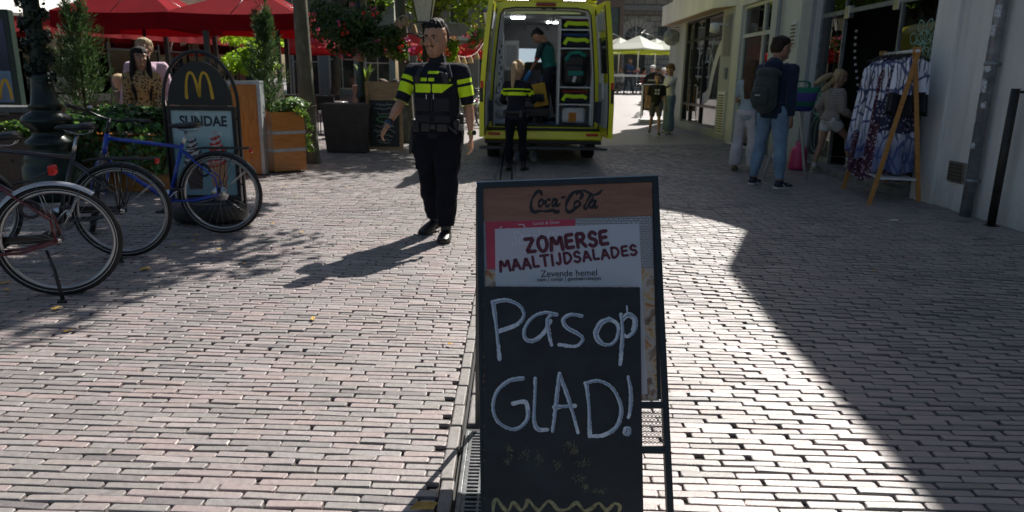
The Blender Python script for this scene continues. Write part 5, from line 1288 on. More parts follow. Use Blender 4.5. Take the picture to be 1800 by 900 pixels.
# pale-yellow house + blue-grey house + far facades
def house(label, p0, p1, h, nw, nf, m, mf, mp, seed, ww=.9, wh=1.6, fh=3.0, base=3.0, roofm=None, name='townhouse'):
    MM, L_ = frameof(p0, p1); r = thing(name, label, 'house', p0, math.atan2(p1[1]-p0[1], p1[0]-p0[0]))
    ops = []
    for f in range(nf):
        for q in range(nw):
            c = L_*(q+.5)/nw; z = base+f*fh+.5
            ops.append((c-ww/2, c+ww/2, z, z+wh))
    for q in range(nw): c = L_*(q+.5)/nw; ops.append((c-ww*.62, c+ww*.62, .3 if q % 2 else .02, base-.45))
    wall(0, L_, -.3, h, ops, .3).build('wall', m, r)
    for (a, b, c, d) in ops:
        mb = MB(); mb.b2((a, .12, c), (a+.07, .18, d)); mb.b2((b-.07, .12, c), (b, .18, d)); mb.b2((a+.07, .121, d-.07), (b-.07, .179, d)); mb.b2((a+.07, .121, c), (b-.07, .179, c+.07)); mb.b2(((a+b)/2-.02, .122, c+.07), ((a+b)/2+.02, .178, d-.07)); mb.b2((a+.07, .123, c+(d-c)*.55), (b-.07, .177, c+(d-c)*.55+.04))
        w_ = mb.build('window', mf, r); mb = MB(); mb.b2((a+.01, .145, c+.01), (b-.01, .15, d-.01)); mb.build('pane', mp, w_)
    mb = MB(); mb.b2((-.02, -.12, base-.3), (L_+.02, -.003, base-.12)); mb.build('cornice', mf, r); mb = MB(); mb.b2((-.02, -.22, h-.25), (L_+.02, -.003, h), bev=.02); mb.build('cornice', mf, r)
    mb = MB(); mb.b2((0, .31, h-.4), (L_, 7, h-.2)); mb.b2((0, 6.8, 0), (L_, 7, h-.4)); mb.b2((0, .31, 0), (.2, 6.8, h-.4)); mb.b2((L_-.2, .31, 0), (L_, 6.8, h-.4)); mb.build('roof', roofm or M('roof_felt'), r)
    mb = MB()
    for f in range(nf+1): mb.b2((.2, .5, base+f*fh-.1), (L_-.2, 6.7, base+f*fh))
    mb.build('floor', mDark, r); return r
mFW = M('frame_white', (.62, .62, .58), .5); mFG = M('frame_green', (.03, .07, .06), .4); mPn = M('pane_dark', (.035, .045, .055), .06, var=.4, vs=1.5)
house('pale yellow house beyond the arched sign', (-13.2, 27, .2), (-9.6, 28.5, .2), 10, 2, 2, M('yellow_plaster', (.55, .46, .26), .8), mFW, mPn, 1)
house('blue grey shopfront house between the conifer and the parasol poles', (-9.6, 31, .5), (-5.2, 32, .5), 11, 3, 2, M('bluegrey_plaster', (.22, .28, .31), .7), mFW, mPn, 2)
house('grey stone house above the hanging baskets', (-5.2, 37, .5), (1.0, 38.2, .5), 12, 4, 3, M('grey_stone', (.24, .23, .21), .8, bump=.3, bs=20), mFW, mPn, 3)
house('dark house with green shop windows behind the officer', (1.0, 44, .5), (6.5, 45, .5), 13, 4, 3, M('dark_brick_far', (.09, .065, .055), .8), mFG, mPn, 4)
house('brick house at the far left edge of the square', (-21, 21, 0), (-13.2, 27, 0), 11, 4, 2, mBrick, mFW, mPn, 5)
# classical stone building at the end of the square
st = thing('stone_building', 'large weathered classical stone building closing the square on the right', 'building', (4, 60, .5))
kb = NT('rusticated_stone'); o = kb.obj(); b_ = kb.n('ShaderNodeTexBrick'); b_.inputs['Scale'].default_value = 1; b_.inputs['Brick Width'].default_value = .9; b_.inputs['Row Height'].default_value = .42; b_.inputs['Mortar Size'].default_value = .025
b_.inputs['Color1'].default_value = (.44, .39, .31, 1); b_.inputs['Color2'].default_value = (.34, .31, .25, 1); b_.inputs['Mortar'].default_value = (.06, .055, .05, 1); kb.l(kb.mapv(o, (1, 1, 1), (math.pi/2, 0, 0)), b_.inputs[0])
kb.base(kb.mix(kb.ramp(kb.noise(1.2, 5, .7, o), [(.42, 0.), (.7, .7)]), b_.outputs[0], (.16, .15, .135))); kb.set(Roughness=.85); kb.bump(b_.outputs['Fac'], -.7, .05)
def aw_(px): return aty(px, 50, 60).x-4
ops = []
for c in range(-3, 7):
    xc = aw_(1118)+c*3.9
    ops.append((xc-.45, xc+.45, 3.6, 4.6)) if c % 2 else None
xs_ = aw_(1118)
ops = [(xs_-1.75-.38, xs_-1.75+.38, 4.35, 5.05), (xs_+2.15-.38, xs_+2.15+.38, 4.35, 5.05), (xs_-.85, xs_+.85, 1.0, 4.2)]
for dx in (-9.5, -6, 6.2, 9.6, 13): ops.append((xs_+dx-.5, xs_+dx+.5, 3.2, 5.05))
for dx in (-9.5, -6, -2, 2, 6.2, 9.6, 13): ops.append((xs_+dx-.6, xs_+dx+.6, 8.1, 10.6)); 
wall(-9, 24, -.5, 14, ops, .5).build('wall', kb.m, st)
for (a, b, c, d) in ops:
    mb = MB(); mb.b2((a, .25, c), (b, .3, d)); w_ = mb.build('window', mPn, st)
    mb = MB(); 
    for x in (a+.02, (a+b)/2, b-.02): mb.b2((x-.03, .2, c), (x+.03, .249, d))
    mb.b2((a, .2, (c+d)/2-.03), (b, .248, (c+d)/2+.03)); mb.build('frame', mBlack, w_)
mb = MB(); cx_, cz_ = xs_, 4.15                     # arched lunette with radial bars
fan = [(cx_+.85*math.cos(a), -.03, cz_+.85*math.sin(a)) for a in np.linspace(0, math.pi, 20)]; mb.prism(fan, (0, .02, 0)); lu = mb.build('arched_window', mPn, st)
mb = MB()
for a in np.linspace(.25, math.pi-.25, 7): mb.tube([(cx_+.15*math.cos(a), -.05, cz_+.15*math.sin(a)), (cx_+.85*math.cos(a), -.05, cz_+.85*math.sin(a))], .03, 4)
mb.tube([(cx_+.45*math.cos(a), -.05, cz_+.45*math.sin(a)) for a in np.linspace(0, math.pi, 12)], .025, 4); mb.build('frame', M('frame_stone', (.5, .48, .42), .8), lu)
mb = MB(); mb.b2((cx_-.06, -.09, 2.9), (cx_+.06, -.035, 5.0)); mb.build('frame', M('frame_stone'), lu)
mb = MB()
for q in range(11):
    a0, a1 = math.pi*q/11+.02, math.pi*(q+1)/11-.02
    mb.prism([(cx_+r_*math.cos(a), -.001, cz_+r_*math.sin(a)) for r_, a in ((.9, a0), (1.5, a0), (1.5, a1), (.9, a1))], (0, -.12, 0))
mb.build('arch_stone', M('pale_stone', (.48, .43, .34), .8, var=.3), st)
mb = MB(); mb.b2((-9, -.5, 6.2), (24, -.003, 6.6), bev=.03); mb.b2((-9, -.3, 6.0), (24, -.0035, 6.195)); mb.b2((-9, -.3, 7.2), (24, -.0032, 7.45)); mb.b2((-9, -.7, 13.4), (24, -.0033, 14.1), bev=.05); mb.build('cornice', M('cornice_stone', (.26, .24, .20), .8, var=.4), st)
mb = MB(); mb.b2((xs_-1.2, -.12, 7.55), (xs_+1.4, -.004, 9.0)); mb.build('relief_panel', M('pale_relief', (.45, .43, .38), .8, var=.4, vs=4, bump=1, bs=6, bd=.1), st)
mb = MB()
for x in (-8, -4, 4.2, 8, 12, 16): mb.b2((xs_+x-.35, -.2, -.4), (xs_+x+.35, -.0036, 5.95)); mb.b2((xs_+x-.35, -.2, 7.5), (xs_+x+.35, -.0037, 13.3))
mb.build('pilaster', kb.m, st)
mb = MB(); mb.b2((-9, .5, 13.5), (24, 12, 13.8)); mb.b2((-9, 1.2, -.4), (24, 1.3, 13.4)); mb.build('roof', M('roof_felt'), st)
# white parasols in front of it
mCrm = NT('cream_parasol'); mCrm.base((.82, .83, .76)); mCrm.set(Roughness=.8); t = mCrm.n('ShaderNodeBsdfTranslucent'); t.inputs[0].default_value = (.85, .88, .75, 1); s_ = mCrm.n('ShaderNodeMixShader'); s_.inputs[0].default_value = .4
mCrm.l(mCrm.b.outputs[0], s_.inputs[1]); mCrm.l(t.outputs[0], s_.inputs[2]); mCrm.l(s_.outputs[0], mCrm.out.inputs[0]); mCrm = mCrm.m
mLim = M('lime_valance', (.45, .5, .03), .7)
for i, (px, Y) in enumerate(((1088, 41), (1122, 39), (1152, 41.5), (1182, 39.5), (1215, 42))):
    p = aty(px, 95, Y)
    l = ['leftmost cream parasol beside the open ambulance door', 'second cream parasol from the left in front of the stone building', 'third cream parasol from the left in front of the stone building', 'cream parasol above the capped men near the corner shop', 'cream parasol partly behind the corner building'][i]
    r = parasol(l, (p.x, Y, .55), R(45 if i % 2 else 38), 1.25, 2.42, 3.1, .08, mCrm, M('pole_cream', (.6, .6, .55), .5), 'cream terrace parasols', ribs=False)
    mb = MB(); N = []
    for s_ in range(4):
        a = R(45+90*s_); N.append((math.cos(a)*1.255*1.414, math.sin(a)*1.255*1.414))
    mb.add([(x, y, z) for z in (2.345, 2.26) for x, y in N], [(k, (k+1) % 4, 4+(k+1) % 4, 4+k) for k in range(4)]); mb.build('lime_valance', mLim, r)
    mb = MB(); d_ = 1 if i % 2 else -1; mb.tube([(0, 0, 3.1), (.9*d_, .3, 3.4)], .04, 5); mb.build('top_arm', mBlack, r)
# bridge railing
r = thing('railing', 'white topped dark grid railing in front of the cream parasols', 'railing', (0, 36.5, .56))
x0, x1 = aty(900, 110, 36.5).x, aty(1235, 110, 36.5).x
mb = MB(); mb.b2((x0, -.05, .98), (x1, .05, 1.08)); mb.build('top_rail', mFW, r)
mb = MB(); x = x0
while x < x1: mb.b2((x, -.012, 0), (x+.03, .012, .98)); x += .16
for z in (.15, .5, .85): mb.b2((x0, -.013, z), (x1, .0125, z+.035))
mb.build('grid', M('railing_grid', (.05, .055, .06), .5), r)
# background trees
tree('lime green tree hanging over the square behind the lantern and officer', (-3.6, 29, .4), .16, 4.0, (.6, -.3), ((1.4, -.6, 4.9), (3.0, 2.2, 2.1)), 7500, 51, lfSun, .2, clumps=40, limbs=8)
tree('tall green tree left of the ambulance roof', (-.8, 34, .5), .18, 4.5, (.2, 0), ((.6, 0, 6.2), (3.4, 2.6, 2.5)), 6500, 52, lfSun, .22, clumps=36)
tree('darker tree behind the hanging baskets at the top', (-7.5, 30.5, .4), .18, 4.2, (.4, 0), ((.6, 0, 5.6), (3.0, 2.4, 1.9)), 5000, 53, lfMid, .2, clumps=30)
# lanterns on posts with flower baskets
def lantern_post(label, loc, h, s_=1.0):
    r = thing('street_lantern', label, 'street lantern', loc)
    mb = MB(); mb.lathe([(.14, 0), (.14, .4), (.09, .5), (.08, .9), (.05, 1.0), (.042, h-.1), (.07, h-.05), (.03, h)], n=16); mb.build('post', mLP, r)
    z = h
    mb = MB(); w0, w1 = .11*s_, .19*s_
    for k in range(4):
        a, b = R(45+90*k), R(135+90*k)
        mb.tube([(w0*1.3*math.cos(a), w0*1.3*math.sin(a), z+.02), (w1*1.3*math.cos(a), w1*1.3*math.sin(a), z+.44*s_)], .012, 4)
    mb.box((0, 0, z+.01), (w0*2, w0*2, .03)); mb.build('lantern_frame', mLP, r)
    mb = MB(); v = [(w0*1.28*math.cos(R(45+90*k)), w0*1.28*math.sin(R(45+90*k)), z+.025) for k in range(4)]+[(w1*1.28*math.cos(R(45+90*k)), w1*1.28*math.sin(R(45+90*k)), z+.44*s_) for k in range(4)]
    mb.add(v, [(k, (k+1) % 4, 4+(k+1) % 4, 4+k) for k in range(4)]); mb.build('lantern_glass', M('milky_glass', (.62, .60, .56), .3, var=.2, vs=12), r)
    mb = MB(); mb.lathe([(.25*s_, z+.44*s_), (.27*s_, z+.46*s_), (.16*s_, z+.58*s_), (.06*s_, z+.62*s_), (.03*s_, z+.7*s_)], n=20); mb.build('lantern_cap', M('cap_pewter', (.10, .12, .13), .4, .5), r)
    mb = MB(); mb.tube(smooth_pts([Vector((-.6, 0, h-.35)), Vector((-.3, 0, h-.2)), Vector((0, 0, h-.3)), Vector((.3, 0, h-.2)), Vector((.6, 0, h-.35))], 4), .016, 6); mb.build('cross_arm', mLP, r); return r
p1 = aty(746, 38, 15.2); lantern_post('street lantern with milky glass directly above and behind the head of the officer', (p1.x, 15.2, .05), p1.z-.08, 1.3)
p2 = aty(858, 46, 24.5); lantern_post('smaller street lantern beside the left edge of the ambulance', (p2.x, 24.5, .2), p2.z-.2, .95)
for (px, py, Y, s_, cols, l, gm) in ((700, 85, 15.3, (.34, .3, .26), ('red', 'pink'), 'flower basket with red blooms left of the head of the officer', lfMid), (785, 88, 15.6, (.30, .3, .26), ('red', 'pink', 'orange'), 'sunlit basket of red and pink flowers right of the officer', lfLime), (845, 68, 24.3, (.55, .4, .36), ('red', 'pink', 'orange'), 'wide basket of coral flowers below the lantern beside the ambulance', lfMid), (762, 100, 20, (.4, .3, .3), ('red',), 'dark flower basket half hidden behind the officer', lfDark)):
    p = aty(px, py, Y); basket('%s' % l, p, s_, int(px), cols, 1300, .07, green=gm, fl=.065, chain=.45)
# string of bell lamps
sw = thing('bell_garland', 'wire with straw coloured bell shapes strung from the trunk to the far lantern', 'garland', (0, 16, 2.5))
W_ = [aty(*p) for p in ((690, 42, 14.5), (712, 28, 15.3), (745, 62, 16), (790, 90, 18), (815, 100, 20), (838, 92, 22), (858, 62, 24))]
wp = [p-Vector((0, 16, 2.5)) for p in smooth_pts(W_, 8)]; mb = MB(); mb.tube(wp, .008, 4); mb.build('wire', M('wire_pale', (.3, .29, .26), .6), sw)
for q in range(4, len(wp)-2, 4):
    mb = MB(); mb.lathe([(.02, 0), (.05, -.03), (.085, -.16), (.10, -.2), (.06, -.2)], wp[q], n=10); mb.build('bell', M('straw_bell', (.42, .28, .16), .8), sw)
# lime shrub, agave, hedge boxes
ivy('shrub', 'bright lime shrub on the terrace behind the wood screen', 'shrub', aty(438, 112, 14.5), (.55, .5, .42), 1500, 71, .09, lfLime)
ivy('shrub', 'small lime foliage hanging beside the tip of the conifer', 'shrub', aty(452, 72, 19), (.9, .5, .25), 900, 72, .1, lfLime)
mb = MB(); p = aty(438, 150, 14.5); mb.b2((p.x-.7, 14.2, .05), (p.x+.6, 14.8, p.z+.05), bev=.02); tag(mb.build('planter_box', M('planter_brown', (.06, .045, .035), .8, bump=.2)), 'dark brown planter box under the bright lime shrub', 'planter')
r = thing('agave', 'spiky sunlit yellow green plant left of the seated woman', 'plant', aty(643, 150, 17)); mb = MB(); rr = random.Random(3)
for q in range(34):
    a = rr.uniform(0, 6.28); L_ = rr.uniform(.3, .5); e = Vector((math.cos(a)*L_*.6, math.sin(a)*L_*.6, L_)); s_ = Vector((-math.sin(a), math.cos(a), 0))*.028
    m_ = e*.5+Vector((0, 0, .08)); mb.add([-s_, s_, m_+s_, m_-s_, e], [(0, 1, 2, 3), (3, 2, 4)])
mb.build('leaf_rosette', lfMid, r)
mb = MB(); p = aty(643, 150, 17); mb.lathe([(.22, 0), (.3, .5), (.31, p.z-.05), (.27, p.z-.05)], (p.x, 17, .05), n=18); tag(mb.build('pot', M('terracotta_bell')), 'round pot holding the spiky yellow green plant', 'pot')
# --- near left: kiosk, ledge, ivy planter, tall conifer
kp = aty(-20, 180, 9.6)
r = thing('order_kiosk', 'dark green display kiosk with golden arches on a blue screen at the left edge', 'kiosk', (kp.x, 9.6, .05), R(12))
mb = MB(); mb.b2((-.42, -.08, .5), (.42, .08, 2.12), bev=.015); mb.b2((-.35, -.06, 0), (.35, .06, .5)); mb.build('housing', M('kiosk_green', (.012, .03, .025), .4), r)
mb = MB(); mb.b2((-.36, -.086, .95), (.35, -.0805, 2.0)); mb.build('screen', M('screen_blue', (.01, .03, .10), .15, var=.5, vs=3), r)
mb = MB(); mb.b2((-.36, -.089, .95), (.35, -.0865, 1.35)); mb.build('screen_picture', M('screen_sky', (.14, .22, .34), .2, var=.3, vs=4), r)
mb = MB()
for pl in ([(0, 0), (.03, .55), (.15, .98), (.28, .9), (.42, .5), (.5, .0)], [(.5, 0), (.58, .5), (.72, .9), (.85, .98), (.97, .55), (1, 0)]):
    ribbon(mb, smooth_pts([Vector((.05+.27*a, -.0895, 1.0+.24*b)) for a, b in pl], 4), .035, (0, -1, 0), .001)
mb.build('arches_emblem', M('golden'), r)
p = aty(20, 184, 9.0); mb = MB(); mb.b2((-1.3, -.25, .86), (.42, .25, .93), bev=.01); o_ = thing('bar_counter', 'grey topped wooden counter ledge at the left edge below the kiosk', 'counter', (p.x, 9.0, .05)); mb.build('top', M('counter_grey', (.13, .13, .13), .5), o_)
mb = MB(); mb.b2((-1.2, -.2, 0), (.3, .2, .859)); mb.build('body', wood('dark_wood', (.10, .05, .03), (.04, .02, .015)), o_)
p = aty(200, 260, 8.5)
planter('wooden_planter', 'long orange wooden planter overgrown with ivy behind the blue bicycle', 'planter', (p.x+.1, 8.55, .05), R(-3), 1.75, .5, .62, mOr)
ivy('ivy', 'mass of glossy ivy spilling over the long orange planter', 'ivy', (p.x, 8.5, .84), (.98, .34, .22), 3200, 81, .075, hang=.55)
ivy('ivy', 'ivy hanging at the right end of the long planter beside the arched sign', 'ivy', (p.x+.83, 8.4, .58), (.2, .3, .42), 900, 82, .07, leafmat('leaf_autumn', (.03, .09, .02), (.08, .14, .03), (.4, .16, .03), .3))
p = aty(20, 228, 8.3); ivy('ivy', 'small light green plants left of the lamp post base', 'ivy', (p.x, 8.3, p.z), (.55, .3, .12), 700, 83, .07, lfMid)
planter('wooden_planter', 'low dark wooden planter at the left edge beside the lamp post', 'planter', (p.x, 8.35, .05), 0, 1.2, .5, max(.3, p.z-.12), wood('dark_wood'))
p = aty(150, 190, 9.3); conifer((p.x, 9.3, .6), 1.72, .42, 'tall feathery conifer between the lamp post and the woman with leopard top', 61, 8000)
planter('wooden_planter', 'square orange planter holding the tall feathery conifer', 'planter', (p.x, 9.3, .05), 0, .5, .5, .72, mOr)
# terrace furniture
def chair(loc, rz, label, m=None):
    r = thing('terrace_chair', label, 'chair', loc, rz, 'terrace chairs'); m = m or mBlack
    mb = MB(); mb.box((0, 0, .45), (.42, .42, .03), bev=.01); mb.build('seat', m, r); mb = MB(); mb.box((0, .2, .72), (.42, .03, .34), bev=.01); mb.build('backrest', m, r)
    for sx in (-1, 1):
        for sy in (-1, 1): mb = MB(); mb.tube([(sx*.19, sy*.19, .44 if sy < 0 else .85), (sx*.2, sy*.21, 0)], .013, 6); mb.build('leg', mBlack, r)
    return r
def table(loc, label):
    r = thing('terrace_table', label, 'table', loc, 0, 'terrace tables')
    mb = MB(); mb.lathe([(.36, .71), (.37, .72), (.37, .74), (.35, .75)], n=24); mb.build('top', M('table_top', (.18, .17, .16), .25), r); mb = MB(); mb.lathe([(.25, 0), (.24, .03), (.035, .05), (.03, .71)], n=16); mb.build('leg', mBlack, r); return r
for i, (px, py, Y, rz) in enumerate(((575, 190, 17, .4), (598, 188, 18.5, 2.6), (640, 185, 17.5, -1.2), (520, 200, 17.5, 1.0), (660, 185, 15.5, 2.2), (305, 190, 12.5, 1.2))):
    x = aty(px, py, Y).x; chair((x, Y, terr(x, Y)), rz, ['dark terrace chair right of the slim tree trunk', 'dark chair behind the plastic planter', 'dark chair near the agave', 'dark chair left of the slim tree trunk', 'chair holding the seated blonde woman', 'chair behind the arched sign'][i])
for i, (px, Y) in enumerate(((585, 17.6), (690, 16.2), (500, 16.5))):
    x = aty(px, 190, Y).x; table((x, Y, terr(x, Y)), ['round terrace table behind the plastic planter', 'round terrace table between the two seated women', 'round terrace table left of the slim tree trunk'][i])
mb = MB(); x = aty(493, 150, 18).x
for i, (px, Y) in enumerate(((370, 15.5), (384, 19), (493, 18), (508, 18.5), (300, 19.5))):
    p = aty(px, 150, Y); o_ = MB(); o_.b2((-.05, -.05, 0), (.05, .05, 2.4)); o_.b2((-.12, -.12, 0), (.12, .12, .04)); tag(o_.build('terrace_post', mBlack, None, (p.x, Y, terr(p.x, Y))), ['dark post just right of the arch of the ice cream sign', 'thinner dark post behind the arched sign', 'left of two dark posts beside the conifer', 'right of two dark posts beside the conifer', 'dark post behind the man in pink'][i], 'post', 'terrace posts')
# ================================================================== BICYCLES
mRub = M('tyre_rubber'); mChr = M('chrome', (.5, .5, .5), .2, 1.0, var=.1); mSad = M('saddle_black', (.015, .015, .016), .35, var=.3); mRefl = M('red_lens', (.55, .02, .015), .2)
def arcpts(c, r, a0, a1, n=24, y=0): return [Vector((c[0]+r*math.cos(R(a0+(a1-a0)*i/n)), y, c[1]+r*math.sin(R(a0+(a1-a0)*i/n)))) for i in range(n+1)]
def wheel(par, c, name, T=None, seed=0, disc=False):
    def bd(mb, nm, m, p):
        if T is not None: mb.xf(T)
        return mb.build(nm, m, p)
    mb = MB(); mb.tube(arcpts(c, .338, 0, 360, 48)[:-1], .0225, 10, closed=True); w_ = bd(mb, name, mRub, par)
    mb = MB(); mb.tube(arcpts(c, .3185, 0, 360, 48)[:-1], [.0105], 6, closed=True) if False else mb.tube(arcpts(c, .313, 0, 360, 48)[:-1], .010, 8, closed=True, upv=(0, 1, 0), flat=1.3); bd(mb, 'rim', M('rim_alloy', (.42, .43, .44), .3, .9, var=.1), w_)
    mb = MB(); 
    for y in (-.0232, .0232): mb.tube(arcpts(c, .330, 0, 360, 48, y)[:-1], .0022, 4, closed=True)
    bd(mb, 'reflective_stripe', M('stripe_white', (.55, .55, .53), .4), w_)
    mb = MB(); ns = 28
    for k in range(ns):
        a = 2*math.pi*k/ns; b = a+(.42 if k % 4 < 2 else -.42); sy = .03 if k % 2 else -.03
        mb.tube([(c[0]+.018*math.cos(b), sy, c[1]+.018*math.sin(b)), (c[0]+.308*math.cos(a), 0, c[1]+.308*math.sin(a))], .0009, 3, cap=False)
    bd(mb, 'spokes', M('spoke_steel', (.28, .28, .29), .45, .5), w_)
    mb = MB(); mb.lathe([(.008, -.06), (.01, -.05), (.022, -.04), (.018, 0), (.022, .04), (.01, .05), (.008, .06)], (c[0], 0, c[1]), n=14, axis='Y'); 
    if disc: mb.lathe([(.02, .034), (.075, .034), (.075, .037), (.02, .037)], (c[0], 0, c[1]), n=24, axis='Y')
    bd(mb, 'hub', mChr, w_); return w_
def bicycle(label, loc, yaw, colr, fendm, steer=0, fend=(5, 150), carrier=True, light=True, kick=True, step=False, sadz=.95, mech=False, group='bicycles parked in a row', grip=mSad, guard=True):
    r = thing('bicycle', label, 'bicycle', loc, yaw, group)
    ra, fa, bb = Vector((0, 0, .355)), Vector((1.08, 0, .355)), Vector((.45, 0, .29))
    st0, st1 = bb, Vector((.29, 0, .79)); hb, ht = Vector((.965, 0, .66)), Vector((.915, 0, .85))
    mb = MB()
    mb.tube([st0, st1], .017, 10)
    if step: mb.tube(smooth_pts([Vector((.40, 0, .45)), Vector((.62, 0, .52)), hb+Vector((-.0, 0, .03))], 5), .018, 10); mb.tube([bb, hb-Vector((0, 0, .03))], .019, 10)
    else: mb.tube([st1-Vector((-.012, 0, .03)), ht-Vector((0, 0, .02))], .0165, 10); mb.tube([bb, hb], .020, 10)
    mb.tube([hb-Vector((-.008, 0, .03)), ht+Vector((-.006, 0, .02))], .022, 10)
    for s_ in (-1, 1):
        mb.tube([st1+Vector((.01, s_*.02, -.06)), Vector((.02, s_*.055, .50)), ra+Vector((0, s_*.062, 0))], .0085, 8); mb.tube([bb+Vector((0, s_*.03, 0)), Vector((.2, s_*.06, .30)), ra+Vector((0, s_*.062, 0))], .010, 8)
    mb.lathe([(.02, -.04), (.028, -.035), (.028, .035), (.02, .04)], (bb.x, 0, bb.z), n=16, axis='Y')
    mb.build('frame', colr, r)
    mb = MB(); mb.tube([st1-Vector((-.02, 0, .06)), Vector((.245, 0, sadz-.03))], .0135, 8); mb.build('seat_post', mChr if not step else mSteel, r)
    mb = MB(); ss = [(.115-.0, .055, .018), (.06, .075, .03), (.0, .072, .032), (-.05, .05, .028), (-.10, .028, .024), (-.155, .014, .018)]
    rings = [((.245+(-x)*1.0-.02, 0, sadz+.02-(.012 if i in (2, 3) else 0)), wd, th) for i, (x, wd, th) in enumerate([(-s_[0]*-1, s_[1], s_[2]) for s_ in ss])]
    rings = [((.12, 0, sadz+.022), .05, .018), ((.15, 0, sadz+.026), .082, .028), ((.21, 0, sadz+.018), .075, .030), ((.26, 0, sadz+.010), .045, .026), ((.32, 0, sadz+.012), .026, .022), ((.375, 0, sadz+.010), .018, .016), ((.39, 0, sadz+.006), .008, .008)]
    mb.loft(rings, (0, 1, 0), 16); sd = mb.build('saddle', mSad, r)
    mb = MB()
    for s_ in (-1, 1): mb.tube(smooth_pts([Vector((.14, s_*.03, sadz+.0)), Vector((.17, s_*.028, sadz-.03)), Vector((.26, s_*.02, sadz-.032)), Vector((.34, s_*.01, sadz+.0))], 4), .0035, 5)
    mb.build('rail', mChr, sd)
    w1 = wheel(r, (0, .355), 'rear_wheel', disc=mech)
    # steering group
    ax = (ht-hb).normalized(); T = Matrix.Translation(hb) @ Matrix.Rotation(R(steer), 4, ax) @ Matrix.Translation(-hb)
    wheel(r, (1.08, .355), 'front_wheel', T)
    mb = MB(); crown = hb+Vector((.02, 0, -.06))
    for s_ in (-1, 1): mb.tube([crown+Vector((0, s_*.045, 0)), Vector((1.03, s_*.055, .45)), fa+Vector((0, s_*.055, 0))], .011, 8)
    mb.tube([crown+Vector((0, -.05, .01)), crown+Vector((0, .05, .01))], .016, 8); mb.xf(T); mb.build('fork', colr, r)
    mb = MB(); hz = ht+Vector((-.025, 0, .14)); mb.tube([ht, ht+Vector((-.02, 0, .10)), hz+Vector((.05, 0, .01))], .014, 8)
    mb.tube(smooth_pts([Vector((hz.x-.14, -.30, hz.z+.035)), Vector((hz.x-.02, -.2, hz.z+.04)), Vector((hz.x+.05, -.06, hz.z+.01)), Vector((hz.x+.05, .06, hz.z+.01)), Vector((hz.x-.02, .2, hz.z+.04)), Vector((hz.x-.14, .30, hz.z+.035))], 5), .011, 8); mb.xf(T); hbar = mb.build('handlebar', mSad, r)
    for s_ in (-1, 1):
        mb = MB(); mb.tube([(hz.x-.05, s_*.225, hz.z+.038), (hz.x-.155, s_*.31, hz.z+.035)], .0165, 8); mb.xf(T); mb.build('grip', grip, hbar)
        mb = MB(); mb.tube([(hz.x+.02, s_*.16, hz.z+.03), (hz.x+.05, s_*.2, hz.z+.01), (hz.x-.03, s_*.28, hz.z-.005)], .006, 5); mb.xf(T); mb.build('brake_lever', mSad, hbar)
    mb = MB(); mb.ell((hz.x-.02, .15, hz.z+.065), (.025, .025, .018)); mb.xf(T); mb.build('bell', mChr, hbar)
    def fender(c, a0, a1, T=None, nm='rear_fender'):
        P = arcpts(c, .372, a0, a1, 26); vs = []
        for i, p in enumerate(P):
            d = Vector((p.x-c[0], 0, p.z-c[1])).normalized()
            for (y, o) in ((-.034, -.016), (-.029, -.002), (0, .006), (.029, -.002), (.034, -.016)): vs.append(p+d*o+Vector((0, y, 0)))
        mb = MB(); mb.add(vs, [(i*5+k, i*5+k+1, i*5+6+k, i*5+5+k) for i in range(len(P)-1) for k in range(4)], 0, True)
        if T is not None: mb.xf(T)
        f_ = mb.build(nm, fendm, r); mb = MB()
        for a in (a1-12 if c[0] == 0 else a0+12, (a0+a1)/2+10):
            e = Vector((c[0]+.366*math.cos(R(a)), 0, c[1]+.366*math.sin(R(a))))
            for s_ in (-1, 1): mb.tube([(c[0], s_*.06, c[1]), e+Vector((0, s_*.03, 0))], .0022, 4)
        if T is not None: mb.xf(T)
        mb.build('fender_stay', mChr, f_)
    fender((0, .355), fend[0], fend[1]); fender((1.08, .355), 20, 150, T, 'front_fender')
    if carrier:
        mb = MB()
        for s_ in (-1, 1): mb.tube(smooth_pts([Vector((.22, s_*.05, .74)), Vector((.1, s_*.06, .755)), Vector((-.2, s_*.06, .755)), Vector((-.27, s_*.045, .755))], 4), .0055, 6); mb.tube([(-.06, s_*.06, .752), (0, s_*.066, .37)], .005, 5); mb.tube([(-.17, s_*.06, .752), (0, s_*.066, .37)], .004, 5)
        for x in (-.27, -.15, -.03, .1): mb.tube([(x, -.055, .755), (x, .055, .755)], .0045, 5)
        mb.tube([(.1, 0, .758), (-.25, 0, .758)], .008, 5); mb.build('carrier', mSad, r)
        mb = MB(); mb.box((-.285, 0, .735), (.02, .07, .04), bev=.008); mb.build('rear_light', mRefl, r)
    elif light:
        mb = MB(); mb.box((-.02, .0, .80), (.04, .085, .06), bev=.01); rl = mb.build('rear_light', mRefl, r); mb = MB(); mb.tube([(.0, 0, .79), (.10, 0, .74), (.2, .0, .72)], .008, 5); mb.build('light_bracket', mSad, rl)
    mb = MB(); mb.lathe([(.02, -.055), (.09, -.055), (.095, -.05), (.09, -.045), (.02, -.045)], (bb.x, 0, bb.z), n=28, axis='Y')
    mb.tube([(bb.x, -.06, bb.z), (bb.x+.12, -.075, bb.z-.12)], .009, 6); mb.tube([(bb.x, .06, bb.z), (bb.x-.12, .075, bb.z+.12)], .009, 6); mb.build('crank', mChr, r)
    for (x, y, z) in ((bb.x+.12, -.12, bb.z-.12), (bb.x-.12, .12, bb.z+.12)): mb = MB(); mb.box((x, y, z), (.09, .09, .022), bev=.005); mb.build('pedal', mSad, r)
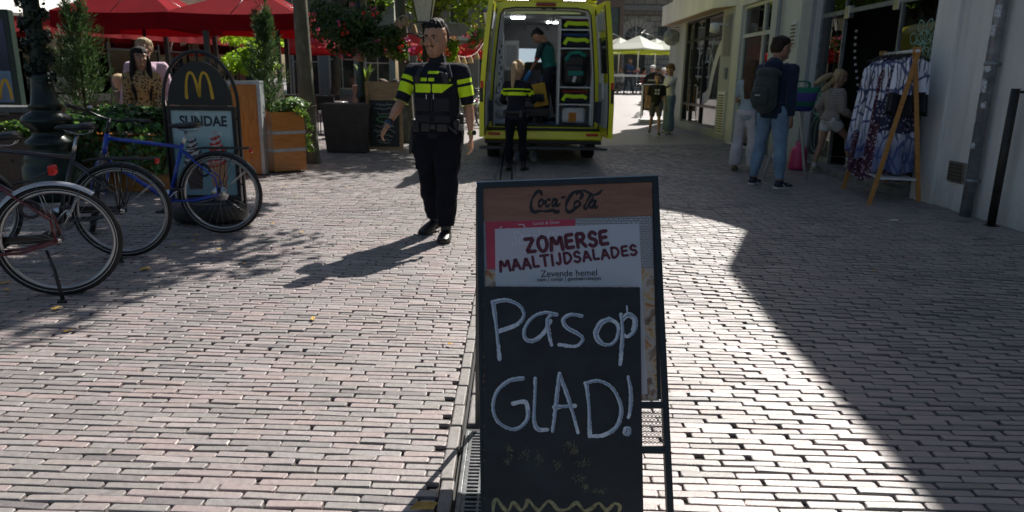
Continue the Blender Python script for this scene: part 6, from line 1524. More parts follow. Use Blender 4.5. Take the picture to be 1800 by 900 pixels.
    if guard:
        mb = MB(); mb.b2((-.0, -.068, .33), (.42, -.056, .385), bev=.005); mb.build('chain_guard', mSad, r)
    else:
        mb = MB(); mb.tube([(0, -.05, .39), (.45, -.05, .375)], .004, 4); mb.tube([(0, -.05, .32), (.45, -.05, .205)], .004, 4); mb.build('chain', mSteel, r)
    if kick:
        mb = MB(); mb.tube([(.06, .07, .31), (.02, .12, .2), (-.02, .20, .012)], [.009, .010, .012], 6); mb.tube([(-.04, .205, .01), (.01, .20, .01)], .012, 6); mb.build('kickstand', mSad, r)
    mb = MB(); mb.tube(arcpts((0.13, .56), .05, 0, 360, 14, .0)[:-1], .011, 6, closed=True); mb.build('wheel_lock', mSad, r)
    return r
mBlue = M('bike_blue', (.006, .05, .40), .3, var=.1, coat=.6); mRedF = M('bike_maroon', (.12, .012, .016), .3, var=.15, coat=.5); mGf = M('bike_grey', (.05, .05, .055), .35, .3, coat=.3)
mFs = M('fender_silver', (.52, .55, .58), .3, .3, var=.08); mFb = M('fender_black', (.02, .02, .022), .3, coat=.3)
bicycle('blue city bicycle with black saddle parked beside the arched ice cream sign', (-2.58, 6.22, .03), R(184), mBlue, mFb, steer=-68, fend=(-12, 150), mech=True, kick=False, guard=False, sadz=.93)
bicycle('black and grey bicycle parked between the blue and the maroon bicycle', (-2.98, 5.34, .03), R(190), mGf, mFb, steer=20, fend=(5, 150), sadz=.97)
bicycle('nearest maroon bicycle with silver rear mudguard and red tail light at the left edge', (-2.87, 4.38, .02), R(201), mRedF, mFs, steer=0, fend=(8, 128), carrier=False, sadz=.99)
# parked bicycles in the distance, left of the ambulance
b0 = bicycle('grey parked bicycle nearest the ambulance in the distant row', (-.95, 20.5, .05), R(70), mGf, mFs, kick=False, group='distant parked bicycles')
rr = random.Random(12); names = ['second', 'third', 'fourth', 'fifth', 'sixth', 'seventh']
for q in range(6):
    c = copy_tree(b0); c.location = (-1.15-.30*q+rr.uniform(-.1, .1), 20.9+.5*(q % 3), .05); c.rotation_euler.z = R(70+rr.uniform(-25, 25)); c.rotation_euler.x = R(rr.uniform(-6, 6))
    c['label'] = names[q]+' bicycle from the ambulance in the distant parked row'
c = copy_tree(b0); p = aty(1130, 190, 25); c.location = (p.x, 25, terr(p.x, 25)); c.rotation_euler.z = R(80); c['label'] = 'bicycle standing left of the small black advertising board on the square'; del c['group']
# low plastic tub ring visible under the arched sign is its base; scattered leaves on the bricks
lv = []; g = np.random.default_rng(77)
mLf = M('fallen_leaf', (.45, .28, .06), .8, var=.4, vs=30); pts_ = [(550,563,.03),(745,897,.05),(420,385,.03),(455,378,.03),(345,415,.035),(305,433,.03),(440,398,.03),(10,500,.04),(12,512,.03),(340,425,.03),(385,440,.028),(500,330,.03),(610,330,.025),(560,300,.03),(520,345,.03),(665,395,.02),(255,476,.05),(100,545,.04),(385,405,.03),(460,350,.03),(530,410,.03),(790,607,.02),(655,300,.03),(590,290,.03),(700,310,.02),(480,395,.03),(120,585,.03),(430,465,.02),(1535,478,.03),(1365,465,.015)]
for i, (px, py, s_) in enumerate(pts_):
    p = atg(px, py); a = g.uniform(0, 6.28); mb = MB(); q = [(1, 0, .1), (.35, .45, .28), (-.5, .5, .15), (-1, 0, .25), (-.5, -.5, .12), (.35, -.45, .3)]
    v = [(s_*(x*math.cos(a)-y*math.sin(a)), s_*(x*math.sin(a)+y*math.cos(a)), .004+s_*z) for x, y, z in q]; mb.add(v, [(0, 1, 3), (1, 2, 3), (0, 3, 5), (3, 4, 5)])
    o_ = mb.build('fallen_leaf', mLf, None, p+Vector((0, 0, .004))); tag(o_, 'small yellow brown leaf fallen on the shaded bricks beside the parked bicycles' if px < 520 and py > 340 else ('small yellow leaf fallen on the bricks between the orange planter and the officer' if px < 760 and py < 400 else 'single yellow leaf lying on the open sunlit bricks'+(' left of the chalkboard' if px < 850 else ' right of the chalkboard')), 'leaf', 'fallen leaves scattered on the bricks')
p = atg(1570, 390); mb = MB(); mb.add([(-.05, 0, .012), (.02, -.03, .016), (.06, .0, .022), (.0, .03, .014)], [(0, 1, 2, 3)]); tag(mb.build('paper_scrap', mWh, None, p+Vector((0, 0, .004))), 'small white paper scrap on the shaded paving at right', 'litter')
# ================================================================== PEOPLE
def remesh(mb, vox, it=4, disp=None, cut=None, fac=.5):
    me = mb.mesh('tmp'); bm = bmesh.new(); bm.from_mesh(me); bmesh.ops.recalc_face_normals(bm, faces=bm.faces[:]); bm.to_mesh(me); bm.free()
    o = bpy.data.objects.new('tmp', me); col.objects.link(o)
    md = o.modifiers.new('r', 'REMESH'); md.mode = 'VOXEL'; md.voxel_size = vox; md.use_smooth_shade = True
    bpy.context.view_layer.update()
    out = bpy.data.meshes.new_from_object(o.evaluated_get(bpy.context.evaluated_depsgraph_get())); bpy.data.objects.remove(o)
    bm = bmesh.new(); bm.from_mesh(out)
    for _ in range(it): bmesh.ops.smooth_vert(bm, verts=bm.verts[:], factor=fac, use_axis_x=True, use_axis_y=True, use_axis_z=True)
    if cut: bmesh.ops.delete(bm, geom=[v for v in bm.verts if cut(v.co)], context='VERTS')
    bm.normal_update()
    if disp:
        d = [(v, v.normal*disp(v.co)) for v in bm.verts]
        for v, q in d: v.co += q
    for f in bm.faces: f.smooth = True
    bm.to_mesh(out); bm.free(); return out
def setattrf(me, name, f):
    a = me.attributes.new(name, 'FLOAT', 'POINT'); a.data.foreach_set('value', [f(v.co) for v in me.vertices])
def folds(amp, sc=9, zs=.6, seed=0):
    off = Vector((seed*3.1, seed*1.7, seed))
    return lambda c: amp*(noise.noise(Vector((c.x*sc, c.y*sc, c.z*sc*zs))+off)+.5*noise.noise(Vector((c.x*sc*2.3, c.y*sc*2.3, c.z*sc*2.3*zs+c.x*8))+off))
_skins = {}
def skin(c):
    k_ = 'skin_%d' % int(c[0]*1000)
    if k_ in _mc: return _mc[k_]
    k = NT(k_); o = k.obj(); k.base(k.ramp(k.noise(18, 4, .6, o), [(.3, tuple(x*.88 for x in c)), (.7, tuple(min(1, x*1.1) for x in c))])); k.set(Roughness=.5)
    k.b.inputs['Subsurface Weight'].default_value = .08; k.b.inputs['Subsurface Radius'].default_value = (.02, .008, .004)
    _mc[k_] = k.m; return k.m
def hairmat(name, c=None):
    if name in _mc: return _mc[name]
    k = NT(name); o = k.obj(); n_ = k.noise(60, 4, .7, k.mapv(o, (1, 1, .12)), .3)
    k.base(k.ramp(n_, [(.3, tuple(x*.5 for x in c)), (.7, tuple(min(1, x*1.25) for x in c))])); k.set(Roughness=.65, Specular_IOR_Level=.25); k.bump(n_, .8, .008); _mc[name] = k.m; return k.m

class Fig:
    def __init__(s, label, loc, rz, h=1.78, bw=1.0, lean=0, side=0, twist=0, arms=None, legs=None, head=(0, 0), vox=.012, skinc=(.42, .25, .17), hs=1.04, female=False, base_z=None, group=None, seed=1, hunch=0):
        s.HU = .13*hs; s.h, s.bw, s.vox, s.seed, s.female = h, bw, vox, seed, female
        s.root = thing('person', label, 'person', loc, rz, group)
        arms = arms or {}; legs = legs or {}
        al, ar = arms.get('l', (0, 8, 12)), arms.get('r', (0, 8, 12)); ll, lr = legs.get('l', (0, 3, 0)), legs.get('r', (0, 3, 0))
        J = s.J = {}; shx = (.100 if female else .112)*bw; hpx = .052
        Rt = Matrix.Rotation(R(twist), 3, 'Z') @ Matrix.Rotation(R(-lean), 3, 'X') @ Matrix.Rotation(R(side), 3, 'Y')
        s.Rt = Rt
        def tp(x, y, z): return Rt @ (Vector((x, y, z))*h)
        J['pel'] = Vector((0, 0, 0))
        for z, n_ in ((.0, 'hip'), (.08, 'waist'), (.20, 'chest'), (.285, 'shc'), (.315, 'neck')): J[n_] = tp(0, 0, z)
        Rh = Rt @ Matrix.Rotation(R(-hunch), 3, 'X') @ Matrix.Rotation(R(head[0]), 3, 'Z') @ Matrix.Rotation(R(-head[1]), 3, 'X'); s.Rh = Rh
        J['chin'] = J['neck']+Rh @ (Vector((0, .012, .028))*h)
        for sd, nm, A_ in ((1, 'r', ar), (-1, 'l', al)):
            J['sh'+nm] = tp(sd*shx, 0, .268)
            sw, ab, eb = R(A_[0]), R(A_[1]), R(A_[2]); inn = R(A_[3]) if len(A_) > 3 else 0
            d = Rt @ Vector((sd*math.sin(ab), math.sin(sw)*math.cos(ab), -math.cos(sw)*math.cos(ab)))
            J['el'+nm] = J['sh'+nm]+d*.168*h
            sw2 = sw+eb; ab2 = ab-inn
            d2 = Rt @ Vector((sd*math.sin(ab2), math.sin(sw2)*math.cos(ab2), -math.cos(sw2)*math.cos(ab2)))
            J['wr'+nm] = J['el'+nm]+d2*.145*h; J['hd'+nm] = d2
        lowest = 1e9
        for sd, nm, A_ in ((1, 'r', lr), (-1, 'l', ll)):
            J['th'+nm] = Vector((sd*hpx*h*bw, 0, -.01*h)); sw, ab, kb = R(A_[0]), R(A_[1]), R(A_[2])
            d = Vector((sd*math.sin(ab), math.sin(sw)*math.cos(ab), -math.cos(sw)*math.cos(ab))); J['kn'+nm] = J['th'+nm]+d*.238*h
            a2 = sw-kb; d2 = Vector((sd*math.sin(ab), math.sin(a2)*math.cos(ab), -math.cos(a2)*math.cos(ab))); J['an'+nm] = J['kn'+nm]+d2*.235*h
            toe = R(A_[3]) if len(A_) > 3 else 0; yaw = R(A_[4]) if len(A_) > 4 else R(8)
            J['ft'+nm] = Vector((sd*math.sin(yaw)*math.cos(toe), math.cos(yaw)*math.cos(toe), -math.sin(toe)))
            lowest = min(lowest, J['an'+nm].z-.045*h - max(0, math.sin(toe))*.11*h)
        off = Vector((0, 0, -lowest if base_z is None else base_z))
        for k_ in J:
            if not (k_.startswith('hd') or k_.startswith('ft')): J[k_] = J[k_]+off
        s.off = off; s.skinm = skin(skinc); s.body()
    def tpt(s, x, y, z): return s.off + s.Rt @ (Vector((x, y, z))*s.h)
    def hpt(s, x, y, z): return s.J['chin'] + s.Rh @ (Vector((x, y, z))*s.h*s.HU)
    def torso_rings(s, m=0, z0=-.03, z1=.30, belly=0):
        b = s.bw; f = s.female
        T = [(-.05, .080, .062, 0), (-.01, .092 if not f else .098, .066, -.004), (.03, .088 if not f else .090, .062, -.002), (.08, .080 if not f else .068, .056 if not f else .048, .002), (.14, .088 if not f else .076, .060, .004), (.20, .100 if not f else .085, .068, .006), (.245, .103 if not f else .088, .062, .002), (.268, .086 if not f else .074, .052, -.004), (.290, .060, .042, -.006), (.302, .044, .038, -.006), (.31, .036, .034, -.003)]
        out = []
        for z, a, d, y in T:
            if z < z0-.001 or z > z1+.001: continue
            out.append((s.tpt(0, y+(belly*math.exp(-((z-.08)/.06)**2)), z), a*s.h*b+m, d*s.h*b+m+belly*s.h*math.exp(-((z-.08)/.06)**2)))
        return out
    def lat(s): return s.Rt @ Vector((1, 0, 0))
    def arm_rings(s, nm, m=0, t0=0, t1=2.0):
        h, b = s.h, s.bw*(.88 if s.female else 1); S, E, W_ = s.J['sh'+nm], s.J['el'+nm], s.J['wr'+nm]
        prof = [(0, .028), (.15, .029), (.3, .0285), (.55, .026), (.9, .0215), (1.0, .0215), (1.15, .0225), (1.35, .022), (1.7, .0165), (1.95, .0135), (2.0, .0135)]
        ts = sorted({t0, t1, *[p[0] for p in prof if t0 < p[0] < t1]}); out = []
        for t in ts:
            r_ = np.interp(t, [p[0] for p in prof], [p[1] for p in prof])*h*b+m
            c = S.lerp(E, t) if t <= 1 else E.lerp(W_, t-1); out.append((c, r_, r_*(.92 if t < 1.5 else .75)))
        return out
    def leg_rings(s, nm, m=0, t0=0, t1=2.0, flare=0):
        h, b = s.h, s.bw*(.95 if s.female else 1); S, E, W_ = s.J['th'+nm], s.J['kn'+nm], s.J['an'+nm]
        prof = [(-.12, .046), (0, .052), (.2, .051), (.6, .041), (.9, .032), (1.0, .031), (1.15, .031), (1.35, .0325), (1.6, .027), (1.85, .020), (2.0, .019)]
        ts = sorted({t0, t1, *[p[0] for p in prof if t0 < p[0] < t1]}); out = []
        for t in ts:
            r_ = np.interp(t, [p[0] for p in prof], [p[1] for p in prof])*h*b+m+flare*max(0, t-.6)
            c = S.lerp(E, t) if t <= 1 else E.lerp(W_, t-1); back = -.006*h*math.sin(max(0, min(1, (t-1)))*math.pi)
            out.append((c+Vector((0, back, 0)), r_, r_))
        return out
    def hand(s, mb, nm, curl=.55, spread=1.0, k=1.0):
        h = s.h; W_ = s.J['wr'+nm]; d = s.J['hd'+nm].normalized(); sd = 1 if nm == 'r' else -1
        fw = s.Rt @ Vector((0, 1, 0)); a = (fw-d*fw.dot(d)).normalized()            # thumb side: forwards
        pn = a.cross(d)*sd; pn = pn if pn.dot(s.Rt @ Vector((-sd, 0, 0))) > 0 else -pn  # palm faces the thigh
        L_ = .052*h*k
        mb.loft([(W_-d*.01*h, .0115*h, .0135*h), (W_+d*.008*h, .0085*h, .0155*h), (W_+d*L_*.5, .0080*h, .0215*h), (W_+d*L_*.95, .0066*h, .0210*h), (W_+d*L_*1.08, .004*h, .017*h)], pn, 12)
        lens = [.040, .045, .042, .033]; offs = [.0165, .0055, -.0055, -.0155]
        for i in range(4):
            c0 = W_+d*L_*.9+a*offs[i]*h*spread; r_ = .0053*h*k*(1-.06*i); c = curl*(1+.12*i)
            d1 = (d*math.cos(c*.6)+pn*math.sin(c*.6)+a*offs[i]*4*(spread-1)).normalized(); d2 = (d*math.cos(c*1.4)+pn*math.sin(c*1.4)).normalized(); d3 = (d*math.cos(c*2.1)+pn*math.sin(c*2.1)).normalized()
            l = lens[i]*h*k; p1 = c0+d1*l*.48; p2 = p1+d2*l*.30; p3 = p2+d3*l*.24
            mb.tube([c0-d*.01*h, c0+d1*l*.1, p1, p2, p3], [r_*1.05, r_*1.05, r_, r_*.92, r_*.7], 8)
        t0 = W_+d*L_*.30+a*.014*h; t1 = t0+(a*.6+d*.8+pn*.35).normalized()*.022*h; t2 = t1+(d*.9+a*.15+pn*.45).normalized()*.022*h
        mb.tube([t0-a*.006*h, t0, t1, t2], [.0075*h, .0075*h, .006*h, .0045*h], 8)
    def body(s):
        h = s.h; mb = MB(); L_ = s.lat()
        mb.loft(s.torso_rings(), L_, 18)
        mb.loft([(s.J['shc'], .030*h, .032*h), (s.J['neck'], .031*h, .032*h), (s.J['chin']+s.Rh @ Vector((0, -.022*h, .03*h)), .030*h, .033*h)], L_, 14)
        for nm in 'lr':
            S = s.J['sh'+nm]; mb.ell(S-s.Rt @ Vector((0, 0, .004*h)), .027*h*s.bw*(.88 if s.female else 1), 12); mb.loft([(s.tpt(0, 0, .262), .03*h, .032*h), (S-s.Rt @ Vector((0, 0, .005*h)), .026*h, .025*h)], s.Rt @ Vector((0, 1, 0)), 12)
            mb.loft(s.arm_rings(nm), s.Rt @ Vector((0, 1, 0)), 14); s.hand(mb, nm)
            mb.loft(s.leg_rings(nm, t0=-.12), (1, 0, 0), 16)
            A_ = s.J['an'+nm]; f = s.J['ft'+nm]; mb.loft([(A_+Vector((0, 0, .01*h)), .018*h, .02*h), (A_-Vector((0, 0, .022*h)), .018*h, .024*h)], (1, 0, 0), 10)
            mb.loft([(A_-f*.02*h-Vector((0, 0, .025*h)), .016*h, .018*h), (A_+f*.05*h-Vector((0, 0, .030*h)), .022*h, .014*h), (A_+f*.10*h-Vector((0, 0, .036*h)), .018*h, .008*h)], f.cross(Vector((0, 0, 1))), 10)
        # head
        U = s.HU*h; prof = [(-.06, .20, .22, -.10, .0), (.02, .24, .36, -.14, 0), (.10, .29, .42, -.26, 0), (.20, .325, .425, -.36, 0), (.32, .350, .415, -.43, 0), (.45, .370, .405, -.475, 0), (.55, .378, .41, -.495, 0), (.68, .380, .415, -.50, 0), (.80, .355, .37, -.46, 0), (.90, .29, .27, -.37, 0), (.97, .17, .13, -.22, 0), (1.0, .06, .02, -.09, 0)]
        rings = []
        for z, w_, f, b, _ in prof: rings.append((s.hpt(0, (f+b)/2, z), w_*U, (f-b)/2*U))
        mb.loft(rings, s.Rh @ Vector((1, 0, 0)), 20)
        nz = lambda x, y, z: s.hpt(x, y, z)
        mb.loft([(nz(0, .37, .55), .05*U, .04*U), (nz(0, .43, .45), .055*U, .06*U), (nz(0, .50, .345), .075*U, .075*U), (nz(0, .47, .30), .085*U, .05*U), (nz(0, .40, .285), .05*U, .03*U)], s.Rh @ Vector((1, 0, 0)), 10)
        mb.ell(nz(0, .405, .205), (.12*U, .045*U, .028*U), 10, rot=s.Rh); mb.ell(nz(0, .40, .165), (.11*U, .05*U, .030*U), 10, rot=s.Rh); mb.ell(nz(0, .385, .04), (.11*U, .07*U, .07*U), 10, rot=s.Rh)
        for sd in (-1, 1):
            mb.ell(nz(sd*.385, -.02, .43), (.03*U, .09*U, .14*U), 10, rot=s.Rh @ Matrix.Rotation(-.2, 3, 'X')); mb.ell(nz(sd*.17, .395, .60), (.13*U, .045*U, .035*U), 8, rot=s.Rh); mb.ell(nz(sd*.21, .33, .33), (.10*U, .07*U, .08*U), 8, rot=s.Rh)
        me = remesh(mb, s.vox*.62 if s.vox < .01 else s.vox*.8, 3); link('body', me, s.root).data.materials.append(s.skinm)
        # eyes and brows
        e = MB(); 
        for sd in (-1, 1): e.ell(nz(sd*.165, .375, .50), (.062*U, .05*U, .034*U), 10, rot=s.Rh)
        e.build('eyes', M('eye_white', (.55, .52, .5), .3), s.root)
        e = MB()
        for sd in (-1, 1): e.ell(nz(sd*.165, .412, .50), (.032*U, .022*U, .032*U), 8, rot=s.Rh)
        e.build('irises', M('iris_dark', (.02, .012, .008), .2), s.root)
    def brows(s, m, z=.585, th=.022):
        e = MB(); U = s.HU*s.h
        for sd in (-1, 1): e.tube([s.hpt(sd*.07, .435, z-.01), s.hpt(sd*.17, .425, z+.02), s.hpt(sd*.26, .36, z-.01)], [th*U, th*U*1.1, th*.5*U], 6)
        e.build('eyebrows', m, s.root)
    def garment(s, name, mb, m, vox=None, it=4, disp=None, cut=None, attrs=None, par=None):
        me = remesh(mb, vox or s.vox, it, disp, cut)
        if attrs:
            for k_, f in attrs.items(): setattrf(me, k_, f)
        o = link(name, me, par or s.root); me.materials.append(m); return o
    def top(s, name, m, sleeve=2.0, fit=.008, z0=-.06, z1=.305, amp=.004, flare=0, attrs=None, belly=0, cuff=.002):
        mb = MB(); L_ = s.lat(); rg = s.torso_rings(fit*s.h/1.7, z0, z1, belly)
        rg = [(c, a+flare*max(0, 1-i/3), d+flare*max(0, 1-i/3)) for i, (c, a, d) in enumerate(rg)]
        mb.loft(rg, L_, 20)
        if sleeve:
            for nm in 'lr':
                S = s.J['sh'+nm]; r_ = (.0295*s.bw*(.88 if s.female else 1))*s.h+fit*s.h/1.7*.9; mb.ell(S-s.Rt @ Vector((0, 0, .003*s.h)), r_, 12); mb.loft([(s.tpt(0, 0, .272), .032*s.h, .034*s.h), (S-s.Rt @ Vector((0, 0, .004*s.h)), r_, r_)], s.Rt @ Vector((0, 1, 0)), 12)
                ar = s.arm_rings(nm, fit*s.h/1.7+cuff, 0, sleeve); mb.loft(ar, s.Rt @ Vector((0, 1, 0)), 14)
        return s.garment(name, mb, m, disp=folds(amp, 9, .8, s.seed), attrs=attrs)
    def bottom(s, name, m, t1=1.93, fit=.010, amp=.005, flare=0, zt=.06, attrs=None):
        mb = MB(); rg = s.torso_rings(fit*s.h/1.7*.9, -.05, zt); mb.loft([(s.tpt(0, -.002, -.035), .088*s.h*s.bw, .064*s.h*s.bw)]+rg[1:], s.lat(), 20)
        for nm in 'lr': mb.loft(s.leg_rings(nm, fit*s.h/1.7, -.15, t1, flare), (1, 0, 0), 18)
        return s.garment(name, mb, m, disp=folds(amp, 8, .9, s.seed+3), attrs=attrs)
    def shoes(s, m, sole=None, boot=0, big=1.0):
        h = s.h
        for nm in 'lr':
            A_ = s.J['an'+nm]; f = s.J['ft'+nm]; la = f.cross(Vector((0, 0, 1))).normalized(); up = la.cross(f).normalized(); b = A_-Vector((0, 0, .045*h)) if f.z > -.2 else A_-up*.045*h
            mb = MB(); k = big
            mb.loft([(b-f*.030*h+up*.018*h, .016*h*k, .014*h), (b-f*.022*h+up*.024*h, .021*h*k, .022*h), (b+f*.01*h+up*.025*h, .022*h*k, .024*h), (b+f*.05*h+up*.020*h, .025*h*k, .019*h), (b+f*.085*h+up*.016*h, .025*h*k, .014*h), (b+f*.108*h+up*.013*h, .017*h*k, .010*h)], la, 16)
            kn = s.J['kn'+nm]; du = (kn-A_).normalized(); top_ = .01+boot*.10
            mb.loft([(b+up*.022*h, .022*h, .026*h), (A_, .021*h*k, .025*h), (A_+du*top_*h*.5, .0245*h*k, .027*h), (A_+du*top_*h, .0275*h*k, .030*h)], la, 14)
            o = s.garment('shoe', mb, m, vox=max(.005, s.vox*.7), it=2)
            mb = MB(); P = []
            for t, w_ in ((-.036, .013), (-.030, .020), (0, .022), (.03, .0225), (.06, .027), (.09, .0265), (.108, .019), (.114, .010)): P.append((t*h, w_*h*k))
            pts = [b+f*t+la*w_+up*.0015*h for t, w_ in P]+[b+f*t-la*w_+up*.0015*h for t, w_ in reversed(P)]; mb.prism(pts, up*.010*h); mb.build('sole', sole or m, o)
    def hair(s, m, kind='short', amp=.004, vol=1.0, hl=.80):
        U = s.HU*s.h; v = vol
        mb = MB()
        if kind == 'fade': prof = [(.85, .29, .29, -.40), (.90, .33, .36, -.43), (.96, .312, .385, -.40), (1.03, .28, .38, -.34), (1.09, .225, .33, -.25), (1.14, .12, .22, -.12)]
        elif kind == 'short': prof = [(.22, .30, -.22, -.44), (.34, .385, -.12, -.51), (.48, .405, -.02, -.535), (.62, .41, .10, -.545), (.74, .405, .32, -.54), (.84, .375, .42, -.50), (.94, .31, .36, -.42), (1.02, .20, .2, -.28), (1.06, .07, .05, -.1)]
        else: prof = [(.10, .34, -.20, -.46), (.30, .40, -.10, -.54), (.48, .42, -.04, -.56), (.62, .425, .08, -.56), (.74, .415, .36, -.55), (.84, .385, .45, -.51), (.94, .31, .36, -.43), (1.02, .20, .2, -.28), (1.06, .07, .05, -.1)]
        mb.loft([(s.hpt(0, (f+b)/2, z), w_*U*v, (f-b)/2*U*v) for z, w_, f, b in prof], s.Rh @ Vector((1, 0, 0)), 20)
        if kind == 'long':
            for sd in (-1, 1):
                top_ = s.hpt(sd*.36, -.05, .55); mid = s.hpt(sd*.42, .02, .05); low = s.tpt(sd*.055, .052 if sd > 0 else .045, .17); lo2 = s.tpt(sd*.05, .058, .08)
                mb.loft([(top_, .12*U, .26*U), (mid, .14*U, .25*U), (s.tpt(sd*.06, .03, .27), .15*U, .2*U), (low, .14*U, .14*U), (lo2, .05*U, .06*U)], s.Rh @ Vector((1, 0, 0)), 12)
            mb.loft([(s.hpt(0, -.38, .6), .36*U, .16*U), (s.hpt(0, -.38, .0), .36*U, .16*U), (s.tpt(0, -.06, .24), .34*U, .14*U), (s.tpt(0, -.066, .13), .2*U, .08*U)], s.Rh @ Vector((1, 0, 0)), 14)
        if kind == 'ponytail':
            a = s.hpt(0, -.56, .72); mb.ell(a, .10*U, 8)
            pts = [a, s.hpt(0, -.85, .60), s.hpt(.05, -.92, .2), s.hpt(.02, -.85, -.35), s.hpt(0, -.82, -.95)]; mb.tube(smooth_pts(pts, 4), [.10*U+.11*U*math.sin(math.pi*min(1, i/15)) for i in range(17)], 10)
        if kind == 'flying':
            a = s.hpt(0, -.55, .62); pts = [a, s.hpt(0, -.85, .45), s.hpt(0, -1.2, .12), s.hpt(.0, -1.5, -.15), s.hpt(0, -1.75, -.3)]; mb.tube(smooth_pts(pts, 4), [.09*U+.15*U*math.sin(math.pi*min(1, i/15)) for i in range(17)], 10)
            pts = [s.hpt(0, -.42, .3), s.hpt(0, -.62, -.1), s.hpt(0, -.85, -.45), s.hpt(0, -1.0, -.7)]; mb.tube(smooth_pts(pts, 4), [.1*U+.10*U*math.sin(math.pi*min(1, i/11)) for i in range(13)], 10)
        if kind == 'bun': mb.ell(s.hpt(0, -.5, .75), .2*U, 10)
        dsp = lambda c: amp*noise.noise(Vector((c.x*55, c.y*55, c.z*16)))
        return s.garment('hair', mb, m, vox=max(.005, s.vox*.7), it=2, disp=dsp)
def bandmat(name, c, cb, attr='band', rough=.85, edge=None, cb_rough=.5):
    k = NT(name); a = k.n('ShaderNodeAttribute', attribute_name=attr).outputs['Fac']; o = k.obj()
    f = k.math('GREATER_THAN', a, 0.0); nz = k.noise(6, 3, .6, o)
    base = k.ramp(nz, [(.3, tuple(x*.85 for x in c)), (.7, tuple(x*1.15 for x in c))])
    b = k.mix(f, base, cb)
    k.base(b); k.set(Roughness=rough); k.b.inputs['Specular IOR Level'].default_value = .3; k.bump(k.math('ADD', k.noise(16, 3, .5, o), k.math('MULTIPLY', k.noise(300, 2, .5, o), .15)), .35, .02); return k.m
HV = (.62, .92, .02)
def between(x, a, b): return min(x-a, b-x)
NAVY = (.008, .010, .018)
# ---------------------------------------------------------------- walking police officer
F = Fig('police officer in dark uniform with yellow chest bands walking towards the camera', (-.67, 6.34, 0), R(169), 1.84, 1.06, vox=.008, skinc=(.46, .245, .145), seed=2, hs=1.04,
        arms={'r': (18, 17, 26, 4), 'l': (-4, 11, 16, 4)}, legs={'l': (9, -.5, 6, 0, 8), 'r': (-7, 0, 14, 10, 22)}, head=(-10, 2))
off = F; h = F.h
mUni = M('uniform_navy', NAVY, .85, var=.3); mBoot = M('boot_leather', (.012, .012, .013), .4, var=.3, bump=.2, bs=150); mGear = M('gear_black', (.012, .012, .014), .5, var=.3)
F.brows(M('brow_dark', (.02, .013, .01), .8)); 
# stubble / moustache
mb = MB(); U = F.HU*h; mb.tube([F.hpt(-.13, .41, .235), F.hpt(-.06, .455, .265), F.hpt(.06, .455, .265), F.hpt(.13, .41, .235)], .018*U, 6); mb.build('moustache', M('brow_dark'), F.root)
F.hair(hairmat('hair_black', (.012, .010, .010)), 'fade', .009)
mb = MB(); mb.loft([(F.hpt(0, (f+b)/2, z), w_*U*1.012, (f-b)/2*U*1.012) for z, w_, f, b in [(.34, .33, -.24, -.44), (.44, .372, -.12, -.485), (.56, .384, -.08, -.503), (.68, .387, -.02, -.508), (.80, .372, .10, -.47), (.87, .34, .2, -.42)]], F.Rh @ Vector((1, 0, 0)), 18)
F.garment('hair_sides', mb, hairmat('hair_faded', (.05, .035, .028)), vox=.006, it=1)
def sleeve_t(c):
    best = -1
    for nm in 'lr':
        S, E = F.J['sh'+nm], F.J['el'+nm]; d = (E-S); t = (c-S).dot(d)/d.length_squared; dist = (c-(S+d*t)).length
        out = abs(F.Rt.inverted() @ (c-F.off) @ Vector((1, 0, 0))) if False else abs((F.Rt.inverted() @ (c-F.off)).x)
        if t > .05 and dist < .09 and out > .105*h: best = max(best, between(t, .42, .70), between(t, .22, .34))
    return best if best > -1 else -.2
F.top('shirt', bandmat('uniform_shirt', NAVY, HV), sleeve=.93, fit=.014, amp=.005, attrs={'band': sleeve_t}, cuff=.006)
for nm in 'lr':   # piping at sleeve ends
    mb = MB(); S, E = F.J['sh'+nm], F.J['el'+nm]; d = (E-S).normalized(); c = S.lerp(E, .95); a = d.orthogonal().normalized(); b = d.cross(a); r_ = .0215*h*1.06+.026
    mb.tube([c+(a*math.cos(t)+b*math.sin(t))*r_ for t in np.linspace(0, 2*math.pi, 19)[:-1]], .003, 5, closed=True); mb.build('sleeve_piping', M('piping_olive', (.25, .32, .03), .7), F.root)
# collar
mb = MB(); mb.loft([(F.tpt(0, -.004, .298), .046*h, .044*h), (F.tpt(0, -.004, .318), .040*h, .042*h), (F.tpt(0, -.008, .335), .038*h, .040*h)], F.lat(), 16); F.garment('collar', mb, mUni, vox=.007, it=1)
# vest
mb = MB(); rg = [(z, a, d, y) for z, a, d, y in [(.02, .100, .078, .004), (.05, .106, .084, .006), (.10, .104, .084, .008), (.16, .106, .086, .010), (.21, .108, .086, .010), (.245, .098, .074, .006), (.270, .074, .05, 0), (.288, .056, .034, -.004)]]
mb.loft([(F.tpt(0, y, z), a*h*1.04, d*h) for z, a, d, y in rg], F.lat(), 22)
def vest_band(c):
    q = F.Rt.inverted() @ (c-F.off); x, y, z = q.x/h, q.y/h, q.z/h
    if y < .02: return max(between(z, .165, .205), -1) if y < -.03 else -.01
    bar = min(between(z, .168, .207), .012-0*z) if abs(x) > .0025 else -.01
    bar = min(bar, between(x, -.074-(z-.19)*1.2, .088))
    b2 = min(between(z, .219, .234), max(between(x, .024, .064), between(x, -.012, .016)))
    b3 = min(between(z, .252, .265), between(x, -.030, .022))
    b4 = min(between(z, .219, .252), between(x, -.082, -.060))
    return max(bar, b2, b3, b4)
F.garment('vest', mb, bandmat('vest_fabric', (.006, .008, .014), HV), vox=.007, it=3, disp=folds(.003, 10, 1, 5), attrs={'band': vest_band})
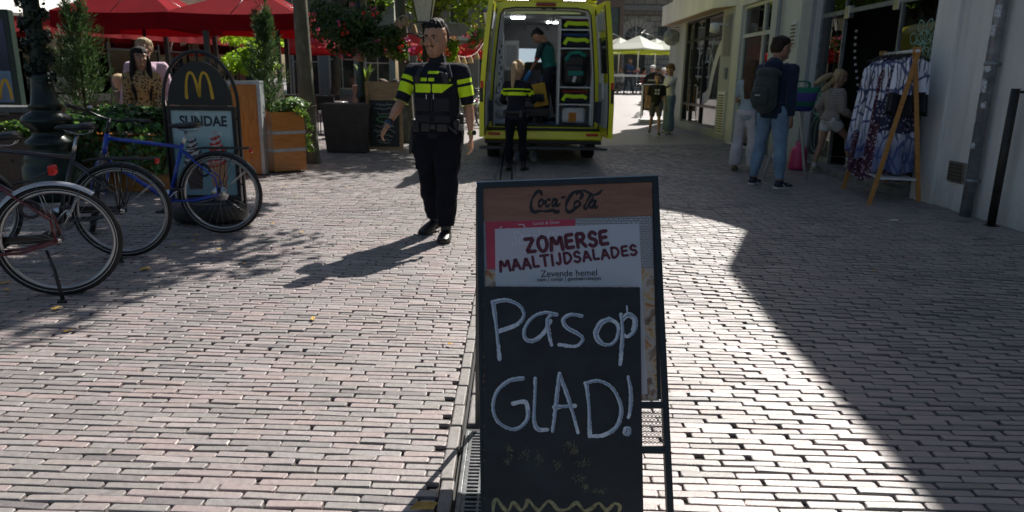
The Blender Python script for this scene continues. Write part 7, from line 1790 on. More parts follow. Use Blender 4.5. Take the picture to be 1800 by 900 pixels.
def gear(name, x, y, z, size, m=mGear, bev=.012, rx=0, ry=0, rz_=0, par=None):
    mb = MB(); rot = F.Rt @ Matrix.Rotation(R(rz_), 3, 'Z') @ Matrix.Rotation(R(ry), 3, 'Y') @ Matrix.Rotation(R(rx), 3, 'X')
    mb.box(F.tpt(x, y, z), size, rot=rot, bev=bev); return mb.build(name, m, par or F.root)
gear('vest_pocket', .045, .082, .115, (.135, .035, .115), M('pocket_navy', (.006, .008, .014), .8), .015, rz_=-10); gear('vest_pocket', -.045, .082, .115, (.135, .035, .115), M('pocket_navy'), .015, rz_=10)
gear('vest_pocket', .045, .078, .05, (.14, .03, .07), M('pocket_navy'), .012, rz_=-10); gear('vest_pocket', -.045, .078, .05, (.14, .03, .07), M('pocket_navy'), .012, rz_=10)
gear('vest_zip', .0, .093, .14, (.006, .006, .20), mGear, .001)
for x in (-.012, .022): gear('zip_pull', x, .104, .150, (.007, .006, .042), M('zip_pull_white', (.6, .6, .6), .4), .002)
gear('radio', -.062, .080, .232, (.055, .035, .085), mGear, .01, ry=18); gear('radio_strap', -.075, .058, .262, (.035, .014, .13), mGear, .004, ry=22, rx=25)
gear('vest_strap', .068, .058, .255, (.045, .018, .14), mGear, .006, ry=-14, rx=22); gear('body_camera', .072, .078, .225, (.05, .03, .07), mGear, .01)
gear('shoulder_flash', -.128, -.005, .290, (.055, .05, .006), M('flash_blue', (.03, .12, .35), .5), .002, ry=-30)
gear('arm_badge', -.148, .015, .205, (.004, .05, .045), M('badge_pale', (.45, .47, .42), .5), .001, ry=-14)
# trousers with cargo pockets
F.bottom('trousers', M('trouser_navy', (.006, .008, .014), .9, var=.3, bump=.3, bs=18, bd=.02, spec=.15), t1=1.93, fit=.034, amp=.014, zt=.05)
for sd, nm in ((1, 'r'), (-1, 'l')):
    S, E = F.J['th'+nm], F.J['kn'+nm]; c = S.lerp(E, .62)+Vector((sd*.052*h*.9, 0, 0)); mb = MB(); mb.box(c, (.035, .14, .16), bev=.015); mb.build('cargo_pocket', M('trouser_navy'), F.root)
c = F.J['thl'].lerp(F.J['knl'], .28)+Vector((-.088, .05, 0)); mb = MB(); mb.box(c, (.004, .05, .012), rot=Matrix.Rotation(R(25), 3, 'Z')); mb.build('leg_print', M('print_grey', (.4, .42, .45), .6), F.root)
c = F.J['knl']+Vector((-.072, .02, -.04)); mb = MB(); mb.ell(c, (.006, .016, .03), 8); mb.build('knee_tab', M('print_grey'), F.root)
# duty belt
mb = MB(); mb.loft([(F.tpt(0, 0, -.004), .103*h, .076*h), (F.tpt(0, 0, .026), .100*h, .073*h)], F.lat(), 24); belt = mb.build('duty_belt', mGear, F.root)
gear('belt_pouch', .085, .058, .012, (.075, .05, .10), mGear, .015, rz_=-35, par=belt); gear('belt_pouch', .035, .078, .010, (.09, .045, .075), mGear, .015, rz_=-10, par=belt); gear('belt_pouch', -.045, .076, .010, (.10, .045, .07), mGear, .015, rz_=12, par=belt)
gear('belt_pouch', -.098, .03, .012, (.06, .09, .13), mGear, .02, par=belt); gear('belt_pouch', -.105, -.02, .03, (.06, .07, .16), mGear, .02, par=belt)
gear('buckle', 0, .082, .011, (.05, .012, .04), M('buckle_dark', (.05, .05, .05), .3, .6), .004, par=belt)
gear('baton', -.075, .068, .015, (.02, .02, .18), mGear, .006, ry=50, par=belt)
# drop-leg holster on his right side
gear('holster', .125, .0, -.045, (.045, .075, .20), mGear, .015, ry=-6, rx=6); gear('holster_grip', .124, -.02, .02, (.035, .06, .09), mGear, .012, rx=-25); gear('holster_strap', .112, 0, .0, (.02, .05, .12), mGear, .006)
gear('holster_muzzle', .132, .012, -.105, (.035, .045, .07), mGear, .012, ry=-6, rx=6)
# boots, watch, bracelet
F.shoes(mBoot, mBoot, boot=1.0, big=1.25)
def wristband(F, nm, m, t=1.86, w_=.02, r_=.0175, name='wrist_band', dial=None):
    E, W_ = F.J['el'+nm], F.J['wr'+nm]; c = E.lerp(W_, t-1); d = (W_-E).normalized(); mb = MB(); mb.tube([c-d*w_/2, c+d*w_/2], r_*F.h, 16); o = mb.build(name, m, F.root)
    if dial: sd = 1 if nm == 'r' else -1; a = (F.Rt @ Vector((sd, .4, 0))); a = (a-d*a.dot(d)).normalized(); mb = MB(); mb.tube([c+a*r_*F.h*.9, c+a*(r_*F.h+.012)], .021, 16); mb.build('watch_face', dial, o)
wristband(F, 'l', M('watch_strap_lime', (.30, .38, .04), .5), dial=M('watch_black', (.01, .01, .01), .15), name='watch')
wristband(F, 'r', M('bracelet_teal', (.01, .05, .10), .4), 1.88, .035, .0185); wristband(F, 'r', mGear, 1.80, .02, .019)

# ---------------------------------------------------------------- policewoman at the ambulance
def P_(px, py): p = atg(px, py); return (p.x, p.y, p.z)
F = Fig('blonde policewoman seen from behind at the rear step of the ambulance', (.03, 11.15, .0), R(-12), 1.66, .98, vox=.012, skinc=(.42, .25, .18), female=True, seed=4, arms={'r': (34, 14, 50, 20), 'l': (26, 18, 55, 20)}, legs={'l': (-2, 2, 0), 'r': (4, 3, 6)}, head=(-10, 8), lean=4)
def pw_band(c):
    q = F.Rt.inverted() @ (c-F.off); z = q.z/F.h; x = abs(q.x)/F.h
    return max(min(between(z, .165, .195), .1), min(between(z, .215, .228), .1)) if x < .13 else max(between(z, .18, .215), -1)
F.top('jacket', bandmat('jacket_banded', NAVY, HV), 1.9, fit=.018, amp=.006, attrs={'band': pw_band}); F.bottom('trousers', M('trouser_navy'), 1.85, .014); F.shoes(mBoot, mBoot, .8)
F.hair(hairmat('hair_blonde', (.50, .36, .20)), 'ponytail', .005)
mb = MB(); mb.loft([(F.tpt(0, 0, -.0), .112*F.h, .084*F.h), (F.tpt(0, 0, .03), .106*F.h, .08*F.h)], F.lat(), 20); mb.build('duty_belt', mGear, F.root)
for x, y in ((.10, 0), (-.10, -.02), (.06, -.07)): gear('belt_pouch', x, y, .0, (.06, .07, .12), mGear, .015)
# ---------------------------------------------------------------- paramedic and patient
F = Fig('dark haired paramedic in teal vest bending over the patient inside the ambulance', (.66, 13.55, .625), R(62), 1.74, .98, vox=.013, skinc=(.33, .18, .12), seed=5, lean=14, hunch=8, head=(8, 28), arms={'l': (30, 6, 14), 'r': (20, 8, 20)}, legs={'l': (4, 3, 4), 'r': (-4, 3, 4)})
k_t = lambda c: between((F.Rt.inverted() @ (c-F.off)).z/F.h, .262, .5)
F.top('shirt', M('medic_green', (.02, .05, .06), .8), .85, .012); F.top('vest', M('medic_teal', (.02, .24, .22), .7), 0, .022, z0=0.03, z1=.28)
F.bottom('trousers', M('medic_trousers', (.012, .018, .035), .8), 1.9, .014); F.shoes(mBoot, mBoot); F.hair(hairmat('hair_black', ()), 'short'); F.brows(M('brow_dark'))
for nm in 'lr':
    mb = MB(); a, b = F.J['wr'+nm], F.J['hd'+nm]; mb.loft([(a-b*.05, .032, .032), (a+b*.02, .028, .038), (a+b*.09, .022, .042), (a+b*.15, .014, .034), (a+b*.18, .008, .02)], F.Rt @ Vector((1, 0, 0)), 12); mb.build('glove', M('nitrile_blue', (.03, .22, .55), .4), F.root)
    mb = MB(); E, W_ = F.J['an'+nm], F.J['kn'+nm]; mb.tube([E.lerp(W_, .42), E.lerp(W_, .56)], .062, 14); mb.build('reflective_band', M('reflective_silver', (.55, .57, .6), .4), F.root)
mb = MB(); mb.tube([F.J['shl'].lerp(F.J['ell'], .80), F.J['shl'].lerp(F.J['ell'], .9)], .053, 14); mb.build('sleeve_trim', M('trim_red', (.5, .03, .02), .7), F.root)
F = Fig('bald patient in grey top propped up on the stretcher', (.26, 13.3, .625), R(176), 1.66, .95, vox=.014, skinc=(.30, .17, .11), seed=6, lean=-38, head=(6, 32), arms={'l': (45, 8, 60, 20), 'r': (45, 8, 60, 20)}, legs={'l': (84, 6, 12), 'r': (84, 6, 12)}, base_z=-.46)
F.top('pyjama_top', M('patient_grey', (.33, .36, .38), .85), 1.3, .014); F.bottom('blanket', M('patient_blanket', (.30, .34, .40), .9), 1.9, .03); F.hair(hairmat('hair_grey', (.25, .22, .2)), 'fade'); F.shoes(M('sock_grey', (.3, .3, .3), .9))
# ---------------------------------------------------------------- woman in leopard print, man in pink
k = NT('leopard_print'); o = k.obj(); v = k.n('ShaderNodeTexVoronoi'); v.inputs['Scale'].default_value = 34; k.l(k.mapv(o, (1, .6, 1)), v.inputs[0])
n_ = k.noise(70, 3, .6, o); d_ = k.math('ADD', v.outputs['Distance'], k.math('MULTIPLY', n_, .35))
k.base(k.ramp(d_, [(.30, (.16, .08, .03)), (.42, (.015, .01, .008)), (.56, (.02, .012, .01)), (.64, (.42, .27, .12))])); k.set(Roughness=.7); mLeo = k.m
x = aty(247, 120, 9.35).x
F = Fig('woman with long black hair in a leopard print top behind the ivy planter', (x, 9.35, .05), R(205), 1.66, .98, vox=.010, skinc=(.40, .23, .16), female=True, seed=7, head=(12, 2), arms={'l': (8, 6, 30, 8), 'r': (5, 6, 25, 8)})
F.top('blouse', mLeo, 1.9, .020, z0=-.05, amp=.007, flare=.02); F.bottom('trousers', M('jeans_black', (.015, .015, .018), .8), 1.9); F.shoes(mBoot); F.hair(hairmat('hair_black', ()), 'long', .004, 1.04); F.brows(M('brow_dark'))
mb = MB(); U = F.HU*F.h; mb.ell(F.hpt(0, .425, .185), (.10*U, .03*U, .03*U), 10, rot=F.Rh); mb.build('lips', M('lip_rose', (.30, .06, .06), .4), F.root)
x = aty(254, 120, 10.1).x
F = Fig('older man with fair hair in a pale pink shirt standing behind the leopard print woman', (x, 10.15, .05), R(195), 1.80, 1.04, vox=.012, skinc=(.42, .24, .18), seed=8, head=(-8, 0), arms={'l': (4, 10, 14), 'r': (6, 12, 20)})
F.top('shirt', cloth('shirt_pink', (.60, .42, .52), .85, .5, 10), 1.9, .022, z0=-.06, amp=.010, flare=.02); F.bottom('trousers', M('trousers_stone', (.25, .23, .20), .85)); F.shoes(mBoot); F.hair(hairmat('hair_fair', (.40, .30, .18)), 'short', .006, 1.05)
# diners
def diner(label, px, py, Y, rz, c, hc, hk, fem, seat=.46, arms=None, skinc=(.38, .22, .15), head=(0, 8), seed=20, grp='people seated on the terrace', h_=1.68):
    p = aty(px, py, Y); F = Fig(label, (p.x, Y, terr(p.x, Y)), R(rz), h_, .98, vox=.02, skinc=skinc, female=fem, seed=seed, arms=arms or {'l': (30, 6, 70, 15), 'r': (28, 8, 75, 15)}, legs={'l': (85, 6, 85), 'r': (85, 8, 80)}, head=head, group=grp, lean=6)
    F.top('top', c, 1.9, .018); F.bottom('trousers', M('jeans_black')); F.shoes(mBoot); F.hair(hc, hk); return F
hbr = hairmat('hair_brown', (.10, .055, .03)); hbl = hairmat('hair_blonde', ()); hbk = hairmat('hair_black', ()); hgr = hairmat('hair_grey', ())
diner('seated woman with brown hair in black behind the chalk menu board', 664, 130, 15.6, -80, M('knit_black', (.012, .012, .014), .9), hbr, 'long', True)
diner('seated person in black beside the second trunk, facing the brown haired woman', 702, 130, 16.3, 85, M('knit_black'), hbk, 'long', True)
diner('fair haired diner left of the man in pink under the awning', 213, 110, 13.5, 160, M('top_brown', (.12, .08, .06), .9), hbl, 'short', True)
diner('dark haired diner in a striped white top right of the man in pink', 300, 115, 14.5, 100, bandmat('striped_top', (.5, .5, .5), (.05, .05, .06)), hbk, 'short', False)
# ---------------------------------------------------------------- right side people
F = Fig('man in dark blue hoodie and light jeans wearing a dark rucksack', (3.36, 9.42, terr(3.36, 9.42)), R(-50), 1.90, 1.02, vox=.009, skinc=(.36, .20, .14), seed=9, head=(-24, 2), arms={'r': (-2, 3, 8, 0), 'l': (6, 4, 20)}, legs={'l': (3, 7, 3, 0, 8), 'r': (-1, 7, 2, 0, 16)})
man = F
F.top('hoodie', cloth('hoodie_navy', (.010, .022, .050), .9, .5, 12), 1.95, .024, z0=-.05, amp=.010); F.bottom('jeans', cloth('jeans_light', (.16, .25, .36), .85, .6, 16, .25), 1.92, .018, amp=.010)
F.hair(hairmat('hair_darkbrown', (.03, .018, .012)), 'short', .005, 1.03)
mb = MB(); mb.loft([(F.tpt(0, -.05, .265), .075*F.h, .05*F.h), (F.tpt(0, -.045, .30), .07*F.h, .055*F.h), (F.tpt(0, -.03, .325), .045*F.h, .045*F.h)], F.lat(), 14); F.garment('hood', mb, _mc['hoodie_navy'], vox=.010, it=3)
F.shoes(M('trainer_navy', (.012, .018, .04), .6), M('sole_white', (.62, .62, .62), .5), big=1.12)
for nm in 'lr':
    b = F.J['an'+nm]-Vector((0, 0, .045*F.h)); f = F.J['ft'+nm]; la = f.cross(Vector((0, 0, 1))).normalized()
    for sd in (-1, 1):
        mb = MB(); c = [b+f*.02+Vector((0, 0, .055)), b+f*.045+Vector((0, 0, .035)), b+f*.06+Vector((0, 0, .037)), b+f*.13+Vector((0, 0, .062))]; ribbon(mb, smooth_pts([q+la*sd*.047 for q in c], 4), .012, la*sd, .002, wf=lambda t: 1.2-t); mb.build('shoe_flash', M('sole_white'), F.root)
# rucksack
mRk = cloth('rucksack_grey', (.030, .042, .042), .8, .5, 12); r = thing('backpack', 'dark grey green rucksack worn on the back of the man in the blue hoodie', 'backpack', (0, 0, 0)); Mw = F.root.matrix_basis.copy()
bpy.context.view_layer.update(); Mw = F.root.matrix_world.copy(); r.matrix_world = Mw
def rk(z, y): return F.tpt(0, y, z)
h = F.h; mb = MB(); mb.loft([(rk(.01, -.105), .070*h, .045*h), (rk(.03, -.125), .085*h, .062*h), (rk(.10, -.130), .086*h, .064*h), (rk(.18, -.122), .082*h, .056*h), (rk(.245, -.105), .070*h, .045*h), (rk(.27, -.09), .045*h, .025*h)], F.lat(), 22)
me = remesh(mb, .009, 3, folds(.006, 9, 1, 3)); link('bag_body', me, r).data.materials.append(mRk)
mb = MB(); mb.loft([(rk(.035, -.175), .055*h, .02*h), (rk(.06, -.19), .066*h, .026*h), (rk(.12, -.19), .064*h, .026*h), (rk(.15, -.18), .050*h, .018*h)], F.lat(), 18); me = remesh(mb, .008, 3); link('front_pocket', me, r).data.materials.append(mRk)
mb = MB(); mb.loft([(rk(.225, -.10), .088*h, .066*h), (rk(.25, -.10), .086*h, .064*h), (rk(.268, -.095), .07*h, .05*h)], F.lat(), 18); me = remesh(mb, .009, 2); link('bag_lid', me, r).data.materials.append(mRk)
for sd in (-1, 1):
    mb = MB(); mb.tube(smooth_pts([F.tpt(sd*.055, -.06, .27), F.tpt(sd*.066, 0, .308), F.tpt(sd*.072, .075, .25), F.tpt(sd*.078, .088, .17), F.tpt(sd*.098, .03, .08), F.tpt(sd*.07, -.07, .04)], 4), .022, 6, flat=.3, upv=(1, 0, 0)); mb.build('shoulder_strap', mRk, r)
    mb = MB(); mb.tube([F.tpt(sd*.05, -.13, .02), F.tpt(sd*.055, -.12, -.05), F.tpt(sd*.05, -.11, -.11)], .006, 5); mb.build('loose_strap', mGear, r)
mb = MB(); mb.box(F.tpt(0, -.215, .10), (.07, .008, .012), rot=F.Rt); mb.build('zip_tag', M('print_grey'), r)

p = atg(1308, 303)
F = Fig('woman in white trousers mostly hidden behind the man with the rucksack', (p.x+.02, p.y+.15, p.z), R(-35), 1.66, .95, vox=.013, skinc=(.42, .25, .18), female=True, seed=10, arms={'l': (12, 10, 75, 8), 'r': (0, 6, 10)}, legs={'l': (2, 4, 2), 'r': (0, 4, 0)})
F.top('top', cloth('top_paleblue', (.35, .42, .48)), .8, .014); F.bottom('trousers', cloth('trousers_white', (.58, .54, .58), .85, .6, 10), 1.96, .022, .010, flare=.03); F.hair(hbr, 'long'); F.shoes(M('shoe_tan', (.2, .15, .08), .6))
# striped running girl
k = NT('striped_jersey'); o = k.obj(); z = k.n('ShaderNodeSeparateXYZ'); k.l(o, z.inputs[0]); s_ = k.math('SINE', k.math('MULTIPLY', z.outputs[2], 250.)); k.base(k.ramp(s_, [(.4, (.44, .38, .33)), (.62, (.15, .12, .12))])); k.set(Roughness=.9); k.bump(k.noise(14, 3, .5, o), .4, .02); mStr = k.m
p = atg(1441, 304)
F = Fig('girl with blonde ponytail in striped jersey and white shorts striding to the shop', (p.x+.08, p.y, p.z), R(-72), 1.50, .92, vox=.010, skinc=(.38, .22, .15), female=True, seed=11, lean=7, head=(-12, 10), arms={'l': (-34, 14, 66, 8), 'r': (-20, 8, 60, 8)}, legs={'r': (-4, 3, 6, 0), 'l': (30, 4, 52, 20)}) if False else Fig('girl with blonde ponytail in striped jersey and white shorts striding to the shop', (p.x+.06, p.y, p.z), R(-78), 1.50, .94, vox=.010, skinc=(.42, .24, .16), female=True, seed=11, lean=4, head=(-14, 6), arms={'l': (-22, 16, 70, 12), 'r': (10, 8, 55, 10)}, legs={'l': (-6, 4, 4, 0), 'r': (46, 4, 38, 8)})
F.top('jersey', mStr, 1.85, .034, z0=-.01, amp=.012); F.bottom('shorts', cloth('shorts_white', (.68, .67, .68)), .42, .026, .006, zt=.03); F.hair(hbl, 'flying', .008); F.shoes(M('shoe_cream', (.36, .32, .24), .7), M('sole_white'), big=1.1)
for nm in 'lr': mb = MB(); a, b = F.J['an'+nm], F.J['kn'+nm]; mb.tube([a, a.lerp(b, .22)], .038, 12); mb.build('sock', M('sock_white', (.55, .52, .5), .9), F.root)
# boy and mother
p = atg(1150, 237)
F = Fig('boy in black shirt with white print and grey shorts walking beside his mother', P_(1150, 238), R(172), 1.50, .92, vox=.014, skinc=(.40, .23, .16), seed=12, arms={'r': (6, 14, 14), 'l': (4, 10, 12)}, legs={'l': (14, 2, 4), 'r': (-10, 3, 22)}, head=(0, 6))
F.top('t_shirt', M('tee_black', (.012, .012, .014), .85), .85, .022, amp=.006); F.bottom('shorts', M('shorts_grey', (.13, .12, .12), .9), .85, .022, zt=.03); F.hair(hbr, 'short'); F.shoes(M('trainer_dark', (.05, .05, .06), .6), M('sole_white')); F.brows(M('brow_dark'))
mb = MB()
for (x, z) in ((-.022, .215), (.022, .215), (-.022, .165), (.022, .165)): mb.box(F.tpt(x, .086, z), (.05, .006, .05), rot=F.Rt)
mb.build('shirt_print', M('print_white', (.6, .6, .6), .7), F.root)
F = Fig('woman in white t-shirt and wide blue jeans beside the boy', P_(1173, 235), R(115), 1.72, .98, vox=.014, skinc=(.40, .23, .16), female=True, seed=13, arms={'l': (50, 6, 20), 'r': (2, 14, 40, 8)}, legs={'l': (4, 4, 0), 'r': (-4, 4, 0)}, head=(10, 14))
F.top('t_shirt', cloth('tee_white', (.60, .60, .62)), .9, .018, z0=.02); F.bottom('wide_jeans', cloth('jeans_wide', (.14, .21, .27), .85, .6, 12), 1.98, .020, .008, flare=.04); F.hair(hairmat('hair_auburn', (.20, .10, .045)), 'short', .006, 1.1); F.shoes(M('trainer_pale', (.4, .4, .4), .6))
# square people
F = Fig('officer in dark blue holding pink papers on the bright square', P_(1104, 165), R(-140), 1.84, 1, vox=.02, skinc=(.32, .18, .12), seed=14, arms={'r': (20, 8, 70, 10), 'l': (20, 8, 75, 10)}, legs={'l': (10, 6, 0), 'r': (-8, 6, 4)}, head=(-20, 14))
F.top('shirt', M('uniform_blue', (.015, .04, .12), .8), .9, .014); F.bottom('trousers', M('uniform_blue_dark', (.01, .015, .04), .8)); F.shoes(mBoot); F.hair(hbk, 'fade')
mb = MB(); mb.box(F.J['wrr'].lerp(F.J['wrl'], .5)+Vector((0, .12, 0)), (.3, .22, .02), rot=Matrix.Rotation(.5, 3, 'X')); mb.build('paper', M('pink_paper', (.6, .2, .25), .7), F.root)
def far(label, px, py, Y, rz, ct, cb, hc, hk='short', h_=1.75, fem=False, cap=False, seed=30, legs=None, arms=None, short=False, group=None, vox=.024, base=None):
    p = aty(px, py, Y); F = Fig(label, (p.x, Y, terr(p.x, Y) if base is None else base), R(rz), h_, 1, vox=vox, skinc=(.34, .19, .13), female=fem, seed=seed, legs=legs or {'l': (6, 4, 0), 'r': (-5, 4, 3)}, arms=arms or {'l': (10, 8, 40), 'r': (20, 10, 60)}, group=group)
    F.top('top', ct, 1.9 if not short else .9, .02); F.bottom('trousers', cb); F.shoes(mBoot); F.hair(hc, hk)
    if cap: mb = MB(); U = F.HU*F.h; mb.ell(F.hpt(0, -.03, .80), (.45*U, .56*U, .34*U), 14, rot=F.Rh); mb.ell(F.hpt(0, .35, .70), (.3*U, .3*U, .05*U), 10, rot=F.Rh); mb.build('cap', M('cap_white', (.66, .66, .64), .8), F.root)
    return F
mJk = M('jacket_dark', (.02, .025, .04), .85); mNv = M('jacket_navy', (.015, .03, .10), .85); mBg = M('shorts_beige', (.45, .4, .3), .9); mWt = cloth('tee_white', ()); mDn = M('denim_mid', (.10, .20, .33), .85)
far('person in white cap and dark open jacket sitting behind the black advertising board', 1147, 130, 29.5, 150, mJk, mJk, hgr, cap=True, legs={'l': (80, 8, 80), 'r': (80, 8, 80)}, h_=1.8, seed=31)
far('standing man in white cap, navy jacket and beige shorts near the corner shop', 1184, 130, 28.5, 110, mNv, mBg, hgr, cap=True, h_=1.82, seed=32)
far('tall man in white shirt standing behind the navy jacket man', 1191, 120, 30.5, 170, mWt, mDn, hbr, h_=1.92, seed=33, short=True)
far('woman in long denim blue partly hidden by the corner building', 1203, 130, 31.0, 200, mDn, mDn, hbr, 'long', 1.7, True, seed=34)
far('white capped child between the capped man and the capped sitter', 1166, 135, 27.5, 190, mJk, mBg, hgr, cap=True, h_=1.45, seed=35)
cl = [M('crowd_grey', (.15, .15, .16), .9), M('crowd_white', (.5, .5, .5), .9), mNv, M('crowd_red', (.3, .05, .05), .9), mJk]
base = None
for i, px in enumerate((1080, 1092, 1122, 1133, 1158, 1172)):
    f_ = far(['guest under the cream parasols nearest the ambulance door', 'second guest under the cream parasols from the left', 'guest left of the capped sitter, behind the railing', 'guest behind the capped sitter beyond the railing', 'guest behind the railing right of the capped sitter', 'guest behind the railing left of the navy jacket man'][i], px, 115, 39.5+.6*(i % 3), 90*i+40, cl[i % 5], mJk, (hbk, hbr, hbl)[i % 3], seed=40+i, legs={'l': (85, 8, 85), 'r': (85, 8, 85)}, group='guests seated under the cream parasols', vox=.035)
F = far('person in an orange safety vest standing in for a reflection in the corner shop window', 1229, 150, 18.9, 60, M('safety_orange', (.7, .12, .02), .7), mJk, hbr, h_=1.7, seed=50, base=.12, vox=.018)  # figure added behind the pane in place of a reflected orange vest
F.root.location.x = FX+.6
# ================================================================== GOODS in front of the shop
mRk_ = wood('rack_wood', (.50, .24, .06), (.32, .13, .03), .45)
rk_ = thing('clothes_rack', 'wooden A-frame clothes rack with a white top rail outside the shop', 'clothes rack', (4.40, 8.48, .1), R(-10))
def leg_(a, b, nm='leg', w_=.045, t=.022):
    mb = MB(); a = Vector(a); b = Vector(b); d = (b-a).normalized(); s_ = d.cross(Vector((0, 1, 0))).normalized()*w_/2; y = Vector((0, t/2, 0))
    mb.prism([a-s_-y, a+s_-y, b+s_-y, b-s_-y], y*2); return mb.build(nm, mRk_, rk_)
for y in (-.56, .56):
    leg_((-.27, y, -.02), (.02, y, 1.70)); leg_((.25, y+.03, .04), (-.02, y+.03, 1.70))
mb = MB(); mb.tube([(0, -.6, 1.66), (0, .6, 1.66)], .018, 10); mb.build('top_rail', M('rail_white', (.6, .6, .58), .4), rk_)
mb = MB(); mb.b2((-.19, -.55, .27), (.19, .55, .29)); mb.build('shelf', M('rail_white'), rk_)
# garments
def printed(name, c, mode=0, seed=0):
    k = NT(name); o = k.obj(); x = k.n('ShaderNodeSeparateXYZ'); k.l(o, x.inputs[0])
    if mode == 0:   # white with blue brown motifs
        v = k.n('ShaderNodeTexVoronoi'); v.inputs['Scale'].default_value = 4.5; v.feature = 'DISTANCE_TO_EDGE'; k.l(k.mapv(o, (1, 1.6, .8), (0, 0, 0), (seed, seed, 0)), v.inputs[0])
        w_ = k.n('ShaderNodeTexWave'); w_.inputs['Scale'].default_value = 7; w_.inputs['Distortion'].default_value = 6; w_.inputs['Detail'].default_value = 3; k.l(k.mapv(o, (1, 1, .7)), w_.inputs[0])
        a = k.ramp(v.outputs['Distance'], [(.0, 1.), (.045, 1.), (.06, 0.)]); b = k.math('MULTIPLY', k.ramp(w_.outputs['Fac'], [(.80, 0.), (.86, 1.)]), k.ramp(k.noise(4, 2, .5, o), [(.45, 0.), (.52, 1.)]))
        m = k.mix(k.math('MULTIPLY', b, .9), c, (.05, .035, .05)); m = k.mix(k.math('MULTIPLY', a, .85), m, (.02, .04, .16))
        m = k.mix(k.ramp(x.outputs[2], [(-1.3, .0), (-1.15, .9), (-1.0, .9), (-.8, 0.)]) if False else k.ramp(k.math('MULTIPLY', x.outputs[2], -.8), [(.55, 0.), (.85, .85)]), m, (.05, .08, .22))
    else:
        v = k.n('ShaderNodeTexVoronoi'); v.inputs['Scale'].default_value = 26; k.l(o, v.inputs[0]); m = k.ramp(v.outputs['Distance'], [(.2, (.45, .38, .42)), (.36, c), (.6, tuple(q*.6 for q in c))])
    k.base(m); k.set(Roughness=.85); k.bump(k.noise(12, 3, .5, o), .3, .02); return k.m
mD1 = printed('print_white_blue', (.74, .77, .90), 0, 1); mD2 = printed('print_white_blue_b', (.76, .78, .86), 0, 3.3); mD3 = printed('print_plum', (.10, .035, .07), 1); mD4 = printed('print_navy', (.03, .04, .10), 1)
mMar = cloth('cloth_maroon', (.09, .02, .02)); mBk2 = cloth('cloth_black', (.012, .012, .016))
def dress(label, y, L_, w0, w1, m, m2=None, off=0., ph=0., z=1.62, thick=.05, tilt=0.):
    r = thing('hanging_dress', label, 'dress', (4.40+(off*.5-.02)*.985+y*.174, 8.48-off*.087+y*.985, z+.1), R(-10), 'dresses on the clothes rack')
    mb = MB(); nu, nv = 40, 26; rr = random.Random(int(y*1000)+5); vs = []
    for j in range(nv+1):
        t = j/nv; w_ = w0+(w1-w0)*t**.9 if t > .12 else w0*(.25+.75*(t/.12)**.5)
        for i in range(nu):
            a = 2*math.pi*i/nu; fl = (.010+.035*t)*math.sin(a*7+ph)+.012*t*math.sin(a*13+ph*2)
            x = math.cos(a)*(w_/2+fl*.5)+tilt*t; yy = math.sin(a)*(thick*(.5+.9*t)+fl)+.02*t*math.sin(3*t+ph)
            zz = -t*L_-.03*abs(math.cos(a))*(t < .1)-.03*t*math.sin(a*3+ph); vs.append((x, yy, zz))
    mb.add(vs, [(j*nu+i, j*nu+(i+1) % nu, (j+1)*nu+(i+1) % nu, (j+1)*nu+i) for j in range(nv) for i in range(nu)], 0, True)
    if m2: mb.m = [0 if q//nu < nv*.62 else 1 for q in range(len(mb.f))]
    mb.build('dress_cloth', [m, m2] if m2 else m, r)
    mb = MB(); mb.tube(smooth_pts([Vector((-w0/2, 0, -.05)), Vector((-.05, 0, .0)), Vector((0, 0, .02)), Vector((.05, 0, .0)), Vector((w0/2, 0, -.05))], 3), .007, 5); mb.tube([(0, 0, .02), (.015, 0, .05), (0, 0, .075), (-.012, 0, .06)], .003, 4); mb.build('hanger', mBk2, r)
dress('maroon shawl at the far end of the clothes rack', .60, 1.05, .22, .30, mMar, None, -.0, .3, tilt=-.10)
dress('white and blue dress hanging second from the far end', .46, 1.12, .34, .42, mD1, None, -.05, 1.1, tilt=-.07)
dress('white dress with plum lower half hanging third from the far end', .33, 1.35, .36, .46, mD2, mD3, -.04, 2.0, tilt=-.05)
dress('black and plum printed dress in the middle of the rack', .20, 1.38, .34, .46, mD4, mD3, -.02, 2.7, tilt=-.02)
dress('white dress with brown medallion hanging in the middle of the rack', .06, 1.15, .36, .46, mD1, None, -.03, 3.5, tilt=-.05)
dress('long plum patterned dress nearly touching the shelf', -.08, 1.40, .34, .50, mD3, None, 0, 4.1)
dress('white and blue blouse with dark hem behind the near rack leg', -.2, .72, .36, .42, mD2, mD4, .03, 4.9)
dress('white skirt with blue border hanging beside the near rack leg', -.32, 1.28, .34, .42, mD4, mD2, .05, 5.6)
dress('short white printed top nearest the camera on the rack', -.45, .62, .34, .40, mD1, mBk2, .06, .8)
# display ladders / pink can / basket / racks
p = atg(1418, 275); r = thing('watering_can', 'bright pink plastic can standing by the shop window', 'can', (4.42, 11.1, terr(4.4, 11.1)))
mPk = M('pink_plastic', (.62, .05, .16), .35, var=.05)
mb = MB(); mb.lathe([(.115, 0), (.135, .02), (.135, .06), (.125, .28), (.10, .34), (.05, .36), (.055, .40), (.04, .41)], n=24); mb.build('can_body', mPk, r)
mb = MB(); mb.tube(smooth_pts([Vector((0, -.11, .33)), Vector((0, -.17, .28)), Vector((0, -.17, .14)), Vector((0, -.125, .1))], 4), .012, 6); mb.tube([(-.05, 0, .38), (-.05, 0, .44), (.05, 0, .44), (.05, 0, .38)], .010, 6); mb.build('handle', mPk, r)
mWd2 = M('ladder_white', (.55, .55, .52), .5)
r = thing('display_ladder', 'white folding display ladder between the rucksack man and the girl', 'ladder', (3.95, 10.35, .08), R(-20))
mb = MB()
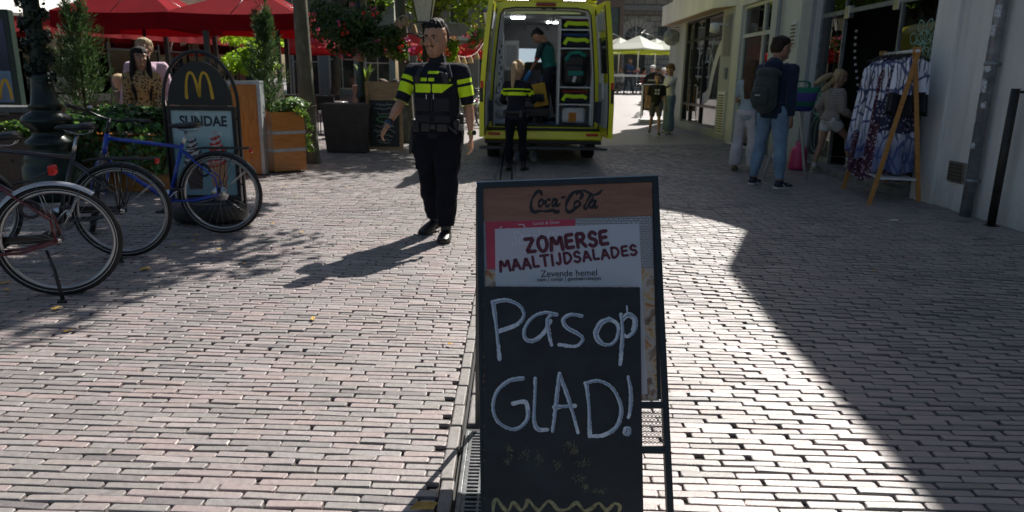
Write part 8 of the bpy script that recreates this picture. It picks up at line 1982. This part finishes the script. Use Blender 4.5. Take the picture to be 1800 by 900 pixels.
for s_ in (-1, 1):
    for (a, b) in ((-.28, -.02), (.28, .02)): mb.tube([(a, s_*.2, 0), (b, s_*.16, 1.45)], .018, 6)
mb.build('ladder_leg', mWd2, r); mb = MB()
for z in (.3, .65, 1.0): mb.b2((-.28+.26*z/1.45, -.2, z-.015), (-.22+.26*z/1.45, .2, z+.015))
mb.build('rung', mWd2, r)
r = thing('woven_bag', 'blue, purple and green striped woven bag hanging from the white ladder', 'bag', (3.90, 9.95, 1.03), R(-15)); r.scale = (1.0, 1.0, 1.0)
k = NT('woven_stripes'); o = k.obj(); z = k.n('ShaderNodeSeparateXYZ'); k.l(o, z.inputs[0]); ch_ = k.n('ShaderNodeTexChecker'); ch_.inputs['Scale'].default_value = 40; k.l(o, ch_.inputs[0])
st_ = k.ramp(k.math('ADD', k.math('MULTIPLY', z.outputs[2], 3.3), .0), [(.0, (.05, .06, .30)), (.20, (.05, .06, .30)), (.25, (.02, .22, .13)), (.42, (.02, .24, .14)), (.46, (.12, .09, .42)), (.80, (.12, .09, .42)), (.84, (.03, .28, .15))]); k.base(k.mix(.25, st_, ch_.outputs[0], 'MULTIPLY')); k.set(Roughness=.6)
mb = MB(); mb.loft([((0, 0, .0), .14, .06), ((0, 0, .03), .17, .09), ((0, 0, .20), .21, .11), ((0, 0, .32), .24, .12)], (1, 0, 0), 24); mb.build('bag_body', k.m, r); mb = MB()
for y in (-.08, .08): mb.tube(smooth_pts([Vector((-.1, y, .32)), Vector((-.08, y, .39)), Vector((.08, y, .39)), Vector((.1, y, .32))], 4), .010, 6)
mb.build('handle', M('bag_handle', (.04, .2, .12), .6), r)
# book and card stand inside the doorway
r = thing('book_stand', 'tall stand of colourful books and cards in the shop doorway', 'display stand', (FX+.25, 10.05, .2))
mb = MB(); mb.b2((0, -.32, 0), (.04, .32, 1.55)); 
for z in (.35, .62, .89, 1.16): mb.b2((-.1, -.32, z-.01), (-.002, .32, z+.008))
mb.build('stand_frame', M('stand_green', (.03, .09, .05), .6), r)
rr = random.Random(6); cols = [(.5, .1, .05), (.05, .2, .4), (.5, .4, .08), (.1, .3, .15), (.4, .08, .25), (.45, .42, .36), (.08, .1, .12), (.5, .25, .06)]
for z in (.36, .63, .90, 1.17):
    for q in range(4):
        y = -.27+q*.155; o_ = MB(); c = rr.choice(cols); o_.box((-.06, y+.03, z+.11), (.02, .13, rr.uniform(.17, .21)), rot=Matrix.Rotation(-.12, 3, 'Y')); k_ = 'book_cover_%d' % cols.index(c)
        b_ = thing('book', ['first','second','third','last'][q]+' '+['red', 'blue', 'yellow', 'green', 'plum', 'cream', 'black', 'orange'][cols.index(c)]+' book from the left on the doorway stand, '+['lowest', 'second', 'third', 'top'][int((z-.3)/.27)]+' row', 'book', (FX+.25, 10.05, .2), 0, 'books on the doorway stand')
        if k_ not in _mc:
            kk = NT(k_); oo = kk.obj(); kk.base(kk.mix(kk.ramp(kk.noise(22, 3, .6, oo), [(.5, 0.), (.56, .8)]), c, tuple(min(.7, x*1.8+.1) for x in reversed(c)))); kk.set(Roughness=.35); _mc[k_] = kk.m
        o_.build('cover', _mc[k_], b_)
def frame_item(x, y, z, w_, h_, c, label, nm='picture_frame'):
    r = thing(nm, label, nm.replace('_', ' '), (FX+x, y, z)); mb = MB(); mb.b2((-.015, -w_/2, 0), (.015, w_/2, h_)); mb.build('frame', wood('frame_wood_dk', (.12, .08, .04)), r)
    mb = MB(); mb.b2((-.018, -w_/2+.03, .03), (-.0155, w_/2-.03, h_-.03)); mb.build('picture', M('picture_%d' % int(c[0]*100), c, .4, var=.5, vs=20), r)
tb = thing('display_table', 'dark display table behind the right shop window pane', 'table', (FX+.6, 9.15, .19)); mb = MB(); mb.b2((-.3, -.9, 1.0), (.35, .9, 1.05)); mb.build('top', M('table_dark', (.05, .035, .025), .5), tb)
for sx in (-.27, .32):
    for sy in (-.86, .86): mb = MB(); mb.b2((sx-.025, sy-.025, 0), (sx+.025, sy+.025, 1.0)); mb.build('leg', M('table_dark'), tb)
for a in ((.45, 9.55, 1.25, .28, .36, (.30, .28, .2), 'pale picture standing on the display table, left'), (.6, 9.2, 1.25, .3, .45, (.12, .13, .12), 'grey picture standing in the middle of the display table'), (1.0, 10.3, 1.3, .35, .45, (.35, .3, .08), 'yellow picture deep in the shop doorway'), (.9, 9.75, 1.75, .3, .35, (.22, .2, .18), 'grey patterned picture high in the doorway')): frame_item(*a)
mb = MB(); mb.b2((-.1, -.2, 0), (.1, .2, .22), bev=.03); tag(mb.build('storage_box', M('box_coral', (.62, .08, .08), .5), None, (FX+.38, 8.85, 1.245)), 'coral red box on the display table behind the glass', 'box')
mb = MB(); mb.b2((-.1, -.28, 0), (.1, .28, .03), bev=.008); tag(mb.build('tray', M('tray_teal', (.02, .3, .22), .5), None, (FX+.45, 9.15, 1.52)), 'teal tray on the shelf behind the mandala sticker', 'tray')
r = thing('pompom_string', 'string of pale pompoms hanging in the doorway by the girl', 'garland', (FX+.2, 10.85, 1.3)); rr = random.Random(2)
for q in range(11): t = q/10; mb = MB(); mb.ell((0, -.28*t+.05*math.sin(t*5), .85-.95*t), .022, 8); mb.build('pompom', M('pompom_pale', (.5, .5, .48), .9), r)
# arched advertising board on the square
p = atg(1146, 214); p0 = (p.x, min(p.y, 24), terr(p.x, min(p.y, 24)))
r = thing('advertising_board', 'small black arched advertising board with white legs on the bright square', 'advertising board', p0)
mb = MB(); pts = [(-.36, 0, .35), (.36, 0, .35), (.36, 0, 1.2)]+[(.36*math.cos(a), 0, 1.2+.32*math.sin(a)) for a in np.linspace(.1, math.pi-.1, 14)]+[(-.36, 0, 1.2)]; mb.prism(pts, (0, .05, 0)); mb.build('panel', mSg, r)
mb = MB(); mb.b2((-.28, -.012, .42), (.28, -.001, 1.08)); mb.build('picture', M('ad_picture', (.30, .16, .06), .5, var=.8, vs=9), r)
mb = MB(); mb.b2((-.34, -.014, 1.12), (.34, -.002, 1.16)); mb.b2((-.38, -.012, .1), (-.33, .04, 1.1)); mb.b2((.33, -.012, .1), (.38, .04, 1.1)); mb.b2((-.4, -.2, 0), (.4, .2, .08)); mb.build('stand', M('cap_white'), r)
mb = MB(); ribbon(mb, smooth_pts([Vector((-.2+.04*i, -.003, 1.27+(.03 if i % 2 else -.02))) for i in range(11)], 3), .02, (0, -1, 0)); mb.build('script_lettering', M('cap_white'), r)
